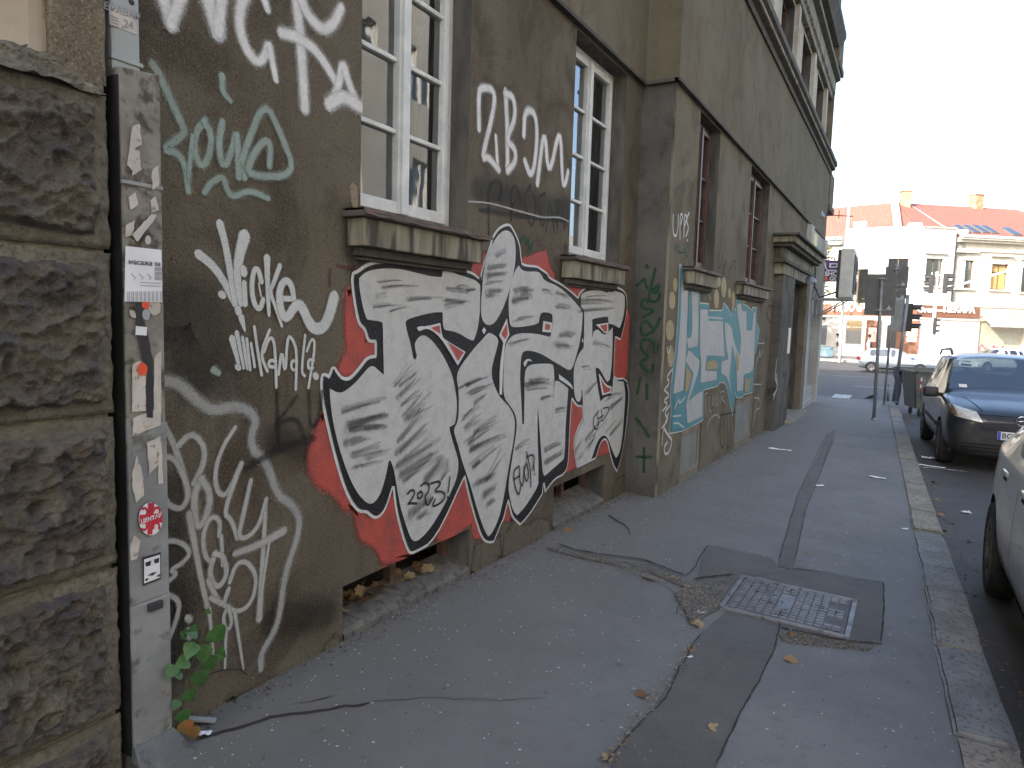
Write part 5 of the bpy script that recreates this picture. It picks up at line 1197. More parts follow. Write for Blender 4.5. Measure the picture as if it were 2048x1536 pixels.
def oval(z, cx, cy, rx, ry, d, tl=0):
    f.poly(W(WL2, z, [(cx+rx*math.cos(t*.4189)+tl*math.sin(t*.4189)*ry, cy+ry*math.sin(t*.4189)) for t in range(15)]), d, .012)
for k, a in enumerate([(115,190,17,55),(92,310,24,68),(75,540,32,80),(80,740,24,85),(432,300,20,75),(452,165,14,40),(488,210,20,80),(533,255,11,40),(562,300,14,60),(602,255,18,38),(640,305,10,30),(655,300,8,34)]): oval(ZK, *a, .0020+k*.0002)
f.build('graffiti_blobs', PT['beige'], BLD)
tagfilm(WL2, HOLES2, ZP, [([(226,190),(224,270),(236,295),(248,265),(250,190)],10),([(258,300),(258,180),(273,188),(262,232)],10),([(276,292),(278,182),(292,196),(280,238)],10),([(300,180),(286,215),(300,250),(286,288)],10),([(292,308),(293,311)],9)], .0035, 'graffiti_tag', PT['whitehard'], 'small white word above the turquoise-edged letters')
tagfilm(WL2, HOLES2, ZK, [([(50,670),(60,725),(75,690)],12),([(90,840),(45,900),(75,940),(35,990)],14),([(30,1000),(75,1040),(20,1080),(60,1110),(15,1160)],14),([(70,1120),(25,1180),(65,1220),(10,1290)],15),([(60,1180),(20,1300),(10,1420)],14),([(30,1300),(60,1350),(90,1380),(70,1470),(35,1500),(25,1440),(50,1400)],18)], .0036, 'graffiti_tag', PT['whitehard'], 'white vertical scrawl on the corner of the pilaster')
tagfilm(WL2, HOLES2, ZK, [([(345,1030),(360,1020)],10),([(345,1070),(350,1190)],9),([(375,1060),(372,1150),(392,1170)],9),([(400,1050),(405,1140),(418,1050)],9),([(430,1040),(425,1120),(445,1110),(440,1040)],9),([(465,1010),(462,1100)],9),([(465,1015),(490,1005),(488,1050),(465,1060),(492,1095)],9),([(355,1310),(375,1220),(430,1180),(455,1215)],10),([(400,1215),(405,1190)],8)], .0040, 'graffiti_tag', PT['greywhite'], 'thin white scribble under the turquoise-edged letters')
tagfilm(WL2, HOLES2, ZK, [([(470,1210),(455,1330),(470,1460),(500,1400),(490,1230)],16),([(510,1200),(520,1330),(510,1470),(545,1400),(540,1220)],16),([(560,1200),(575,1330),(565,1440)],16),([(460,1190),(580,1170)],14)], .0032, 'graffiti_tag', PT['blacksoft'], 'sooty black loops near the pavement beside the doorway')
tagfilm(WL2, HOLES2, ZP, [([(435,390),(445,460),(460,375)],7),([(465,440),(480,400),(485,450)],7),([(495,420),(495,450),(510,410),(522,400),(520,450)],7)], .0032, 'graffiti_tag', PT['blacksoft'])
tagfilm(WL2, HOLES2, ZP, [([(665,690),(672,610),(710,625),(705,690),(680,700),(670,650)],10)], .0034, 'graffiti_tag', PT['darkred'])
tagfilm(WL2, HOLES2, ZK, [([(750,640),(800,640)],8),([(740,780),(770,680),(760,760),(785,700)],10),([(725,880),(735,800)],8),([(720,955),(775,955)],9),([(720,1060),(765,1060),(770,1140),(725,1150),(715,1240)],10),([(735,1180),(740,1090)],9),([(705,1300),(730,1200)],9)], .0038, 'graffiti_tag', PT['greywhite'], 'grey scrawls between cellar board and doorway')
tagfilm(WL4, (), ZP, [([(718,870),(705,960),(725,1000),(700,1040)],10),([(700,1060),(720,1000),(712,940)],10)], .0040, 'graffiti_tag', PT['greywhite'])
tagfilm(WL2, HOLES2, ZK, [([(325,250),(330,310)],8),([(345,240),(345,300)],8),([(360,260),(375,300)],8)], .0160, 'graffiti_tag', PT['greywhite'])
tagfilm(WL2, HOLES2, ZP, [([(235,345),(250,330),(255,370),(285,350),(290,385)],14)], .0030, 'graffiti_tag', PT['green'])
# =============================================================== cars
def carpaint(name, c, metal=0.4, rough=0.32, dust=(0.2, 0.19, 0.17), damt=0.25, coat=0.8):
    m, t, ns, ls = nodes(name)
    o = N(t, 'ShaderNodeOutputMaterial'); b = N(t, 'ShaderNodeBsdfPrincipled'); ls.new(b.outputs[0], o.inputs[0])
    vec = N(t, 'ShaderNodeTexCoord').outputs['Object']
    d = math_n(t, 'MULTIPLY', ramp(t, noisen(t, 3.0, 5, 0.65, vec=vec), 0.4, 0.75), damt)
    ls.new(mixc(t, d, tuple(c), dust), b.inputs['Base Color'])
    r = math_n(t, 'MULTIPLY_ADD', noisen(t, 6.0, 4, 0.6, vec=vec), 0.25); r.node.inputs[2].default_value = rough-.1
    ls.new(r, b.inputs['Roughness']); b.inputs['Metallic'].default_value = metal
    b.inputs['Coat Weight'].default_value = coat; b.inputs['Coat Roughness'].default_value = 0.08
    return m
CM = dict(
 tyre=pm('tyre_rubber', (0.018, 0.018, 0.019), (0.035, 0.034, 0.032), 0.85, 12, coord='obj'),
 rim=pm('alloy_rim', (0.35, 0.35, 0.36), (0.45, 0.45, 0.46), 0.35, 8, metal=0.8, coord='obj'),
 rimdull=pm('dusty_rim', (0.13, 0.12, 0.11), (0.19, 0.18, 0.165), 0.6, 8, metal=0.3, coord='obj'),
 blackplastic=pm('black_plastic', (0.014, 0.014, 0.015), (0.026, 0.026, 0.027), 0.55, 6, coord='obj'),
 well=flat('wheel_well', (0.008, 0.008, 0.008), 0.95),
 chrome=flat('chrome', (0.6, 0.6, 0.62), 0.12, metal=1.0),
 lamp=pm('headlamp_glass', (0.42, 0.42, 0.37), (0.55, 0.55, 0.50), 0.12, 25, coat=1.0, coord='obj'),
 amber=flat('amber_lens', (0.20, 0.10, 0.06), 0.2, coat=1.0), redlens=flat('red_lens', (0.45, 0.02, 0.02), 0.2, coat=1.0),
 glass=glass('car_glass', (0.55, 0.62, 0.62), 0.10, 0.02, 0.65, (0.012, 0.014, 0.016)),
 plate=flat('plate_white', (0.62, 0.62, 0.60), 0.4), plateblue=flat('plate_blue', (0.02, 0.07, 0.42), 0.4),
 seat=flat('seat_cloth', (0.06, 0.065, 0.075), 0.9), trim=flat('interior_dark', (0.03, 0.03, 0.032), 0.8))
def wheel(parent, x, y, r, w, rim, side):
    """side +1: outer face looks to +x"""
    M4 = Matrix.Translation((x, y, r)) @ Matrix.Rotation(R(90)*side, 4, 'Y')
    mb = MB(); mb.lathe([(r*.60, -w/2), (r*.93, -w/2), (r*.985, -w*.38), (r, -w*.2), (r, w*.2), (r*.985, w*.38), (r*.93, w/2), (r*.66, w/2), (r*.64, w*.40)], 40, M4)
    wo = mb.build('wheel', CM['tyre'], parent, smooth=True)
    mb = MB(); mb.lathe([(r*.645, w*.46), (r*.62, w*.49), (r*.585, w*.42), (r*.56, w*.2), (r*.2, w*.05), (0.0, w*.05)], 40, M4)
    for k in range(5):
        a = 2*math.pi*k/5
        for s in (-1, 1):
            q = a+s*.13
            pts = [Vector((math.cos(a)*r*.12, math.sin(a)*r*.12, w*.36)), Vector((math.cos(q)*r*.36, math.sin(q)*r*.36, w*.38)), Vector((math.cos(q)*r*.60, math.sin(q)*r*.60, w*.44))]
            mb.tube([M4 @ p for p in pts], [r*.055, r*.048, r*.05], 6)
    mb.lathe([(r*.16, w*.30), (r*.15, w*.40), (r*.05, w*.43), (0, w*.43)], 16, M4)
    mb.build('rim', rim, wo, smooth=True)
    return wo
def make_car(name, label, cat, loc, rz, st, glassf, paint_m, wheels, wr, ww, rim, crease=(), detail=None, group=None):
    """st: list of stations (y, rows[(x,z)*9]); glassf(i,r) -> material slot name for the cage face between stations i,i+1 and rows r,r+1"""
    root = empty(name, label, cat, group, loc, rz)
    bm = bmesh.new(); nr = len(st[0][1]); V = []
    cl = bm.edges.layers.float.new('crease_edge')
    for (y, rows) in st:
        right = [bm.verts.new((x, y+ (rr[2] if len(rr) > 2 else 0), z)) for rr in rows for x, z in [rr[:2]]]
        left = {}
        for k, rr in enumerate(rows):
            left[k] = right[k] if abs(rr[0]) < 1e-6 else bm.verts.new((-rr[0], y+(rr[2] if len(rr) > 2 else 0), rr[1]))
        V.append((right, left))
    slots = ['body']
    def slot(n):
        if n not in slots: slots.append(n)
        return slots.index(n)
    for i in range(len(st)-1):
        for r in range(nr-1):
            nm = glassf(i, r)
            a, b = V[i][0], V[i+1][0]; f = bm.faces.new((a[r], b[r], b[r+1], a[r+1])); f.material_index = slot(nm)
            a, b = V[i][1], V[i+1][1]
            q = [a[r], a[r+1], b[r+1], b[r]]
            f = bm.faces.new(q); f.material_index = slot(nm if not nm.startswith('side') else nm+'_l')
    for idx, rev in ((0, True), (len(st)-1, False)):
        right, left = V[idx]; ring = right[:] + [left[k] for k in range(nr-2, 0, -1)]
        # cap with a fan of quads across
        for r in range(nr-1):
            try:
                if right[r] is left[r] and right[r+1] is left[r+1]: continue
                vs = [right[r], right[r+1]] + [v for v in (left[r+1], left[r])]
                u = []
                for v in vs:
                    if v not in u: u.append(v)
                if len(u) >= 3: bm.faces.new(u if not rev else u[::-1])
            except ValueError: pass
    bmesh.ops.recalc_face_normals(bm, faces=bm.faces[:])
    for e in bm.edges:
        ms = {f.material_index for f in e.link_faces}
        if len(ms) > 1: e[cl] = 0.75
    for i, r, c in crease:
        for sd in (0, 1):
            for a, b in zip(V[:-1], V[1:]):
                pass
            if i is None:
                for a, b in zip(V[:-1], V[1:]):
                    e = bm.edges.get((a[sd][r], b[sd][r]))
                    if e: e[cl] = max(e[cl], c)
            else:
                for q in range(nr-1):
                    if r is None or q >= r:
                        e = bm.edges.get((V[i][sd][q], V[i][sd][q+1]))
                        if e: e[cl] = max(e[cl], c)
    me = bpy.data.meshes.new('cage'); bm.to_mesh(me); bm.free()
    for s in slots: me.materials.append(CM['well'])
    me.materials.append(CM['well'])
    ob = bpy.data.objects.new('cage', me); COL.objects.link(ob)
    md = ob.modifiers.new('s', 'SUBSURF'); md.levels = 3; md.render_levels = 3
    cutters = []
    for (x, y, s) in wheels:
        mb = MB(); Rr = wr*1.13
        mb.lathe([(0, -.30), (Rr, -.30), (Rr, .34), (0, .34)], 36, Matrix.Translation((x*.86, y, wr*1.02)) @ Matrix.Rotation(R(90)*s, 4, 'Y'))
        co = mb.build('cut', CM['well']); bmx = bmesh.new(); bmx.from_mesh(co.data); bmesh.ops.remove_doubles(bmx, verts=bmx.verts[:], dist=1e-5); bmesh.ops.recalc_face_normals(bmx, faces=bmx.faces[:]); bmx.to_mesh(co.data); bmx.free()
        m2 = ob.modifiers.new('b', 'BOOLEAN'); m2.operation = 'DIFFERENCE'; m2.object = co; m2.solver = 'EXACT'; m2.material_mode = 'TRANSFER'; cutters.append(co)
    bpy.context.view_layer.update()
    dg = bpy.context.evaluated_depsgraph_get(); ev = bpy.data.meshes.new_from_object(ob.evaluated_get(dg))
    full = bmesh.new(); full.from_mesh(ev); bvh = BVHTree.FromBMesh(full)
    # cut faces of the wells: those that lie inside a cutter radius
    names = {'body': ('body', paint_m), 'wind': ('windscreen', CM['glass']), 'rear': ('rear_window', CM['glass']), 'black': ('lower_trim', CM['blackplastic'])}
    groups = {}
    wellmats = {i for i, m in enumerate(ev.materials)}
    for f in full.faces:
        c = f.calc_center_median(); k = slots[f.material_index] if f.material_index < len(slots) else 'well'
        for (x, y, s) in wheels:
            if (Vector((c.y, c.z))-Vector((y, wr*1.02))).length < wr*1.13+.004 and abs(c.x) > abs(x)*.86-.34 and abs(c.x) < abs(x)*.86+.26 and (abs(abs(f.normal.x)) > .98 or abs(f.normal.x) < .02) and abs((Vector((c.y, c.z))-Vector((y, wr*1.02))).length - wr*1.13) < .02 and abs(f.normal.x) < .1: k = 'well'
            elif abs(abs(c.x)-(abs(x)*.86-.30)) < .01 and (Vector((c.y, c.z))-Vector((y, wr*1.02))).length < wr*1.13 and abs(f.normal.x) > .95: k = 'well'
        groups.setdefault(k, []).append(f)
    for k, fs in groups.items():
        idx = {}; mb = MB()
        for f in fs:
            q = []
            for v in f.verts:
                if v.index not in idx: idx[v.index] = len(mb.v); mb.v.append(tuple(v.co))
                q.append(idx[v.index])
            mb.f.append(tuple(q)); mb.m.append(0)
        nm, m = names.get(k, ('wheel_well', CM['well']) if k == 'well' else ('side_window', CM['glass']))
        o = mb.build(nm, m, root, smooth=True)
        if k in ('body', 'black'): autosmooth(o, 40)
    full.free()
    for c in cutters: bpy.data.objects.remove(c)
    bpy.data.objects.remove(ob)
    for (x, y, s) in wheels: wheel(root, x-.01*s*0, y, wr, ww, rim, s)
    def patchq(nm, quad, d, mat, nx=8, ny=4, off=.006, parent=None, smooth=True):
        """quad: 4 points (3D) projected along d on to the body"""
        d = Vector(d).normalized(); q = [Vector(p) for p in quad]; mb = MB()
        for j in range(ny+1):
            for i in range(nx+1):
                a = q[0].lerp(q[1], i/nx); b = q[3].lerp(q[2], i/nx); p = a.lerp(b, j/ny)
                hit = bvh.ray_cast(p-d*3, d)
                hp = hit[0] if hit[0] is not None else p
                mb.v.append(tuple(hp-d*off))
        for j in range(ny):
            for i in range(nx): k = j*(nx+1)+i; mb.f.append((k, k+1, k+nx+2, k+nx+1)); mb.m.append(0)
        return mb.build(nm, mat, parent or root, smooth=smooth)
    if detail: detail(root, patchq, bvh)
    return root
def rows_body(w, zf, zs, zm, zb, wb, top):
    """lower body rows + top rows"""
    return [(0, zf), (w*.80, zf), (w*.955, zs), (w, zm), (wb, zb)] + top

# ---------------- dark people carrier
def mpv_stations():
    st = []
    def hood(y, w, wb, zf, zs, zm, zb, zh, zc):
        st.append((y, rows_body(w, zf, zs, zm, zb, wb, [(wb*.93, zh), (wb*.72, zh+(zc-zh)*.6), (wb*.38, zc-.004), (0, zc)])))
    def cab(y, w, wb, zf, zs, zm, zb, wr_, zr, zt):
        st.append((y, rows_body(w, zf, zs, zm, zb, wb, [(wb*.965, zb+.03), (wr_, zr), (wr_*.62, zt-.015), (0, zt)])))
    hood(-2.15, .58, .55, .28, .34, .50, .66, .70, .73)
    hood(-2.10, .74, .68, .22, .32, .50, .71, .76, .79)
    hood(-1.98, .82, .76, .20, .30, .50, .79, .84, .87)
    hood(-1.70, .86, .81, .19, .29, .52, .86, .91, .94)
    hood(-1.36, .87, .83, .19, .28, .53, .91, .97, 1.00)
    hood(-1.14, .87, .83, .19, .28, .53, .93, 1.00, 1.04)
    cab(-0.98, .87, .83, .19, .28, .53, .94, .76, 1.06, 1.12)
    cab(-0.30, .87, .83, .19, .28, .53, .95, .66, 1.49, 1.555)
    cab(-0.14, .87, .83, .19, .28, .53, .95, .655, 1.53, 1.595)
    cab(0.18, .87, .83, .19, .28, .53, .955, .655, 1.555, 1.62)
    cab(0.26, .87, .83, .19, .28, .53, .955, .655, 1.555, 1.625)
    cab(1.02, .87, .83, .19, .28, .54, .96, .65, 1.55, 1.62)
    cab(1.10, .87, .83, .19, .28, .54, .96, .65, 1.55, 1.62)
    cab(1.62, .86, .82, .20, .29, .55, .97, .63, 1.53, 1.60)
    cab(1.80, .85, .80, .21, .30, .56, .98, .61, 1.50, 1.57)
    cab(2.02, .81, .75, .24, .33, .56, .98, .58, 1.20, 1.24)
    cab(2.12, .74, .69, .28, .38, .56, .86, .56, .96, .99)
    return st
def mpv_glass(i, r):
    if i in (6,) and r in (6, 7): return 'wind'
    if r == 5 and i in (7, 8): return 'side1' if i == 8 else 'body'
    if r == 5 and i == 10: return 'side2'
    if r == 5 and i == 12: return 'side3'
    if i == 14 and r in (6, 7): return 'rear'
    return 'body'
PZ = carpaint('dark_blue_paint', (0.012, 0.016, 0.026), 0.1, 0.30, damt=0.07, coat=0.45)
def mpv_detail(root, pq, bvh):
    F = (0, 1, 0)
    pq('bumper', [(-.78, -2, .25), (.78, -2, .25), (.80, -2, .655), (-.80, -2, .655)], F, CM['blackplastic'], 30, 8, .012)
    pq('bumper_strip', [(-.80, -2, .60), (.80, -2, .60), (.80, -2, .645), (-.80, -2, .645)], F, PZ, 30, 3, .022)
    g = pq('grille', [(-.36, -2, 0.700), (.36, -2, 0.700), (.44, -2, 0.795), (-.44, -2, 0.795)], F, CM['blackplastic'], 14, 4, .010)
    for k in range(3): pq('grille_bar', [(-.36, -2, .717+k*.026), (.36, -2, .717+k*.026), (.38, -2, .725+k*.026), (-.38, -2, .725+k*.026)], F, PZ, 14, 1, .020, g)
    pq('grille_rim', [(-.46, -2, 0.800), (.46, -2, 0.800), (.47, -2, 0.823), (-.47, -2, 0.823)], F, PZ, 14, 2, .022)
    for s in (-1, 1):
        h = pq('headlight', [(s*.43, -2, 0.695), (s*.745, -2, 0.750), (s*.775, -2, 0.895), (s*.50, -2, 0.830)], F, CM['lamp'], 10, 6, .014)
        pq('indicator', [(s*.715, -2, 0.755), (s*.775, -2, 0.770), (s*.80, -2, 0.895), (s*.745, -2, 0.885)], F, CM['amber'], 4, 5, .018, h)
        pq('lamp_rim', [(s*.41, -2, 0.680), (s*.76, -2, 0.733), (s*.745, -2, 0.752), (s*.43, -2, 0.697)], F, CM['blackplastic'], 10, 2, .017, h)
        for k in range(3): pq('air_slot', [(s*.20, -2, .30+k*.045), (s*.66, -2, .30+k*.045), (s*.66, -2, .318+k*.045), (s*.20, -2, .318+k*.045)], F, CM['well'], 10, 1, .020)
        # mirror
        mb = MB(); mb.bbox(.86, 1.06, -.98, -.80, .93, 1.08, .035); mb.tube([(.80, -.86, .96), (.90, -.88, .98)], .03, 6)
        o = mb.build('wing_mirror', CM['blackplastic'], root, smooth=True)
        if s < 0:
            for v in o.data.vertices: v.co.x *= -1
        # roof rail
        mb = MB(); pts = []
        for k in range(13):
            f = k/12; pts.append((s*.63, -.10+f*1.75, 1.585+.085*math.sin(min(1, f*6)*math.pi/2)*math.sin(min(1, (1-f)*6)*math.pi/2) - .03*f))
        mb.tube(pts, .016, 8); mb.build('roof_rail', CM['blackplastic'], root, smooth=True)
        pq('side_strip', [(s*1.5, -1.2, .50), (s*1.5, 1.2, .52), (s*1.5, 1.2, .565), (s*1.5, -1.2, .545)], (-s, 0, 0), CM['blackplastic'], 30, 2, .012)
        for y in (-.98, .22, 1.12): pq('door_seam', [(s*1.5, y, .30), (s*1.5, y+.008, .30), (s*1.5, y+.008, .93), (s*1.5, y, .93)], (-s, 0, 0), CM['well'], 1, 10, .003)
        for y in (.05, .95): pq('door_handle', [(s*1.5, y-.14, .80), (s*1.5, y, .80), (s*1.5, y, .835), (s*1.5, y-.14, .835)], (-s, 0, 0), CM['blackplastic'], 4, 2, .02)
        pq('bonnet_crease', [(s*.42, -2.02, 1), (s*.44, -2.02, 1), (s*.60, -1.35, 1), (s*.59, -1.35, 1)], (0, 0, -1), CM['well'], 1, 10, .002)
    # badge: ring with a flash through it
    hit = bvh.ray_cast(Vector((0, -4, .75)), Vector((0, 1, 0)))[0]; by = hit.y-.028
    mb = MB(); n = 24
    mb.tube([(.062*math.cos(2*math.pi*k/n), by, .75+.062*math.sin(2*math.pi*k/n)) for k in range(n+1)], .008, 6); mb.tube([(-.085, by, .757), (-.02, by-.003, .747), (.02, by-.003, .755), (.085, by, .743)], [.002, .008, .008, .002], 6)
    mb.build('badge', CM['chrome'], root, smooth=True)
    hit = bvh.ray_cast(Vector((0, -4, .54)), Vector((0, 1, 0)))[0]; y = hit.y-.030
    mb = MB(); mb.bbox(-.26, .26, y, y+.012, .485, .595, .004); pl = mb.build('number_plate', CM['plate'], root)
    mb = MB(); mb.face([(-.258, y-.0015, .487), (-.222, y-.0015, .487), (-.222, y-.0015, .593), (-.258, y-.0015, .593)]); mb.build('blue_strip', CM['plateblue'], pl)
    text_mesh('BG', .095, MT['ink'], 'lettering', pl, (-.150, y-.003, .540), (1, 0, 0), (0, 0, 1), bold=.0015)
    
    # wipers, inside, inspection sticker
    mb = MB(); mb.tube([(.10, -1.04, 1.06), (-.55, -1.00, 1.05)], .010, 5); mb.tube([(.62, -1.02, 1.03), (.05, -1.03, 1.075)], .010, 5); mb.build('wiper', CM['blackplastic'], root)
    for x in (-.37, .37):
        mb = MB(); mb.bbox(x-.23, x+.23, .02, .16, .55, 1.12, .05); mb.bbox(x-.12, x+.12, .05, .14, 1.13, 1.32, .04); mb.build('seat', CM['seat'], root, smooth=True)
    mb = MB(); mb.bbox(-.70, .70, -.95, -.55, .60, .98, .06); mb.build('dashboard', CM['trim'], root, smooth=True)
    mb = MB(); mb.bbox(-.74, .74, .7, 1.9, .35, .85, .06); mb.build('rear_bench', CM['seat'], root, smooth=True)
    pq('sticker', [(-.60, -1.3, 1.10), (-.50, -1.3, 1.10), (-.50, -1.3, 1.145), (-.60, -1.3, 1.145)], (0, 1, 0), CM['plate'], 2, 2, .004)
MPV_Y = 13.55
def place_y(y): return roz(y)
mpv = make_car('people_carrier', 'dark blue people carrier with roof rails parked facing the camera', 'car', (3.56, MPV_Y, place_y(MPV_Y)), 0,
   mpv_stations(), mpv_glass, PZ, [(.765, -1.33, 1), (-.765, -1.33, -1), (.765, 1.36, 1), (-.765, 1.36, -1)], .315, .19, CM['rimdull'], crease=[(None, 4, .35), (7, 5, .3), (6, 5, .5)], detail=mpv_detail, group='cars parked along the kerb')
mpv.rotation_euler = (R(-1.09), 0, R(3.2))

# ---------------- pale beige car in the foreground, seen from its front end
def hatch_stations(L=4.2, H=1.50):
    st = []; k = H/1.50; q = L/4.2
    def hood(y, w, wb, zf, zs, zm, zb, zh, zc):
        st.append((y*q, rows_body(w, zf, zs, zm, zb*k, wb, [(wb*.93, zh*k), (wb*.72, (zh+(zc-zh)*.6)*k), (wb*.38, (zc-.004)*k), (0, zc*k)])))
    def cab(y, w, wb, zf, zs, zm, zb, wr_, zr, zt):
        st.append((y*q, rows_body(w, zf, zs, zm, zb*k, wb, [(wb*.965, (zb+.025)*k), (wr_, zr*k), (wr_*.62, (zt-.012)*k), (0, zt*k)])))
    hood(-2.08, .58, .55, .26, .32, .44, .55, .57, .60); hood(-2.02, .74, .69, .22, .30, .45, .60, .64, .67); hood(-1.85, .82, .78, .20, .29, .48, .69, .74, .77)
    hood(-1.50, .86, .82, .18, .27, .52, .80, .85, .88); hood(-1.05, .87, .83, .18, .27, .54, .88, .94, .98)
    cab(-0.90, .87, .83, .18, .27, .55, .90, .74, .98, 1.03); cab(-0.20, .87, .83, .18, .27, .56, .93, .60, 1.36, 1.42); cab(0.0, .87, .83, .18, .27, .56, .93, .595, 1.40, 1.465)
    cab(0.28, .87, .83, .18, .27, .56, .935, .595, 1.42, 1.485); cab(0.35, .87, .83, .18, .27, .56, .935, .595, 1.42, 1.49); cab(0.98, .87, .835, .18, .27, .57, .945, .585, 1.41, 1.475); cab(1.05, .87, .835, .18, .27, .57, .945, .585, 1.40, 1.47)
    cab(1.42, .865, .83, .19, .28, .58, .95, .56, 1.35, 1.42); cab(1.60, .85, .81, .21, .30, .58, .955, .54, 1.30, 1.37); cab(1.95, .80, .76, .25, .34, .58, .95, .52, 1.05, 1.09); cab(2.06, .72, .68, .30, .38, .56, .84, .50, .90, .93)
    return st
def hatch_glass(i, r):
    if i == 5 and r in (6, 7): return 'wind'
    if r == 5 and i == 7: return 'side1'
    if r == 5 and i == 9: return 'side2'
    if r == 5 and i == 11: return 'side3'
    if i == 13 and r in (6, 7): return 'rear'
    return 'body'
PB = carpaint('beige_silver_paint', (0.50, 0.485, 0.43), 0.25, 0.30, dust=(0.34, 0.32, 0.28), damt=0.35)
PS = carpaint('silver_blue_paint', (0.26, 0.31, 0.36), 0.4, 0.28, damt=0.03)
def hatch_detail(pm_, hz=.80, mx=(.86, 1.03)):
    def det(root, pq, bvh):
        F = (0, 1, 0)
        pq('grille', [(-.42, -2, .30), (.42, -2, .30), (.42, -2, .44), (-.42, -2, .44)], F, CM['blackplastic'], 12, 4, .008)
        pq('grille', [(-.34, -2, .56), (.34, -2, .56), (.36, -2, .62), (-.36, -2, .62)], F, CM['blackplastic'], 12, 2, .008)
        for s in (-1, 1):
            pq('headlight', [(s*.42, -2, .575), (s*.72, -2, .60), (s*.80, -2, .735), (s*.50, -2, .66)], F, CM['lamp'], 8, 5, .010)
            pq('tail_light', [(s*.48, 2, .70), (s*.78, 2, .70), (s*.80, 2, .90), (s*.52, 2, .90)], (0, -1, 0), CM['redlens'], 6, 4, .010)
            pq('tail_light', [(s*1.5, 1.80, .72), (s*1.5, 1.98, .72), (s*1.5, 1.98, .90), (s*1.5, 1.78, .90)], (-s, 0, 0), CM['redlens'], 4, 4, .010)
            mb = MB(); mb.bbox(mx[0], mx[1], -.88, -.74, .93, 1.06, .035); mb.tube([(.80, -.78, .95), (.90, -.80, .97)], .03, 6); o = mb.build('wing_mirror', pm_, root, smooth=True)
            if s < 0:
                for v in o.data.vertices: v.co.x *= -1
            for y in (-.92, .31, 1.10): pq('door_seam', [(s*1.5, y, .27), (s*1.5, y+.008, .27), (s*1.5, y+.010, .90), (s*1.5, y, .90)], (-s, 0, 0), CM['well'], 1, 12, .002)
            for y in (.20, .98):
                hit = bvh.ray_cast(Vector((s*3, y-.09, hz)), Vector((-s, 0, 0)))[0]
                mb = MB(); mb.bbox(-.012, .035, -.105, .105, -.018, .018, .012, 0, Matrix.Translation((hit.x, y-.09, hz))); ho = mb.build('door_handle', pm_, root, smooth=True)
                pq('handle_recess', [(s*3, y-.17, hz-.045), (s*3, y-.02, hz-.045), (s*3, y-.02, hz), (s*3, y-.17, hz)], (-s, 0, 0), CM['well'], 3, 2, .0015)
            pq('sill_trim', [(s*1.5, -1.0, .25), (s*1.5, .98, .25), (s*1.5, .98, .305), (s*1.5, -1.0, .305)], (-s, 0, 0), CM['blackplastic'], 20, 2, .008)
        mb = MB(); mb.bbox(-.70, .70, -.85, -.45, .60, .93, .06); mb.build('dashboard', CM['trim'], root, smooth=True)
        for x in (-.36, .36):
            mb = MB(); mb.bbox(x-.22, x+.22, .05, .19, .5, 1.05, .05); mb.bbox(x-.12, x+.12, .09, .17, 1.06, 1.24, .04); mb.build('seat', CM['seat'], root, smooth=True)
        mb = MB(); mb.bbox(-.68, .68, .85, 1.7, .35, .85, .06); mb.build('rear_bench', CM['seat'], root, smooth=True)
    return det
NY = 5.85-1.28
near = make_car('parked_car', 'beige-silver car at the right edge with only its rear wheel and doors in view', 'car', (2.85+.87, NY, roz(NY)), 0, hatch_stations(4.2, 1.58), hatch_glass, PB,
   [(.76, -1.30, 1), (-.76, -1.30, -1), (.76, 1.28, 1), (-.76, 1.28, -1)], .325, .20, CM['rimdull'], crease=[(None, 4, .4)], detail=hatch_detail(PB, .91, (.80, .905)), group='cars parked along the kerb')
near.rotation_euler = (R(-1.09), 0, 0)
# ---------------- silver hatchback crossing the junction
pc = onY(1791, 745, 47.0)
polo = make_car('hatchback_car', 'silver-blue hatchback crossing the sunny junction', 'car', (1.85, 47.0, roz(47.0)), R(90), hatch_stations(3.97, 1.46), hatch_glass, PS,
   [(.76, -1.26, 1), (-.76, -1.26, -1), (.76, 1.20, 1), (-.76, 1.20, -1)], .30, .19, CM['rim'], crease=[(None, 4, .4)], detail=hatch_detail(PS))
# ---------------- white cars parked before the shutter
PW = carpaint('white_paint', (0.72, 0.72, 0.70), 0.0, 0.3, damt=0.05)
c1 = copy_tree(polo); c1.name = 'parked_car'
def recolor(o, m):
    for ch in o.children:
        if ch.name.startswith(('body', 'wing_mirror', 'door_handle')):
            ch.data = ch.data.copy(); ch.data.materials[0] = m
        recolor(ch, m)
recolor(c1, PW)
c1.location = (7.2, 53.0, roz(53)); c1.rotation_euler = (0, 0, R(-52)); tag(c1, 'white car behind the people carrier\'s roof, left of the graffiti shutter', 'car', 'white cars parked by the shutter')
c2 = copy_tree(c1); c2.location = (10.6, 54.6, roz(54.6)); tag(c2, 'white car at the right edge in front of the graffiti shutter', 'car', 'white cars parked by the shutter')
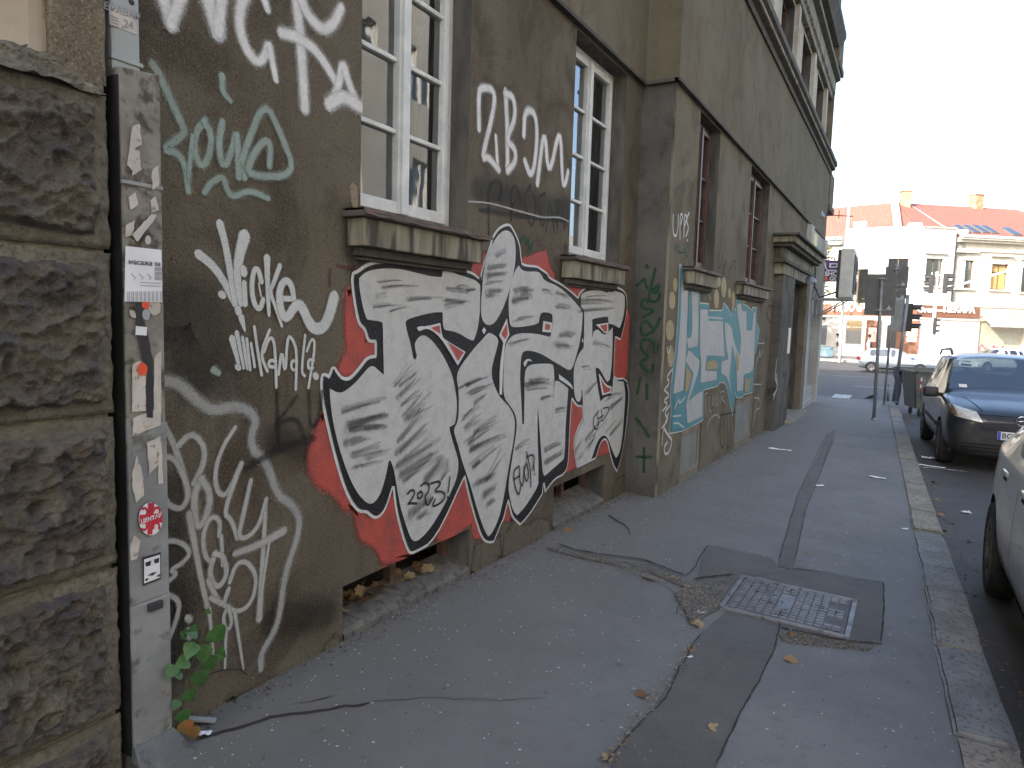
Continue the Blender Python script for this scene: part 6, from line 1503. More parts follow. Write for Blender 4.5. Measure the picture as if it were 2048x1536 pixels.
# =============================================================== street furniture
SM = dict(
 signback=pm('sign_back', (0.075, 0.082, 0.088), (0.10, 0.108, 0.112), 0.55, 5, coord='obj'),
 galv=pm('galvanised', (0.20, 0.21, 0.22), (0.28, 0.29, 0.30), 0.5, 7, metal=0.5, coord='obj'),
 bin=pm('bin_metal', (0.12, 0.132, 0.13), (0.17, 0.183, 0.178), 0.5, 3, metal=0.3, c3=(0.08, 0.07, 0.055), s3=8, l3=.58, h3=.72, coord='obj'),
 bindark=pm('bin_dark', (0.03, 0.03, 0.032), (0.05, 0.05, 0.05), 0.6, 5, coord='obj'),
 tlblack=flat('signal_black', (0.012, 0.012, 0.013), 0.5), tlgrey=pm('signal_grey', (0.24, 0.26, 0.25), (0.30, 0.32, 0.31), .5, 4, coord='obj'),
 white=flat('pole_white', (0.62, 0.62, 0.60), 0.5), acwhite=pm('ac_casing', (0.42, 0.43, 0.41), (0.50, 0.51, 0.48), 0.5, 4, coord='obj'),
 acdark=flat('ac_grille', (0.03, 0.03, 0.03), 0.6), purple=flat('sign_purple', (0.075, 0.018, 0.17), 0.35), orange=flat('sign_orange', (0.75, 0.20, 0.02), 0.4), signwhite=flat('sign_white', (0.75, 0.75, 0.76), 0.4),
 redstripe=flat('stripe_red', (0.5, 0.03, 0.03), 0.5), skin=flat('skin', (0.38, 0.22, 0.15), 0.6), bluejean=pm('jeans', (0.045, 0.06, 0.11), (0.07, 0.09, 0.15), 0.9, 20, coord='obj'),
 greyjean=pm('grey_trousers', (0.06, 0.07, 0.095), (0.09, 0.10, 0.13), 0.9, 20, coord='obj'), darkcoat=pm('dark_coat', (0.02, 0.022, 0.03), (0.035, 0.036, 0.045), 0.9, 15, coord='obj'),
 whitecloth=pm('white_cloth', (0.62, 0.61, 0.58), (0.72, 0.71, 0.68), 0.9, 15, coord='obj'), hair=flat('dark_hair', (0.02, 0.015, 0.012), 0.7), shoe=flat('shoe', (0.03, 0.022, 0.02), 0.6), crow=pm('crow_feathers', (0.008, 0.008, 0.010), (0.02, 0.02, 0.024), 0.5, 20, coord='obj'))
def tri(mb, c, xd, zd, s, off):
    c, xd, zd = Vector(c), Vector(xd), Vector(zd)
    n = 3; pts = [c+xd*s*math.cos(math.pi/2+2*math.pi*k/n)+zd*s*math.sin(math.pi/2+2*math.pi*k/n) for k in range(n)]
    mb.face([p+off for p in pts])
def sign_post(name, label, base, top_z, panels, r=.03, group='road sign posts by the corner', lean=0.0):
    """panels: (u0,v0,u1,v1) seen from the back"""
    b = Vector(base); root = empty(name, label, 'road sign', group, b)
    mb = MB(); mb.tube([(0, 0, -.25), (lean*.5, 0, (top_z-b.z)*.5), (lean, 0, top_z-b.z)], r, 12); mb.lathe([(r+.02, 0), (r+.02, .03), (r, .05)], 12); mb.build('pole', SM['galv'], root, smooth=True)
    for (u0, v0, u1, v1) in panels:
        a = onY(u0, v0, b.y+.06); c = onY(u1, v1, b.y+.06)
        x0, x1, z1, z0 = a.x-b.x, c.x-b.x, a.z-b.z, c.z-b.z
        mb = MB(); mb.bbox(x0, x1, .045, .060, z0, z1, .006); p = mb.build('panel', SM['signback'], root)
        mb = MB(); mb.bbox(x0+.002, x1-.002, .0605, .063, z0+.002, z1-.002, .001); mb.build('face', SM['signwhite'], p)
        mb = MB(); tri(mb, (x0+(x1-x0)*.80, .044, z0+(z1-z0)*.17), (1, 0, 0), (0, 0, 1), .06, Vector((0, -.0015, 0))); mb.build('back_mark', flat('mark_grey', (.33, .34, .35)), p)
        xm = (lean*((z0+z1)/2)/(top_z-b.z))
        for z in (z0+(z1-z0)*.12, z1-(z1-z0)*.12):
            mb = MB(); mb.bbox(xm-.09, xm+.09, .020, .046, z-.012, z+.012, .004); mb.bbox(xm-r-.012, xm+r+.012, -r-.008, .03, z-.014, z+.014, .004); mb.build('bracket', SM['galv'], p)
    return root
b = onS(1748, 840)
sign_post('road_sign', 'large dark sign back on the nearest pole', b, onY(1766, 555, b.y).z, [(1734, 548, 1789, 631)], .032, lean=onY(1766, 555, b.y).x-b.x-.02)
b = onS(1767, 811)
sign_post('road_sign', 'two square sign backs on the thinner middle pole', b, onY(1793, 528, b.y).z, [(1772, 533, 1815, 576), (1776, 579, 1812, 597)], .026, lean=onY(1793, 540, b.y).x-b.x)
# traffic signal by the corner
def signal_head(parent, M4, n=3, r=.10, pitch=.27, box=True):
    h = n*pitch
    mb = MB(); mb.bbox(-.13, .13, -.10, .10, 0, h, .02, 0, M4); hd = mb.build('signal_head', SM['tlblack'], parent)
    for k in range(n):
        z = (k+.5)*pitch; Mk = M4 @ Matrix.Translation((0, .10, z)) @ Matrix.Rotation(R(-90), 4, 'X')
        mb = MB(); i0 = len(mb.v); nn = 14
        for q in range(nn+1):
            t = -.35*math.pi+1.70*math.pi*q/nn if False else math.pi*(-.15+1.30*q/nn)
            for (rr, zz) in ((r*1.08, 0.0), (r*1.02, .17+.06*math.sin(max(0, min(math.pi, t))))):
                mb.v.append(tuple(Mk @ Vector((rr*math.cos(t), -rr*math.sin(t)*1.0, zz))))
        for q in range(nn): a = q*2; mb.f.append((a, a+2, a+3, a+1)); mb.m.append(0)
        mb.build('visor', SM['tlblack'], hd, smooth=True)
        mb = MB(); mb.lathe([(0, .012), (r*.7, .010), (r, 0.0)], 18, Mk); mb.build('lens', flat('lens_dark', [(.10, .01, .01), (.10, .06, .01), (.01, .08, .04)][2-k % 3], .3), hd, smooth=True)
    return hd
b = onS(1786, 804); TL = empty('traffic_light', 'traffic light facing right on the corner pole, grey box behind it', 'traffic light', None, b)
ztop = onY(1796, 597, b.y).z-b.z; z0 = onY(1796, 664, b.y).z-b.z
mb = MB(); mb.tube([(0, 0, -.2), (.10, 0, ztop*.6), (.15, 0, ztop+.1)], .045, 12); mb.build('pole', SM['galv'], TL, smooth=True)
xa, xb = onY(1784, 630, b.y).x-b.x, onY(1808, 630, b.y).x-b.x
mb = MB(); mb.bbox(xa, xb, .06, .24, z0, ztop, .02); mb.build('control_box', SM['tlgrey'], TL)
signal_head(TL, Matrix.Translation((xb+.10, .12, z0+.02)) @ Matrix.Rotation(R(-90), 4, 'Z'), 3, .085, (ztop-z0-.14)/3)
mb = MB(); mb.bbox(-.05, .10, -.10, .03, .75, .95, .01); mb.build('push_button', SM['tlblack'], TL)
# low bollard
b = onS(1783, 803); b.y += .5
bo = empty('bollard', 'short grey bollard at the kerb corner beside the poles', 'bollard', None, (b.x-.1, b.y, swz(b.x, b.y)))
mb = MB(); mb.tube([(0, 0, -.1), (0, 0, .42)], .045, 12); mb.build('post', SM['galv'], bo, smooth=True); mb = MB(); mb.lathe([(.05, .40), (.05, .44), (.0, .47)], 12); mb.build('cap', SM['galv'], bo, smooth=True)
# signals over the junction
def far_signal(u, v0, v1, y, facing, label):
    p = onY(u, v1, y); q = onY(u, v0, y); root = empty('traffic_light', label, 'traffic light', 'signals hung over the junction', p)
    signal_head(root, Matrix.Rotation(R(-90*facing), 4, 'Z') @ Matrix.Scale(1.3, 4), 3, .13, (q.z-p.z)/3/1.3)
    mb = MB(); mb.bbox(-.03, .03, -.03, .03, (q.z-p.z), (q.z-p.z)+.12, .01); mb.build('hanger', SM['white'], root)
    return root
far_signal(1861, 549, 587, 50.5, -1, 'hanging traffic light facing left over the junction')
far_signal(1889, 547, 587, 50.5, 1, 'hanging traffic light facing right over the junction')
pl = onY(1866, 705, 50.6); ms = empty('signal_mast', 'white signal mast with long arm over the junction', 'mast', None, (pl.x, 50.7, roz(50.7)))
o = Vector((pl.x, 50.7, roz(50.7))); t = onY(1874, 544, 50.7)
mb = MB(); mb.tube([(0, 0, -.2), tuple(Vector((t.x, 50.7, t.z))-o)], .09, 12); mb.build('pole', SM['white'], ms, smooth=True)
a1, a2 = onY(1880, 581, 50.7), onY(2120, 512, 50.7)
mb = MB(); mb.tube([tuple(a1-o), tuple(a2-o)], .07, 10); mb.build('arm', SM['white'], ms, smooth=True)
mb = MB(); mb.tube([tuple(onY(1874, 548, 50.7)-o), tuple(onY(1900, 560, 50.7)-o)], .03, 8); mb.build('bracket', SM['white'], ms)
signal_head(ms, Matrix.Translation(onY(1868, 668, 50.4)-o) @ Matrix.Rotation(R(-90), 4, 'Z'), 3, .09, .33)
# lamp post
lb = onY(1681, 700, 54.0); lb.z = roz(54)+.1; lp = empty('street_lamp', 'tall white street lamp before the bakery', 'street lamp', None, lb)
t = onY(1698, 412, 54.0)-lb; arm = onY(1660, 401, 54.0)-lb; m_ = onY(1683, 408, 54)-lb
mb = MB(); mb.tube([(0, 0, -.2), (t.x*.5, 0, t.z*.5), tuple(t)], [.11, .09, .07], 12); mb.build('pole', SM['white'], lp, smooth=True)
mb = MB(); mb.tube([(t.x, 0, t.z-.5), (m_.x, 0, m_.z-.2), tuple(arm)], .035, 8); mb.build('arm', SM['galv'], lp, smooth=True)
mb = MB(); mb.bbox(-.45, .15, -.1, .1, -.05, .06, .03, 0, Matrix.Translation(arm)); mb.build('lamp_head', SM['galv'], lp, smooth=True)
# overhead wires
for (pa, pb_, y) in (((1895, 557), (2120, 487), 51.5),):
    a, b2 = onY(*pa, y), onY(*pb_, y); mb = MB(); mb.tube([tuple(a.lerp(b2, k/8)-Vector((0, 0, .25*math.sin(math.pi*k/8)))) for k in range(9)], .016, 5)
    o = mb.build('overhead_wire', SM['tlblack']); tag(o, 'thin black cable sagging over the junction to the right edge' if y < 55 else 'thin cable in front of the white parapet', 'cable')

# ------------------------------------------------------------ waste container
by = 19.1; bx = 2.06; cb = empty('waste_container', 'grey steel waste container with red and white chevrons behind the people carrier', 'waste container', None, (bx+.46, by, roz(by)), R(20)); cb.scale = (.85, .85, .97)
mb = MB(); lo = [(.14, .10), (1.20, .10), (1.20, .92), (.14, .92)]; hi = [(0, 0), (1.34, 0), (1.34, 1.04), (0, 1.04)]
n = 4
for (A, B_, za, zb_) in ((lo, hi, .20, 1.12),):
    mb.face([(p[0], p[1], za) for p in A])
    for k in range(4): q = (k+1) % 4; mb.face([(A[k][0], A[k][1], za), (A[q][0], A[q][1], za), (B_[q][0], B_[q][1], zb_), (B_[k][0], B_[k][1], zb_)])
fixn(mb.build('bin_body', SM['bin'], cb))
mb = MB(); mb.bbox(-.03, 1.37, -.03, .03, 1.09, 1.14, .008); mb.bbox(-.03, 1.37, 1.01, 1.07, 1.09, 1.14, .008); mb.bbox(-.03, .03, -.03, 1.07, 1.092, 1.138, .008); mb.bbox(1.31, 1.37, -.03, 1.07, 1.092, 1.138, .008); mb.build('rim', SM['bin'], cb)
mb = MB()
for k in range(9):
    pass
nL = 12
for k in range(nL):                                            # rounded lid swung up at the back
    t0, t1 = math.pi*.5*k/nL, math.pi*.5*(k+1)/nL
    mb.face([(.0, 1.04-.5*math.sin(t0)*0+.1*math.cos(t0), 1.2+.0), (1.34, 1.04+.1*math.cos(t0), 1.2), (1.34, 1.04+.1*math.cos(t1), 1.2+.02), (0, 1.04+.1*math.cos(t1), 1.2+.02)]) if k == 0 else None
mb.bbox(.02, 1.32, 1.03, 1.09, 1.13, 1.18, .02); mb.build('lid', SM['bin'], cb)
mb = MB(); mb.face([(.012-.02, .02, 1.14), (.012-.02, 1.02, 1.14), (.135-.02, .90, .22), (.135-.02, .12, .22)]); mb.build('end_panel', SM['bindark'], cb)
for x in (.2, 1.12):
    mb = MB(); mb.bbox(x, x+.06, -.06, .0, .45, 1.1, .01, 0, Matrix.Translation((0, .06, 0))); mb.build('rib', SM['bin'], cb)
mb = MB(); mb.tube([(.85, -.02, 1.0), (.78, -.10, .98), (.78, -.12, .88), (.88, -.10, .83), (.98, -.05, .9)], .022, 8); mb.build('lift_handle', SM['bindark'], cb, smooth=True)
for k in range(4):                                             # chevron sticker on the sloping front
    z0 = .98-k*.085; f = lambda z: (1.18-z)/.98*.10-.006
    mb = MB(); mb.face([(.16, f(z0), z0), (.27, f(z0-.05), z0-.05), (.27, f(z0-.13), z0-.13), (.16, f(z0-.085), z0-.085)]); mb.build('chevron', SM['redstripe'] if k % 2 else SM['signwhite'], cb)
mb = MB(); mb.face([(.36, .064, .48), (.50, .064, .48), (.50, .047, .66), (.36, .047, .66)]); mb.build('faded_emblem', flat('faded_green', (.06, .20, .15)), cb)
for x in (.25, 1.1):
    for y in (.2, .82):
        mb = MB(); mb.lathe([(0, -.025), (.085, -.025), (.1, -.01), (.1, .01), (.085, .025), (0, .025)], 18, Matrix.Translation((x, y, .10)) @ Matrix.Rotation(R(90), 4, 'Y')); mb.bbox(x-.03, x+.03, y-.03, y+.03, .1, .22, .005); mb.build('castor', SM['bindark'], cb, smooth=True)

# ------------------------------------------------------------ people
def skin_body(name, joints, edges, radii, mats, matf, parent, root=0, sub=2):
    me = bpy.data.meshes.new(name); me.from_pydata(joints, edges, []); ob = bpy.data.objects.new(name, me); COL.objects.link(ob)
    sk = ob.modifiers.new('k', 'SKIN'); ly = me.skin_vertices[0]
    for i, r in enumerate(radii): ly.data[i].radius = (r, r) if isinstance(r, (int, float)) else r
    ly.data[root].use_root = True
    ss = ob.modifiers.new('s', 'SUBSURF'); ss.levels = sub; ss.render_levels = sub
    bpy.context.view_layer.update()
    ev = bpy.data.meshes.new_from_object(ob.evaluated_get(bpy.context.evaluated_depsgraph_get())); bpy.data.objects.remove(ob)
    ev.materials.clear()
    for m in mats: ev.materials.append(m)
    for p in ev.polygons: p.material_index = matf(p.center); p.use_smooth = True
    o = bpy.data.objects.new(name, ev); return link(o, parent)
def person(name, label, loc, rz, hip, chest, neck, head, elbL, handL, elbR, handR, kneeL, footL, kneeR, footR, mats, matf, group=None, bag=None, hairz=None):
    root = empty(name, label, 'person', group, loc, rz)
    H, Ch, Nk, Hd = map(Vector, (hip, chest, neck, head))
    up = (Ch-H).normalized(); side = Vector((1, 0, 0))
    shL, shR = Nk-up*.07+side*.17, Nk-up*.07-side*.17; hpL, hpR = H+side*.09-up*.02, H-side*.09-up*.02
    def toes(f): f = Vector(f); return (f+Vector((0, -.02, .05)), f+Vector((0, -.17, .015)))
    J = [H, H.lerp(Ch, .5), Ch, Nk, Nk.lerp(Hd, .45), Hd+(Hd-Nk).normalized()*.02, Hd+(Hd-Nk).normalized()*.10,
         shL, Vector(elbL), Vector(handL), shR, Vector(elbR), Vector(handR), hpL, Vector(kneeL), toes(footL)[0], toes(footL)[1], hpR, Vector(kneeR), toes(footR)[0], toes(footR)[1]]
    # fingers: short chains out of each palm
    E = [(0, 1), (1, 2), (2, 3), (3, 4), (4, 5), (5, 6), (2, 7), (7, 8), (8, 9), (2, 10), (10, 11), (11, 12), (0, 13), (13, 14), (14, 15), (15, 16), (0, 17), (17, 18), (18, 19), (19, 20)]
    Rr = [(.145, .11), (.135, .10), (.155, .11), .06, .055, (.085, .10), .07, .065, .045, .03, .065, .045, .03, .09, .062, .045, .038, .09, .062, .045, .038]
    for hi_, ei in ((9, 8), (12, 11)):
        d = (J[hi_]-J[ei]).normalized(); s = d.orthogonal().normalized()
        pm_ = J[hi_]+d*.07; J.append(pm_); E.append((hi_, len(J)-1)); Rr.append((.04, .018)); pi = len(J)-1
        for k, ln in enumerate((.06, .075, .07, .055)):
            J.append(pm_+d*ln+s*(-.033+.022*k)); E.append((pi, len(J)-1)); Rr.append(.0085)
        J.append(J[hi_]+d*.055+s*-.06); E.append((hi_, len(J)-1)); Rr.append(.010)
    b_ = skin_body('body', [tuple(j) for j in J], E, Rr, mats, matf, root)
    # hair cap
    mb = MB(); bm = bmesh.new(); bmesh.ops.create_uvsphere(bm, u_segments=14, v_segments=9, radius=.115)
    for v in bm.verts: v.co = Vector((v.co.x*.88, v.co.y*1.0+.018, max(v.co.z, -.05)*1.0+.03))+Hd+(Hd-Nk).normalized()*.045
    mb.bm(bm); mb.build('hair', SM['hair'], root, smooth=True)
    if bag:
        mb = MB(); x, y, z = bag; mb.bbox(x-.05, x+.05, y-.16, y+.16, z-.17, z+.13, .04); mb.tube([(x, y-.12, z+.1), (x*.8, y-.05, z+.45), (x*.8, y+.05, z+.45), (x, y+.12, z+.1)], .012, 6)
        mb.build('shoulder_bag', SM['darkcoat'], root, smooth=True)
    return root
WALK = dict(hip=(0, 0, .93), chest=(0, -.01, 1.26), neck=(0, -.02, 1.46), head=(0, -.04, 1.60), elbL=(.25, .03, 1.12), handL=(.27, -.12, .90), elbR=(-.25, .05, 1.12), handR=(-.24, .10, .86), kneeL=(.10, -.12, .50), footL=(.09, -.22, .03), kneeR=(-.10, .02, .50), footR=(-.09, .26, .05))
def mf(p):                                           # 0 skin 1 top 2 trousers 3 shoes
    if p.z > 1.47 or (abs(p.x) > .215 and p.z < 1.02): return 0
    if p.z > .90: return 1
    return 3 if p.z < .09 else 2
p1 = onY(1673, 716, 57.5); person('person', 'person in white with a black shoulder bag walking before the bakery', (p1.x, 57.5, roz(57.5)+.11), R(-70), mats=[SM['skin'], SM['whitecloth'], SM['whitecloth'], SM['shoe']], matf=mf, bag=(.24, 0, 1.0), group='people by the bakery', **WALK)
p2 = onY(1736, 705, 57.0); person('person', 'person in white with a black bag half hidden behind the silver-blue car', (p2.x, 57.0, roz(57.0)+.11), R(80), mats=[SM['skin'], SM['whitecloth'], SM['whitecloth'], SM['shoe']], matf=mf, bag=(.24, 0, 1.05), group='people by the bakery', **WALK)
# person bending into the container
p3 = onS(1797, 816)
def mf3(p):
    if p.x > .50 and (p.z < .48 or p.z > .62): return 0
    if p.x > .13 or p.z > .93: return 1
    return 3 if p.z < .09 else 2
BEND = dict(hip=(0, 0, .92), chest=(.32, .04, .93), neck=(.50, .05, .82), head=(.60, .05, .71), elbL=(.50, .24, .58), handL=(.55, .20, .36), elbR=(.42, -.17, .60), handR=(.50, -.12, .36), kneeL=(.0, .10, .50), footL=(-.02, .12, .03), kneeR=(.02, -.10, .50), footR=(.0, -.13, .03))
root = person('person', 'person in grey-blue trousers bending over the waste container', (p3.x-.04, 20.6, swz(p3.x, 20.6)), 0, mats=[SM['skin'], SM['darkcoat'], SM['greyjean'], SM['shoe']], matf=mf3, **BEND)

# ------------------------------------------------------------ crow
pb_ = onS(1742, 801); cr = empty('crow', 'black crow on the pavement beside the nearest sign pole', 'crow', None, pb_, R(0)); cr.scale = (.62, .62, .62)
skin_body('body', [(0, 0, .17), (.08, 0, .20), (.15, 0, .26), (.20, 0, .28), (.25, 0, .275), (-.09, 0, .13), (-.22, 0, .08), (-.30, 0, .05)], [(0, 1), (1, 2), (2, 3), (3, 4), (0, 5), (5, 6), (6, 7)], [.075, .065, .042, .036, .010, .06, (.045, .022), (.04, .01)], [SM['crow']], lambda p: 0, cr)
for s in (-1, 1):
    mb = MB(); mb.tube([(.02, s*.03, .14), (.0, s*.035, .06), (.02, s*.035, .005), (.07, s*.04, .004)], .008, 5); mb.build('leg', SM['crow'], cr)

# ------------------------------------------------------------ on the corner building: air conditioner, sign, lamps
ay = 17.75; ac = empty('air_conditioner', 'large outdoor air conditioner on brackets by the street corner', 'air conditioner', None, (EX, ay, 2.25))
x0, x1 = onY(1679, 550, ay).x-EX, onY(1706, 550, ay).x-EX; zt = onY(1690, 497, ay).z-2.25; zb_ = onY(1690, 600, ay).z-2.25
mb = MB(); mb.bbox(x0, x1, 0, .92, zb_+.05, zt, .025); mb.build('casing', SM['acwhite'], ac)
mb = MB(); mb.bbox(x0-.06, x0-.004, .02, .90, zb_+.06, zt-.02, .01); mb.build('coil_back', SM['acdark'], ac)
mb = MB(); mb.bbox(x1-.01, x1+.02, .10, .82, zb_+.15, zt-.12, .01); g = mb.build('fan_guard', SM['acdark'], ac)
mb = MB()
for q in range(2):
    for rr in (.06, .12, .18, .23):
        cz = zb_+.32+q*.46; mb.tube([(x1+.05, .46+rr*math.cos(t*.3142), cz+rr*math.sin(t*.3142)) for t in range(21)], .006, 4)
mb.build('fan_ring', SM['acdark'], g)
for y in (.08, .84):
    mb = MB(); mb.bbox(-.02, x1+.02, y-.02, y+.02, zb_, zb_+.045, .004); mb.tube([(0, y, zb_-.42), (x1*.85, y, zb_+.01)], .015, 6); mb.bbox(-.0, .03, y-.02, y+.02, zb_-.48, zb_+.3, .004); mb.build('bracket', SM['galv'], ac)
mb = MB(); mb.tube([(x0, .1, zb_+.2), (.15, .05, zb_+.05), (.04, -.05, zb_+.3), (.02, -.08, zb_+1.2)], .02, 6); mb.build('refrigerant_pipe', SM['acdark'], ac, smooth=True)
sy_ = 19.0; sg = empty('shop_sign', 'purple projecting shop sign with white and orange letters behind the air conditioner', 'sign', None, (EX, sy_, 2.6))
a, c = onY(1640, 521, sy_), onY(1692, 563, sy_); x0, x1, z1, z0 = a.x, c.x, a.z, c.z; dx = -EX; x0 -= EX; x1 -= EX; z1 -= 2.6; z0 -= 2.6
mb = MB(); mb.bbox(x0, x1, 0, .09, z0, z1, .01); mb.build('panel', SM['purple'], sg)
zz = z0+(z1-z0)*.40; text_mesh('SHOP', .15, SM['signwhite'], 'lettering', sg, (x0+(x1-x0)*.52, -.012, z0+(z1-z0)*.36), (1, 0, 0), (0, 0, 1), bold=.006)
text_mesh('&', .14, SM['orange'], 'lettering', sg, (x0+(x1-x0)*.27, -.012, z0+(z1-z0)*.13), (1, 0, 0), (0, 0, 1), bold=.006)
text_mesh('GO', .14, SM['signwhite'], 'lettering', sg, (x0+(x1-x0)*.57, -.012, z0+(z1-z0)*.13), (1, 0, 0), (0, 0, 1), bold=.006)
xm, zm = x0+(x1-x0)*.52, z0+(z1-z0)*.72; s = (z1-z0)
mb = MB(); mb.tube([(xm-.40*s, -.014, zm+.20*s), (xm-.34*s, -.014, zm-.10*s), (xm-.25*s, -.014, zm-.20*s), (xm+.25*s, -.014, zm-.20*s), (xm+.34*s, -.014, zm-.10*s), (xm+.40*s, -.014, zm+.20*s)], .014, 6)
mb.bbox(xm-.20*s, xm+.20*s, -.016, -.004, zm-.06*s, zm+.14*s, .004); mb.build('emblem', SM['signwhite'], sg)
mb = MB(); mb.bbox(xm-.12*s, xm+.12*s, -.020, -.0165, zm-.01*s, zm+.09*s, .001); mb.build('emblem_inner', SM['purple'], sg)
mb = MB(); mb.bbox(-.2, x0+.02, .02, .06, z0+.1, z0+.14, .004); mb.bbox(-.2, x0+.02, .02, .06, z1-.14, z1-.1, .004); mb.build('bracket', SM['galv'], sg)
def wall_lamp(name, label, u, v, y, cat, lit=False):
    p = onY(u, v, y); root = empty(name, label, cat, None, (EX+.02, y, p.z)); d = p.x-EX-.02
    mb = MB(); mb.tube([(0, 0, .05), (d*.6, 0, .08), (d, 0, .02)], .018, 6); mb.bbox(-.02, .03, -.06, .06, -.02, .12, .01); mb.build('arm', SM['galv'], root, smooth=True)
    mb = MB(); mb.lathe([(.03, .10), (.10, .05), (.13, -.02)], 16, Matrix.Translation((d+.02, 0, 0))); mb.build('shade', SM['galv'], root, smooth=True)
    mb = MB(); mb.lathe([(0, -.022), (.12, -.02), (.12, .0)], 16, Matrix.Translation((d+.02, 0, 0))); mb.build('diffuser', SM['signwhite'], root, smooth=True)
wall_lamp('wall_lamp', 'small floodlight with white face high on the corner above the doorway', 1637, 432, 18.2, 'lamp')
wall_lamp('wall_lamp', 'small floodlight beside the door hood', 1618, 563, 15.2, 'lamp')
mb = MB(); a = onY(1648, 443, 20.5); mb.tube([(EX+.02, 19.3, a.z), (EX+.6, 19.6, a.z-.02)], .012, 5); mb.tube([(EX+.3, 19.45, a.z-.08), (EX+.3, 19.45, a.z+.12)], .01, 5); tag(mb.build('aerial', SM['tlblack']), 'thin black aerial bracket sticking out from the corner', 'aerial')
# =============================================================== far buildings
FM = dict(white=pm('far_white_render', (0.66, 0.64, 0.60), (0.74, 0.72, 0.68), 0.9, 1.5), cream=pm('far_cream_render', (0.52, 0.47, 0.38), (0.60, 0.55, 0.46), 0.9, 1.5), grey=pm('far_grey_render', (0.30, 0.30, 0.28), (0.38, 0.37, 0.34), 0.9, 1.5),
 brown=pm('bakery_brown', (0.15, 0.066, 0.036), (0.18, 0.08, 0.045), 0.6, 2), frame=flat('far_frame', (0.12, 0.08, 0.05), .7), glass=glass('far_glass', refl=.1, trans=.3), roomy=flat('far_room', (0.05, 0.05, 0.05), .9), hood=pm('far_stone', (0.42, 0.39, 0.33), (0.50, 0.47, 0.40), .9, 3), gutter=flat('teal_gutter', (.16, .25, .26), .6), shutter=pm('roller_shutter', (.36, .34, .27), (.42, .40, .32), .6, 3), awning=flat('awning_cloth', (.62, .60, .55), .9), brickc=pm('chimney_brick', (.34, .16, .09), (.45, .26, .16), .9, 3), poster=pm('poster', (.55, .40, .30), (.65, .62, .6), .6, 2.5, c3=(.5, .1, .08), s3=4, l3=.55, h3=.6), woodpane=flat('warm_pane', (.45, .26, .10), .6))
def tile_mat():
    m, t, ns, ls = nodes('clay_tiles')
    o = N(t, 'ShaderNodeOutputMaterial'); b = N(t, 'ShaderNodeBsdfPrincipled'); ls.new(b.outputs[0], o.inputs[0]); b.inputs['Roughness'].default_value = .85
    uv = N(t, 'ShaderNodeUVMap'); br = N(t, 'ShaderNodeTexBrick'); br.inputs['Color1'].default_value = (.27, .088, .066, 1); br.inputs['Color2'].default_value = (.31, .108, .082, 1); br.inputs['Mortar'].default_value = (.19, .06, .045, 1)
    br.inputs['Scale'].default_value = 1.0; br.inputs['Brick Width'].default_value = .28; br.inputs['Row Height'].default_value = .34; br.inputs['Mortar Size'].default_value = .025
    ls.new(uv.outputs[0], br.inputs[0]); ls.new(br.outputs[0], b.inputs['Base Color'])
    bn = N(t, 'ShaderNodeBump'); bn.inputs['Strength'].default_value = .6; bn.inputs['Distance'].default_value = .03; bn.invert = True; ls.new(br.outputs['Fac'], bn.inputs['Height']); ls.new(bn.outputs[0], b.inputs['Normal']); return m
FM['tile'] = tile_mat()
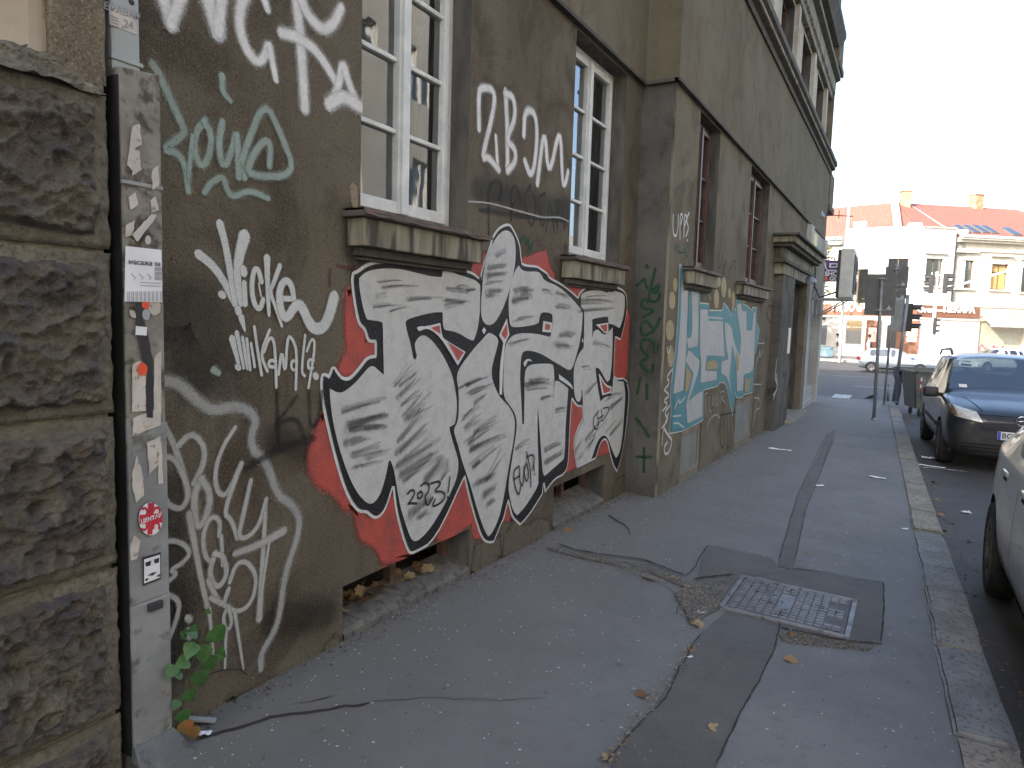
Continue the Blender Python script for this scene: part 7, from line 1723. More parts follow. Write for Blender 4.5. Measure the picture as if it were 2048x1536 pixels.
class Fac:
    """one straight run of facade: origin p0, direction d (left to right as seen), z from world"""
    def __init__(s, p0, d): s.p = Vector((p0[0], p0[1], 0)); s.d = Vector((d[0], d[1], 0)).normalized(); s.n = Vector((s.d.y, -s.d.x, 0))   # n looks at the camera
    def sz(s, u, v): q = onPl(u, v, s.p, s.n); return (q-s.p).dot(s.d), q.z
    def P(s, a, z, o=0.0): q = s.p+s.d*a+s.n*o; return (q.x, q.y, z)
    def mat(s): return Matrix(((s.d.x, -s.n.x, 0, s.p.x), (s.d.y, -s.n.y, 0, s.p.y), (0, 0, 1, 0), (0, 0, 0, 1)))
    def box(s, mb, a0, a1, z0, z1, o0, o1, b=None):
        if b: mb.bbox(a0, a1, -o1, -o0, z0, z1, b, 0, s.mat())
        else: mb.box(a0, a1, -o1, -o0, z0, z1, 0, s.mat())
    def wall(s, a0, a1, z0, z1, holes, mat, parent, name='wall', depth=.18):
        xs = sorted({a0, a1} | {q for h in holes for q in h[:2]}); zs = sorted({z0, z1} | {q for h in holes for q in h[2:4]}); mb = MB()
        for a, b in zip(xs[:-1], xs[1:]):
            for c, e in zip(zs[:-1], zs[1:]):
                if any(h[0] < (a+b)/2 < h[1] and h[2] < (c+e)/2 < h[3] for h in holes): continue
                mb.face([s.P(a, c), s.P(b, c), s.P(b, e), s.P(a, e)])
        for h in holes:
            a, b, c, e = h
            mb.face([s.P(a, c), s.P(a, c, -depth), s.P(a, e, -depth), s.P(a, e)]); mb.face([s.P(b, c), s.P(b, c, -depth), s.P(b, e, -depth), s.P(b, e)])
            mb.face([s.P(a, e), s.P(a, e, -depth), s.P(b, e, -depth), s.P(b, e)]); mb.face([s.P(a, c), s.P(a, c, -depth), s.P(b, c, -depth), s.P(b, c)])
        return mb.build(name, mat, parent)
    def window(s, h, parent, fmat, cols=2, tr=.62, hood=True, depth=.14, hz=.55, pane=None):
        a, b, c, e = h; mb = MB(); t = .07
        for (p, q, r_, w_) in ((a, a+t, c, e), (b-t, b, c, e), (a+t, b-t, c, c+t), (a+t, b-t, e-t, e)): s.box(mb, p, q, r_, w_, -depth-.05, -depth+.02)
        for k in range(1, cols): x = a+(b-a)*k/cols; s.box(mb, x-.03, x+.03, c+t, e-t, -depth-.05, -depth+.015)
        if tr: z = c+(e-c)*tr; s.box(mb, a+t, b-t, z-.03, z+.03, -depth-.05, -depth+.018)
        o = mb.build('window', fmat, parent)
        for k in range(cols):
            p, q = a+(b-a)*k/cols, a+(b-a)*(k+1)/cols
            mb = MB(); mb.face([s.P(p, c, -depth-.02), s.P(q, c, -depth-.02), s.P(q, e, -depth-.02), s.P(p, e, -depth-.02)]); mb.build('pane', pane or FM['glass'], o)
        mb = MB(); mb.face([s.P(a-.2, c-.2, -depth-.6), s.P(b+.2, c-.2, -depth-.6), s.P(b+.2, e+.2, -depth-.6), s.P(a-.2, e+.2, -depth-.6)]); mb.build('room', FM['roomy'], o)
        if hood:
            mb = MB(); s.box(mb, a-.25, b+.25, e+hz, e+hz+.16, .0, .22, .02); mb.build('hood', FM['hood'], o)
            mb = MB(); s.box(mb, a-.12, b+.12, e+.01, e+.10, .0, .06); s.box(mb, a-.12, a-.01, c, e, .0, .05); s.box(mb, b+.01, b+.12, c, e, 0, .05); mb.build('surround', FM['hood'], o)
            mb = MB(); s.box(mb, a-.2, b+.2, c-.14, c-.01, .0, .16, .02); mb.build('sill', FM['hood'], o)
        return o
BK = empty('bakery_building', 'sunlit white corner house with red tiled roof and bakery on the ground floor', 'building')
pM = onY(1790, 600, 61.0); dM = Vector((.99, .14, 0)).normalized()
FMm = Fac((pM.x, pM.y), dM); s0 = FMm.sz(1760, 600)[0]; s1 = FMm.sz(1836, 600)[0]
P60 = FMm.p+dM*s0; P36 = FMm.p+dM*s1
FR = Fac((P36.x, P36.y), (.80, .60)); FL0 = Fac((P60.x, P60.y), (.96, -.28))
sL = FL0.sz(1681, 600)[0]; PL = FL0.p+FL0.d*sL; FL = Fac((PL.x, PL.y), (.96, -.28)); Lw = -sL
FMm = Fac((P60.x, P60.y), dM); Mw = s1-s0
sR = FR.sz(1904, 560)[0]; RR = 34.0
G0 = -1.2
zpar = FMm.sz(1790, 456)[1]; zfas0 = FMm.sz(1790, 633)[1]; zfas1 = FMm.sz(1790, 610)[1]; zeave = FR.sz(1960, 478)[1]
def rect(F, u0, v0, u1, v1): a = F.sz(u0, v0); b = F.sz(u1, v1); return (min(a[0], b[0]), max(a[0], b[0]), min(a[1], b[1]), max(a[1], b[1]))
wl = [rect(FL, 1716, 538, 1732, 610)]; gl = [rect(FL, 1693, 640, 1722, 690)]
wm = [rect(FMm, 1777, 517, 1812, 598)]; 
wr1 = [rect(FR, 1853, 517, 1882, 572)]; 
wr2 = [rect(FR, 1915, 520, 1943, 577), rect(FR, 1984, 528, 2012, 580), rect(FR, 2045, 535, 2072, 585)]
FL.wall(0, Lw, G0, zpar, wl+gl, FM['white'], BK); FMm.wall(0, Mw, G0, zpar, wm, FM['white'], BK)
sh = rect(FR, 1960, 642, 2042, 722); sh = (sh[0], sh[1], -.62, sh[3]); gr = rect(FR, 1899, 640, 1916, 697)
FR.wall(0, sR, G0, zpar, wr1+[gr], FM['white'], BK); FR.wall(sR+.02, RR, G0, zeave, wr2+[sh], FM['cream'], BK)
FL.window(wl[0], BK, FM['frame'], 1, 0, False); FMm.window(wm[0], BK, FM['frame'], 2, 0, False); FR.window(wr1[0], BK, FM['frame'], 2, .25, True, hz=.35)
for k, h in enumerate(wr2): FR.window(h, BK, FM['frame'], 2, .68, True, pane=FM['woodpane'] if k == 1 else None)
FL.window(gl[0], BK, FM['hood'], 1, .72, False); FR.window(gr, BK, FM['hood'], 1, .75, False)
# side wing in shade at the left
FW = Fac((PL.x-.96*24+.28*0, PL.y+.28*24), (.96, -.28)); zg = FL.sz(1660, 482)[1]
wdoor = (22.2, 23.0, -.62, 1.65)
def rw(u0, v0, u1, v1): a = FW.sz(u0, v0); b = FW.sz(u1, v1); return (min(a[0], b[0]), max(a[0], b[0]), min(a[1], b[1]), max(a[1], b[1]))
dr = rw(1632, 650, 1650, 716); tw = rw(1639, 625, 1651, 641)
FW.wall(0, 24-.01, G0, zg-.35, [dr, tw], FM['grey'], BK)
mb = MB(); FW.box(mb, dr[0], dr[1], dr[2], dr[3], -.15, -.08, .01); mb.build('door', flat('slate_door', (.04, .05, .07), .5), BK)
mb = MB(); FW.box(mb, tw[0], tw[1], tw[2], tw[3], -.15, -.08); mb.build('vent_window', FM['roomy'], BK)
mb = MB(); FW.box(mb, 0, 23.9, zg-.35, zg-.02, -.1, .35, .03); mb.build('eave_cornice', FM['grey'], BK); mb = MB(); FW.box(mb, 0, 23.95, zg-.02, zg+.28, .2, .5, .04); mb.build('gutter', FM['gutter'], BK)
# fascia with lettering
fa = {}
for F, a0, a1 in ((FL, 0, Lw), (FMm, 0, Mw), (FR, 0, FR.sz(1957, 620)[0]), (FW, 20.5, 23.98)):
    mb = MB(); F.box(mb, a0, a1, zfas0, zfas1, .01, .14, .015); o = mb.build('fascia', FM['brown'], BK); fa[F] = o
    mb = MB(); F.box(mb, a0, a1, zfas0-.14, zfas0-.005, .01, .10, .01); mb.build('white_strip', FM['white'], BK)
def ftext(F, txt, u, v, size, sx=1.0):
    a, z = F.sz(u, v); p = F.P(a, z, .17); text_mesh(txt, size, FM['white'], 'lettering', fa[F], p, tuple(F.d), (0, 0, 1), depth=.03, sx=sx, bold=.03)
ftext(FL, 'ПЕКАРА', 1706, 616, .78, 1.0); ftext(FR, 'ПЕКАРА', 1915, 620, .62, 1.05); ftext(FR, 'Orou', 1850, 620, .55, 1.2)
mb = MB(); a, z = FR.sz(1872, 621); FR.box(mb, a-.1, a+.75, z-.06, z+.06, .15, .19); mb.build('dash', FM['white'], fa[FR])
# tiled drip band above the fascia
mb = MB(); FR.box(mb, 0, RR, zfas1+.02, zfas1+.32, .0, .10, .02); mb.build('band', FM['hood'], BK)
# brown shopfront panels with posters
def pan(F, u0, u1, v0=640, v1=716, m='brown', o=.05, nm='shopfront_panel'):
    h = rect(F, u0, v0, u1, v1); mb = MB(); F.box(mb, h[0], h[1], h[2], h[3], .005, o, .01); return mb.build(nm, FM[m], BK)
pan(FL, 1734, 1758); pan(FMm, 1795, 1835, 640, 708)
pan(FL, 1738, 1752, 655, 684, 'poster', .07, 'poster'); pan(FMm, 1814, 1833, 657, 684, 'poster', .07, 'poster')
pan(FMm, 1764, 1770, 650, 712, 'white', .06, 'door_post'); h = rect(FMm, 1771, 650, 1794, 712); mb = MB(); FMm.box(mb, h[0], h[1], h[2], h[3], .005, .03); mb.build('shop_door', FM['roomy'], BK)
# shutter slats, awning
n = 26; mb = MB(); so_ = MB(); FR.box(so_, sh[0], sh[1], sh[2], sh[3], -.17, -.15); so_ = so_.build('shutter', FM['shutter'], BK)
for k in range(n):
    z0 = sh[2]+(sh[3]-sh[2])*k/n; mb = MB(); FR.box(mb, sh[0], sh[1], z0+.012, z0+(sh[3]-sh[2])/n-.006, -.15, -.12); mb.build('slat', FM['shutter'], so_)
mb = MB(); zt = sh[3]+.35
mb.face([FR.P(sh[0], zt, .05), FR.P(sh[1], zt, .05), FR.P(sh[1], zt-.55, 1.0), FR.P(sh[0], zt-.55, 1.0)])
for k in range(14):
    a0, a1 = sh[0]+(sh[1]-sh[0])*k/14, sh[0]+(sh[1]-sh[0])*(k+1)/14; am = (a0+a1)/2
    mb.face([FR.P(a0, zt-.55, 1.0), FR.P(a1, zt-.55, 1.0), FR.P(a1, zt-.70, 1.0), FR.P(am, zt-.80, 1.0), FR.P(a0, zt-.70, 1.0)])
mb.build('awning', FM['awning'], BK); mb = MB(); FR.box(mb, sh[0]-.1, sh[1]+.1, zt, zt+.16, .02, .2, .02); mb.build('awning_box', FM['hood'], BK)
F_ = Film(Wall(lambda u, v: Vector(FR.sz(u, v)), lambda s, t, d: FR.P(s, t, -.118+d)))
for k, (pts, w_) in enumerate([([(1965,690),(1960,700),(1968,712),(1975,700),(1966,690)], .07), ([(1976,695),(1982,710)], .06), ([(1990,694),(1990,704)], .16), ([(1996,696),(2004,706)], .12), ([(2008,694),(2006,708)], .10), ([(2015,700),(2028,704)], .07)]): F_.stroke([F_.w.px(*p) for p in pts], w_, .002+.001*k)
F_.build('shutter_graffiti', paint('far_red_paint', (.40, .10, .14), .1, .6, .2), BK)
# downpipe between the two fronts
mb = MB(); a = sR; mb.tube([FR.P(a, zpar-.3, .12), FR.P(a, zfas1+.4, .12)], .06, 8); mb.build('downpipe', SM['tlblack'], BK)
# parapet cap, cornice, gutter on the right-hand part
for F, a1 in ((FL, Lw), (FMm, Mw), (FR, sR)):
    mb = MB(); F.box(mb, -.02, a1+.02, zpar, zpar+.10, -.35, .10, .02); mb.build('parapet_cap', FM['hood'], BK)
for z0, z1, o_ in ((-.95, -.75, .12), (-.30, -.12, .35), (-.12, .02, .5)):
    mb = MB(); FR.box(mb, sR+.05, RR, zeave+z0, zeave+z1, 0, o_, .02); mb.build('cornice', FM['hood'], BK)
mb = MB(); FR.box(mb, sR+.05, RR, zeave+.025, zeave+.20, .32, .58, .03); mb.build('gutter', FM['white'], BK)
# roofs with clay tiles (uv in metres so that the courses have their size)
def roof(pts, name='roof'):
    me = bpy.data.meshes.new(name); me.from_pydata([tuple(p) for p in pts], [], [tuple(range(len(pts)))]); uv = me.uv_layers.new(name='UVMap')
    e = (Vector(pts[1])-Vector(pts[0])).normalized(); nn = e.cross(Vector(pts[-1])-Vector(pts[0])).normalized(); f = nn.cross(e)
    for li, l in enumerate(me.loops): q = Vector(pts[l.vertex_index])-Vector(pts[0]); uv.data[li].uv = (q.dot(e), q.dot(f))
    me.materials.append(FM['tile']); o = bpy.data.objects.new(name, me); return link(o, BK)
def back(F, a, u, v, o): return Vector(F.P(a, 0, o))
RD = 5.5
rdg = lambda F, a, u, v: Vector((F.P(a, 0, -RD)[0], F.P(a, 0, -RD)[1], onPl(u, v, Vector(F.P(0, 0, -RD)), F.n).z))
zr = onPl(1800, 405, Vector(FMm.P(0, 0, -RD)), FMm.n).z
inL = [Vector(FL.P(0, zpar-.05, -.3)), Vector(FL.P(Lw, zpar-.05, -.3))]
# ridge corner points by mitring the set-back runs
def isect(p, d, q, e):
    t = ((q.x-p.x)*e.y-(q.y-p.y)*e.x)/(d.x*e.y-d.y*e.x); return p+d*t
rl, rm, rr_ = Vector(FL.P(0, 0, -RD)), Vector(FMm.P(0, 0, -RD)), Vector(FR.P(0, 0, -RD))
c1_ = isect(rl, FL.d, rm, FMm.d); c2_ = isect(rm, FMm.d, rr_, FR.d)
def Z(v, z): return (v.x, v.y, z)
eL0 = Vector(FL.P(-26, 0, -.3)); ridL0 = Vector(FL.P(-26, 0, -RD))
cM = (c1_+c2_)/2; pMm = (Vector(FMm.P(0, 0, -.3))+Vector(FMm.P(Mw, 0, -.3)))/2
roof([Z(eL0, zg), FL.P(-.02, zg, -.3), Z(rl, zr), Z(ridL0, zr)]); roof([FL.P(-.02, zg, -.3), FL.P(Lw, zpar-.3, -.3), Z(c1_, zr), Z(rl, zr)])
roof([FMm.P(0, zpar-.3, -.3), FMm.P(Mw, zpar-.3, -.3), Z(c2_, zr), Z(c1_, zr)])
roof([FR.P(0, zpar-.3, -.3), FR.P(sR, zpar-.3, -.3), FR.P(sR, zr, -RD), Z(c2_, zr)])
roof([FR.P(sR, zeave+.05, .5), FR.P(RR, zeave+.05, .5), FR.P(RR, zr, -RD), FR.P(sR, zr, -RD)])
mb = MB(); mb.tube([FMm.P(Mw*.35, zpar, -.4), Z(c1_.lerp(c2_, .5), zr+.05)], .28, 8); mb.build('hip_ridge', FM['white'], BK)
mb = MB(); mb.box(-60, 60, 0, .3, G0, zr-.1, 0, Matrix.Translation((0, 75, 0)) @ Matrix.Rotation(R(8), 4, 'Z')); mb.build('rear_wall', FM['grey'], BK)
def chimney(u0, v0, u1, v1, F, m):
    p = onPl((u0+u1)/2, v1, Vector(F.P(0, 0, -RD)), F.n); q = onPl((u0+u1)/2, v0, Vector(F.P(0, 0, -RD)), F.n); w_ = (onPl(u1, v1, Vector(F.P(0, 0, -RD)), F.n)-onPl(u0, v1, Vector(F.P(0, 0, -RD)), F.n)).length/2
    mb = MB(); M4 = Matrix.Translation((p.x, p.y, 0)) @ Matrix.Rotation(math.atan2(F.d.y, F.d.x), 4, 'Z')
    mb.bbox(-w_, w_, -w_, w_, p.z-1.2, q.z-.15, .03, 0, M4); o = mb.build('chimney', FM[m], BK); mb = MB(); mb.bbox(-w_-.1, w_+.1, -w_-.1, w_+.1, q.z-.15, q.z, .03, 0, M4); mb.build('chimney_cap', FM['hood'], o)
chimney(1800, 380, 1820, 406, FMm, 'brickc'); chimney(1943, 387, 1960, 411, FR, 'brickc'); chimney(2038, 393, 2056, 416, FR, 'white')
# skylights lie in the roof plane
pA, pB, pD = Vector(FR.P(sR, zeave+.05, .5)), Vector(FR.P(RR, zeave+.05, .5)), Vector(FR.P(sR, zr, -RD)); e1 = (pB-pA).normalized(); e2 = (pD-pA).normalized(); nr = e1.cross(e2).normalized()
if nr.z < 0: nr = -nr
for (u, v, wd) in ((1922, 459, .30), (1941, 459, .30), (1960, 459, .30), (1978, 460, .30), (2022, 464, .40), (2064, 468, .40)):
    c = onPl(u, v, pA, nr); M4 = Matrix((e1, e2, nr)).transposed().to_4x4(); M4.translation = c
    mb = MB(); mb.bbox(-wd, wd, -.75, .75, -.05, .10, .02, 0, M4); o = mb.build('skylight', SM['signback'], BK); mb = MB(); mb.box(-wd+.08, wd-.08, -.67, .67, .102, .11, 0, M4); mb.build('pane', FM['glass'], o)
# air conditioners on the parapet and wall
for (F, u, v) in ((FMm, 1873-40, 452), (FL, 1714, 449)):
    a, z = F.sz(u, v); mb = MB(); F.box(mb, a-.45, a+.45, z-.3, z+.3, -.9, -.55, .03); mb.build('roof_unit', FM['white'], BK)

# freezer chest by the door
fz = onY(1645, 713, 57.2); ch = empty('freezer_chest', 'blue and white ice cream chest on the far pavement', 'freezer', None, (fz.x, 57.2, roz(57.2)+.11), R(20))
mb = MB(); mb.bbox(-.62, .62, -.35, .35, .05, .80, .04); mb.build('chest', pm('chest_print', (.30, .52, .58), (.60, .66, .66), .4, 1.6, c3=(.10, .28, .48), s3=2.2, l3=.52, h3=.6), ch); mb = MB(); mb.bbox(-.64, .64, -.37, .37, .80, .90, .03); mb.build('lid', FM['hood'], ch)

# =============================================================== buildings on the other side of the street (mirrored in the panes)
OM = dict(a=pm('opp_cream', (.52, .51, .48), (.60, .59, .56), .9, 1.2), b=pm('opp_white', (.58, .57, .54), (.66, .65, .61), .9, 1.2), c=pm('opp_ochre', (.44, .42, .37), (.50, .48, .43), .9, 1.2))
def opposite(y0, y1, h, m, label):
    root = empty('opposite_house', label, 'building', 'houses across the street', (11.5, y0, 0)); F = Fac((11.5, y1), (0, -1)); L = y1-y0; F.n = Vector((-1, 0, 0))
    holes = []; nb = int(L/2.6)
    for k in range(nb):
        a = (k+.5)*L/nb
        for f in range(int((h-3.5)/3.4)): holes.append((a-.55, a+.55, 4.6+f*3.4, 6.5+f*3.4))
        holes.append((a-.7, a+.7, .5, 2.9))
    ob = MB()
    def P(a, z, o=0.0): return (-o, (F.p.y-a)-y0, z)
    F.P = P
    F.mat = lambda: Matrix(((0, 1, 0, 0), (-1, 0, 0, y1-y0), (0, 0, 1, 0), (0, 0, 0, 1)))
    F.wall(0, L, -1, h, holes, m, root)
    for hh in holes:
        mb = MB(); a, b, c, e = hh; t = .08
        for (p, q, r_, w_) in ((a, a+t, c, e), (b-t, b, c, e), (a, b, c, c+t), (a, b, e-t, e), ((a+b)/2-.04, (a+b)/2+.04, c, e)): mb.box(.10, .16, y1-y0-q, y1-y0-p, r_, w_)
        o = mb.build('window', FM['white'], root); mb = MB(); mb.face([P(a, c, -.15), P(b, c, -.15), P(b, e, -.15), P(a, e, -.15)]); mb.build('pane', FM['glass'], o)
    mb = MB(); mb.box(.2, 10, 0, L, -1, h-.02); mb.build('block', m, root); mb = MB(); mb.bbox(-.45, .3, 0, L, h-.3, h, .04); mb.build('cornice', FM['hood'], root)
opposite(-26, -6, 14.5, OM['b'], 'pale house across the street behind the camera'); opposite(-6, 6, 12.5, OM['a'], 'cream house across the street opposite the painted wall'); opposite(6, 20, 15.5, OM['c'], 'grey-beige house across the street beside the junction')
# pavement over there
mb = MB(); mb.face([(9.2, -26, -.0+roz(-26)+.13), (11.6, -26, roz(-26)+.15), (11.6, 20, roz(20)+.15), (9.2, 20, roz(20)+.13)]); mb.face([(9.2, -26, roz(-26)-.1), (9.2, 20, roz(20)-.1), (9.2, 20, roz(20)+.13), (9.2, -26, roz(-26)+.13)])
tag(mb.build('opposite_pavement', MT['walk']), None, None, None, 'structure')

# =============================================================== tree round the corner
def tree(label, loc, h, cr, seed, mats, n=2600, leaf=.16, group=None):
    random.seed(seed); root = empty('street_tree', label, 'tree', group, loc)
    mb = MB(); tips = []
    def limb(p, d, L, r, lev):
        pts = [p]; rs = [r]; q = p.copy(); dd = d.normalized()
        for k in range(4):
            dd = (dd+Vector((random.uniform(-.2, .2), random.uniform(-.2, .2), random.uniform(-.05, .15)))).normalized(); q = q+dd*L/4; pts.append(q.copy()); rs.append(r*(1-.17*(k+1)))
        mb.tube(pts, rs, 7 if lev < 2 else 5); tips.extend(pts[2:] if lev else [])
        if lev < 3:
            for k in range(4 if lev == 0 else 3):
                a = random.uniform(0, 6.28); b = pts[-1] if k < 2 else pts[-2]
                limb(b, (dd*.7+Vector((math.cos(a), math.sin(a), random.uniform(.0, .5)))*.75), L*random.uniform(.5, .72), rs[-1]*.75, lev+1)
    limb(Vector((0, 0, -.2)), Vector((0, 0, 1)), h*.42, h*.028, 0)
    mb.build('trunk', pm('bark', (.06, .05, .04), (.10, .085, .065), .95, 6, coord='obj', bump=[(30, .6, .01)]), root, smooth=True)
    lf = MB()
    for k in range(n):
        t = random.choice(tips); p = t+Vector((random.gauss(0, 1), random.gauss(0, 1), random.gauss(0, .8)))*cr*.16
        a = Vector((random.uniform(-1, 1), random.uniform(-1, 1), random.uniform(-.4, .4))).normalized(); b = a.orthogonal().normalized(); b = (b*math.cos(k)+a.cross(b)*math.sin(k)); s = leaf*random.uniform(.6, 1.2)
        lf.face([p-a*s, p+b*s*.55, p+a*s, p-b*s*.55], k % len(mats))
    lf.build('crown', mats, root); return root
LM = [pm('leaf_%d' % k, c, tuple(q*1.3 for q in c), .6, 3, coord='obj') for k, c in enumerate([(.10, .13, .025), (.16, .16, .03), (.07, .10, .022)])]
tp = onY(1634, 455, 52.0); tree('leafy yellow-green tree peeping out behind the building corner', (tp.x-1.6, 52.0, roz(52)+.1), 9.6, 3.6, 4, LM, 3600, .18, 'trees round the corner')
tree('taller tree mostly hidden behind the building corner, shading the bakery wing', (tp.x-6.2, 53.0, roz(53)+.1), 11.5, 5.5, 9, LM, 7000, .24, 'trees round the corner')
# =============================================================== manhole cover
c4 = [onS(1480, 1147, .02), onS(1716, 1200-1, .02), onS(1699, 1273, .02), onS(1440, 1212, .02)]
cc = (c4[0]+c4[1]+c4[2]+c4[3])/4; ex = ((c4[1]-c4[0])+(c4[2]-c4[3])); LX = ex.length/2; ex.normalize(); nz = Vector((.02, .019, 1)).normalized(); ey = nz.cross(ex).normalized(); LY = ((c4[0]-c4[3])+(c4[1]-c4[2])).length/2
MHM = Matrix((ex, ey, nz)).transposed().to_4x4(); MHM.translation = Vector((cc.x, cc.y, pz(cc.x, cc.y)+.004))
IRON = pm('cast_iron', (0.15, 0.158, 0.175), (0.20, 0.21, 0.228), 0.5, 9, metal=0.35, c3=(0.075, 0.06, 0.05), s3=14, l3=.55, h3=.7, bump=[(70, .3, .003)])
IROND = pm('cast_iron_low', (0.085, 0.086, 0.092), (0.12, 0.12, 0.125), 0.8, 9, bump=[(70, .4, .003)])
mh = empty('manhole_cover', 'rectangular cast-iron cover set in the patched pavement', 'manhole cover', None); mh.matrix_world = MHM
hx, hy = LX/2, LY/2
mb = MB(); mb.bbox(-hx+.03, hx-.03, -hy+.03, hy-.03, -.02, .008, .003); mb.build('plate', IROND, mh)
mb = MB()
for a in ((-hx, -hx+.028, -hy, hy), (hx-.028, hx, -hy, hy), (-hx+.028, hx-.028, -hy, -hy+.024), (-hx+.028, hx-.028, hy-.024, hy)): mb.bbox(a[0], a[1], a[2], a[3], -.03, .016, .004)
mb.build('frame', IRON, mh)
mb = MB(); nxs, nys = 13, 13; wx, wy = (2*hx-.10)/nxs, (2*hy-.08)/nys
for i in range(nxs):
    for j in range(nys):
        x, y = -hx+.05+(i+.5)*wx, -hy+.04+(j+.5)*wy
        if 5 <= i <= 6 and 3 <= j <= 9: continue
        if i >= 11 and (2 <= j <= 4 or 8 <= j <= 10): continue
        if i == 3 and 7 <= j <= 9: continue
        mb.box(x-wx*.40, x+wx*.40, y-wy*.30, y+wy*.30, .006, .0155)
mb.box(-hx+.05+5*wx+.006, -hx+.05+7*wx-.006, -hy+.04+3.2*wy, -hy+.04+9.8*wy, .006, .010)
o = mb.build('raised_studs', IRON, mh); o['kind'] = 'stuff'
for (i, j) in ((5.6, 1), (6.2, 2), (5.6, 11), (6.2, 12), (10.6, 6), (12.2, 7), (1.0, 10), (2.2, 8)):
    mb = MB(); x, y = -hx+.05+i*wx, -hy+.04+j*wy; mb.bbox(x-.016, x+.016, y-.012, y+.012, .010, .0152, .003); mb.build('key_hole', MT['crack'], mh)

# =============================================================== fallen leaves
LV = [pm('dry_leaf_%d' % k, c, tuple(q*1.35 for q in c), .8, 30, coord='obj', c3=tuple(q*.45 for q in c), s3=70, l3=.55, h3=.65) for k, c in enumerate([(.20, .125, .062), (.15, .08, .038), (.25, .185, .10), (.10, .055, .03)])]
def leaf_mesh(seed, lob=7, curl=.35):
    random.seed(seed); mb = MB(); pts = []; n = 44
    for k in range(n):
        a = 2*math.pi*k/n; t = abs((a+math.pi) % (2*math.pi)-math.pi)/math.pi
        r = .5*(1-.45*t)*(.74+.26*abs(math.sin(a*lob/2+.3)))*(1+.07*math.sin(a*13+seed)); pts.append((r*math.cos(a), r*math.sin(a)*.85))
    def h(x, y): return curl*(.9*y*y+.35*x*x*math.sin(seed)+.22*math.sin(x*6+seed)*y) + .05*noise.noise(Vector((x*4, y*4, seed)))
    rings = [1.0, .66, .33]
    for f in rings:
        for x, y in pts: mb.v.append((x*f, y*f, h(x*f, y*f)))
    mb.v.append((0, 0, h(0, 0)))
    for q in range(2):
        for k in range(n): a, b = q*n+k, q*n+(k+1) % n; mb.f.append((a, b, b+n, a+n)); mb.m.append(0)
    for k in range(n): mb.f.append((2*n+k, 2*n+(k+1) % n, 3*n)); mb.m.append(0)
    mb.tube([(-.25, 0, h(-.25, 0)), (-.5, .02, h(-.5, 0)*.8), (-.72, .06, .05)], .012, 4)
    return mb
LMESH = [leaf_mesh(s, l, c).mesh('dry_leaf', LV[s % 4], True) for s, l, c in ((0, 7, .5), (1, 5, .8), (2, 7, .3), (3, 9, .6), (4, 5, 1.0), (6, 7, .9))]
def leaf(u, v, size, k, rz, tilt=.2, label=None, gf=onS, z=None, group='dry leaves on the ground'):
    p = gf(u, v); o = bpy.data.objects.new('dry_leaf', LMESH[k % len(LMESH)]); COL.objects.link(o)
    zz = (pz(p.x, p.y) if gf is onS else roz(p.y))+.006+ (z or 0)
    o.location = (p.x, p.y, zz); o.rotation_euler = (tilt, tilt*.5, rz); o.scale = (size,)*3
    tag(o, label, 'leaf', group); return o
for i, (u, v, s, k, rz, lb) in enumerate([(1578,1322,.095,0,.3,'curled brown leaf on the pavement below the manhole cover'),(1428,1460,.085,2,1.2,'pale brown leaf on the dark asphalt strip'),(1570,1208,.075,1,2.0,'brown leaf lying on the manhole cover'),(1392,1250,.100,5,.4,'large tan leaf left of the dark asphalt strip'),(1300,1156,.110,2,2.6,'pale leaf at the end of the broken seam'),(1347,1155,.080,0,.9,'tan leaf where the seam meets the patch'),(1383,1302,.070,4,1.9,'folded pale leaf at the edge of the dark strip'),(1280,1392,.085,3,.2,'brown leaf beside the dark strip near the bottom'),(1588,1276,.090,1,1.1,'reddish leaf in the hollow below the manhole frame'),(1430,1205,.075,3,.5,'brown leaf at the left corner of the manhole cover'),(1612,1107,.050,0,.7,'small leaf between manhole and pale paper'),(1132,1062,.100,1,.1,'dry red leaf by the wall before the second cellar window'),(1215,1518,.07,2,2.2,'pale leaf in the bottom edge of the seam'),(1410,1198,.06,2,.9,'small tan leaf in the dirt beside the manhole')]):
    leaf(u, v, s, k, rz, .15+.1*(i % 3), lb)
for i, (u, v, s) in enumerate([(1880,1030,.10),(1905,1048,.08),(1890,1062,.09),(1888,1095,.10),(1898,1110,.08),(1872,1000,.08),(1915,1040,.06),(1868,965,.09),(1850,955,.07),(1812,842,.12),(1818,838,.10),(1808,846,.10),(1940,1085,.06)]):
    leaf(u, v, s, i, i*1.3, .2, 'brown leaf in the gutter along the kerb', onR, .0, 'leaves in the gutter')
# heap inside the first cellar window
random.seed(8)
for i in range(26):
    f = random.random(); y = B1[0]+.06+f*.80; o = bpy.data.objects.new('dry_leaf', LMESH[i % 6]); COL.objects.link(o)
    o.location = (-.09-random.random()*.10, y, .105+random.random()*.05*(1-f*.4)+ .01); o.rotation_euler = (random.uniform(-.7, .7), random.uniform(-.7, .7), random.uniform(0, 6)); o.scale = (random.uniform(.07, .12),)*3
    tag(o, 'dead leaf in the heap inside the open cellar window', 'leaf', 'leaves heaped in the cellar window')
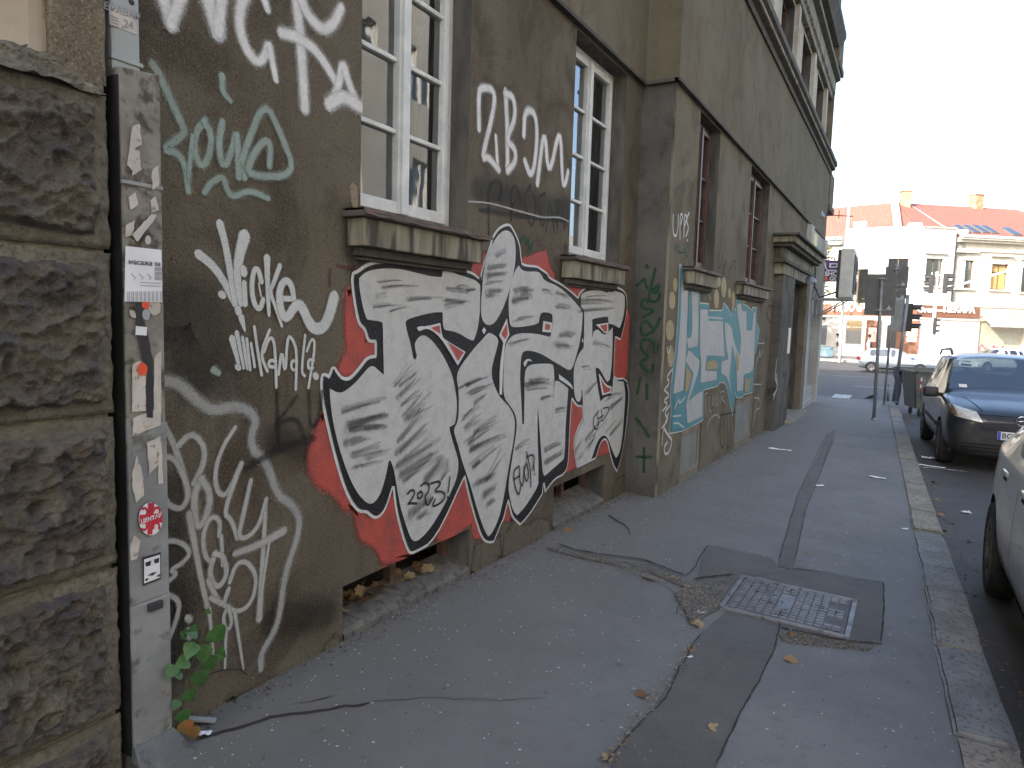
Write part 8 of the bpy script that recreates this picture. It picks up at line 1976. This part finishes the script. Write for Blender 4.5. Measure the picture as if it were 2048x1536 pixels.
# ---- white scraps
def scrap(u, v, w_, h_, rz, label, mat=None, gf=onS, cat='paper scrap'):
    p = gf(u, v); mb = MB(); n = 6; random.seed(int(u*7+v))
    for j in range(n+1):
        for i in range(n+1):
            x, y = (i/n-.5)*w_, (j/n-.5)*h_; e = 1 if 0 < i < n and 0 < j < n else 0
            mb.v.append((x+random.uniform(-1, 1)*w_*.05*(1-e), y+random.uniform(-1, 1)*h_*.08*(1-e), .004+abs(noise.noise(Vector((x*40, y*40, u))))*min(w_, h_)*.5))
    for j in range(n):
        for i in range(n): a = j*(n+1)+i; mb.f.append((a, a+1, a+n+2, a+n+1)); mb.m.append(0)
    o = mb.build('paper_scrap', mat or MT['paper']); o.location = (p.x, p.y, (pz(p.x, p.y) if gf is onS else roz(p.y))+.004); o.rotation_euler[2] = rz; tag(o, label, cat, 'litter'); return o
for a in [(1405,1227,.055,.03,.3,'white scrap beside the manhole patch'),(1380,1318,.03,.014,1,'white scrap at the edge of the dark strip'),(1755,957,.17,.06,-.3,'white paper lying on the pavement near the kerb'),(1640,973,.09,.04,.5,'pale scrap on the far part of the pavement strip'),(408,1472,.05,.03,.4,'small white scrap by the foot of the drainpipe'),(1560,900,.30,.06,0,'pale smear of paper by the wall before the doorway'),(1810,1060,.05,.03,.2,'tiny white scrap near the kerb')]: scrap(*a)
for a in [(1857,918,.16,.12,.2,'white crumpled paper in the gutter by the people carrier'),(1857,933,.42,.05,-.1,'long white strip of paper on the road'),(1932,1026,.09,.06,.4,'small white paper on the road near the pale car')]: scrap(*a, None, onR)
scrap(1870, 920, .12, .08, .5, 'brown crumpled scrap in the gutter by the people carrier', LV[0], onR)
p = onS(398, 1448); mb = MB(); mb.bbox(-.06, .06, -.012, .012, .0, .012, .003); o = mb.build('metal_offcut', MT['pipe_top']); o.location = (p.x, p.y, pz(p.x, p.y)+.012); o.rotation_euler = (0, .15, R(40)); tag(o, 'grey offcut strip lying at the foot of the plant', 'offcut')
# twig near the second cellar window
pts = [onS(u, v) for u, v in ((1218, 1032), (1232, 1042), (1250, 1052), (1258, 1062), (1260, 1072))]; mb = MB(); mb.tube([(p.x, p.y, pz(p.x, p.y)+.008) for p in pts], [.005, .005, .004, .003, .002], 5); tag(mb.build('twig', MT['crack']), 'thin dark twig on the pavement before the pilaster', 'twig')
# ---- crumbs and chips that gather along the wall
random.seed(21); mb = MB()
def chip(p, s, m):
    d = [Vector((random.uniform(-1, 1), random.uniform(-1, 1), random.uniform(.1, .6)))*s for _ in range(3)]; q = [p+Vector((math.cos(t+d[0].x*50)*s, math.sin(t+d[0].x*50)*s*random.uniform(.5, 1), 0)) for t in (0, 2.1, 4.2)]; top = p+Vector((0, 0, s*.6))
    for k in range(3): mb.face([q[k], q[(k+1) % 3], top], m)
for k in range(3200):
    y = random.uniform(1.5, 15); x = abs(random.gauss(0, .45))+.01
    if y > YC: x += EX
    if random.random() < .25: x = random.uniform(.1, 2.5)
    s = random.choice((.003, .003, .004, .005, .007)); chip(Vector((x, y, pz(x, y)+.002)), s, random.choice((0, 0, 1, 1, 2, 3)))
for k in range(1500):                                 # rubble strip at the foot of the wall
    y = random.uniform(1.5, 12); x = abs(random.gauss(0, .05))+.005
    if y > YC: x += EX
    s = random.uniform(.003, .012); chip(Vector((x, y, pz(x, y)+.003)), s, random.choice((1, 1, 2, 3, 3)))
for poly, n in ((((1090,1095),(1390,1175)), 260), (((1370,1170),(1440,1215)), 160), (((1360,1190),(1400,1260)), 120), (((1215,1530),(1390,1280)), 200), (((1565,1272),(1740,1298)), 120), (((1865,980),(1905,1120)), 0)):
    for k in range(n):
        f = random.random(); u = poly[0][0]+(poly[1][0]-poly[0][0])*f+random.gauss(0, 8); v = poly[0][1]+(poly[1][1]-poly[0][1])*f+random.gauss(0, 7); p = onS(u, v); chip(Vector((p.x, p.y, pz(p.x, p.y)+.012)), random.uniform(.003, .010), random.choice((1, 1, 2, 2, 3, 3, 4)))
for k in range(700):                                  # gutter dirt
    y = random.uniform(2, 16); x = kx(y)+.235+abs(random.gauss(0, .09)); chip(Vector((x, y, roz(y)+.003)), random.uniform(.004, .014), random.choice((1, 2, 3, 4, 4)))
o = mb.build('grit', [flat('chip_pale', (.40, .39, .36)), flat('chip_dark', (.045, .04, .035)), flat('chip_grey', (.17, .165, .15)), flat('chip_brown', (.12, .09, .06)), LV[0]])
tag(o, 'crumbs of render, grit and leaf bits scattered over the pavement', 'grit', None, 'stuff')

# =============================================================== weed by the drainpipe
wp = empty('weed_plant', 'small green weed growing between drainpipe and brown wall', 'plant', None, (0.10, 1.60, pz(.1, 1.6)))
GL = [pm('weed_green', (.035, .095, .018), (.055, .14, .028), .5, 20, coord='obj'), pm('weed_dark', (.025, .075, .018), (.04, .11, .025), .5, 20, coord='obj'), pm('weed_rust', (.22, .075, .02), (.12, .10, .03), .6, 20, coord='obj')]
W0 = Vector((0.10, 1.60, pz(.1, 1.6)))
def wpt(u, v, x): return onX(u, v, x)-W0
def leafblade(c, d, n, s, m, parent):
    d, n = Vector(d).normalized(), Vector(n).normalized(); sd = d.cross(n).normalized(); n = sd.cross(d); mb = MB(); prof = [(0, .0), (.12, .34), (.32, .46), (.55, .38), (.8, .18), (1, 0)]
    L = []
    for (t, w_) in prof: L.append([c+d*s*t+sd*s*w_*k+n*s*(.12*abs(k)*w_*2-.18*t*t) for k in (-1, -.5, 0, .5, 1)])
    for a, b in zip(L[:-1], L[1:]):
        for k in range(4): mb.face([a[k], a[k+1], b[k+1], b[k]])
    o = mb.build('leaf', GL[m], parent, smooth=True); return o
stem = [wpt(352, 1460, .10), wpt(368, 1390, .11), wpt(382, 1330, .12), wpt(398, 1290, .12), wpt(412, 1245, .11), wpt(414, 1225, .10)]
mb = MB(); mb.tube(stem, [.004, .0038, .0032, .0028, .002, .001], 6); mb.tube([wpt(352, 1462, .10), wpt(345, 1480, .1)], .004, 5); mb.build('stem', pm('weed_stem', (.05, .035, .02), (.08, .06, .03), .7, 30), wp, smooth=True)
for (u, v, du, dv, s, m) in [(425,1255,14,14,.058,0),(418,1262,20,24,.050,0),(395,1262,-12,2,.045,1),(388,1284,-6,14,.05,0),(405,1288,2,26,.055,0),(378,1318,-22,12,.048,0),(350,1330,-8,14,.042,1),(412,1312,10,24,.055,1),(428,1305,16,6,.045,0),(375,1270,-12,-4,.032,1),(366,1345,-22,4,.038,1),(395,1340,8,30,.055,1),(372,1380,14,22,.045,1),(362,1420,12,24,.045,1),(366,1440,10,26,.05,2),(384,1452,6,24,.042,2),(414,1228,2,-8,.022,0),(358,1400,-10,16,.03,1)]:
    c = wpt(u, v, .12); e = wpt(u+du, v+dv, .13); leafblade(c, (e-c), (1, -.7, .55), s*1.3, m, wp)
# dry stalk along the wall foot
mb = MB(); mb.tube([onX(u, v, .02) for u, v in ((395, 1352), (420, 1348), (445, 1340), (478, 1338), (495, 1350))], .0022, 5); tag(mb.build('dry_stalk', MT['crack']), 'thin dry stalk lying against the foot of the brown wall', 'stalk')
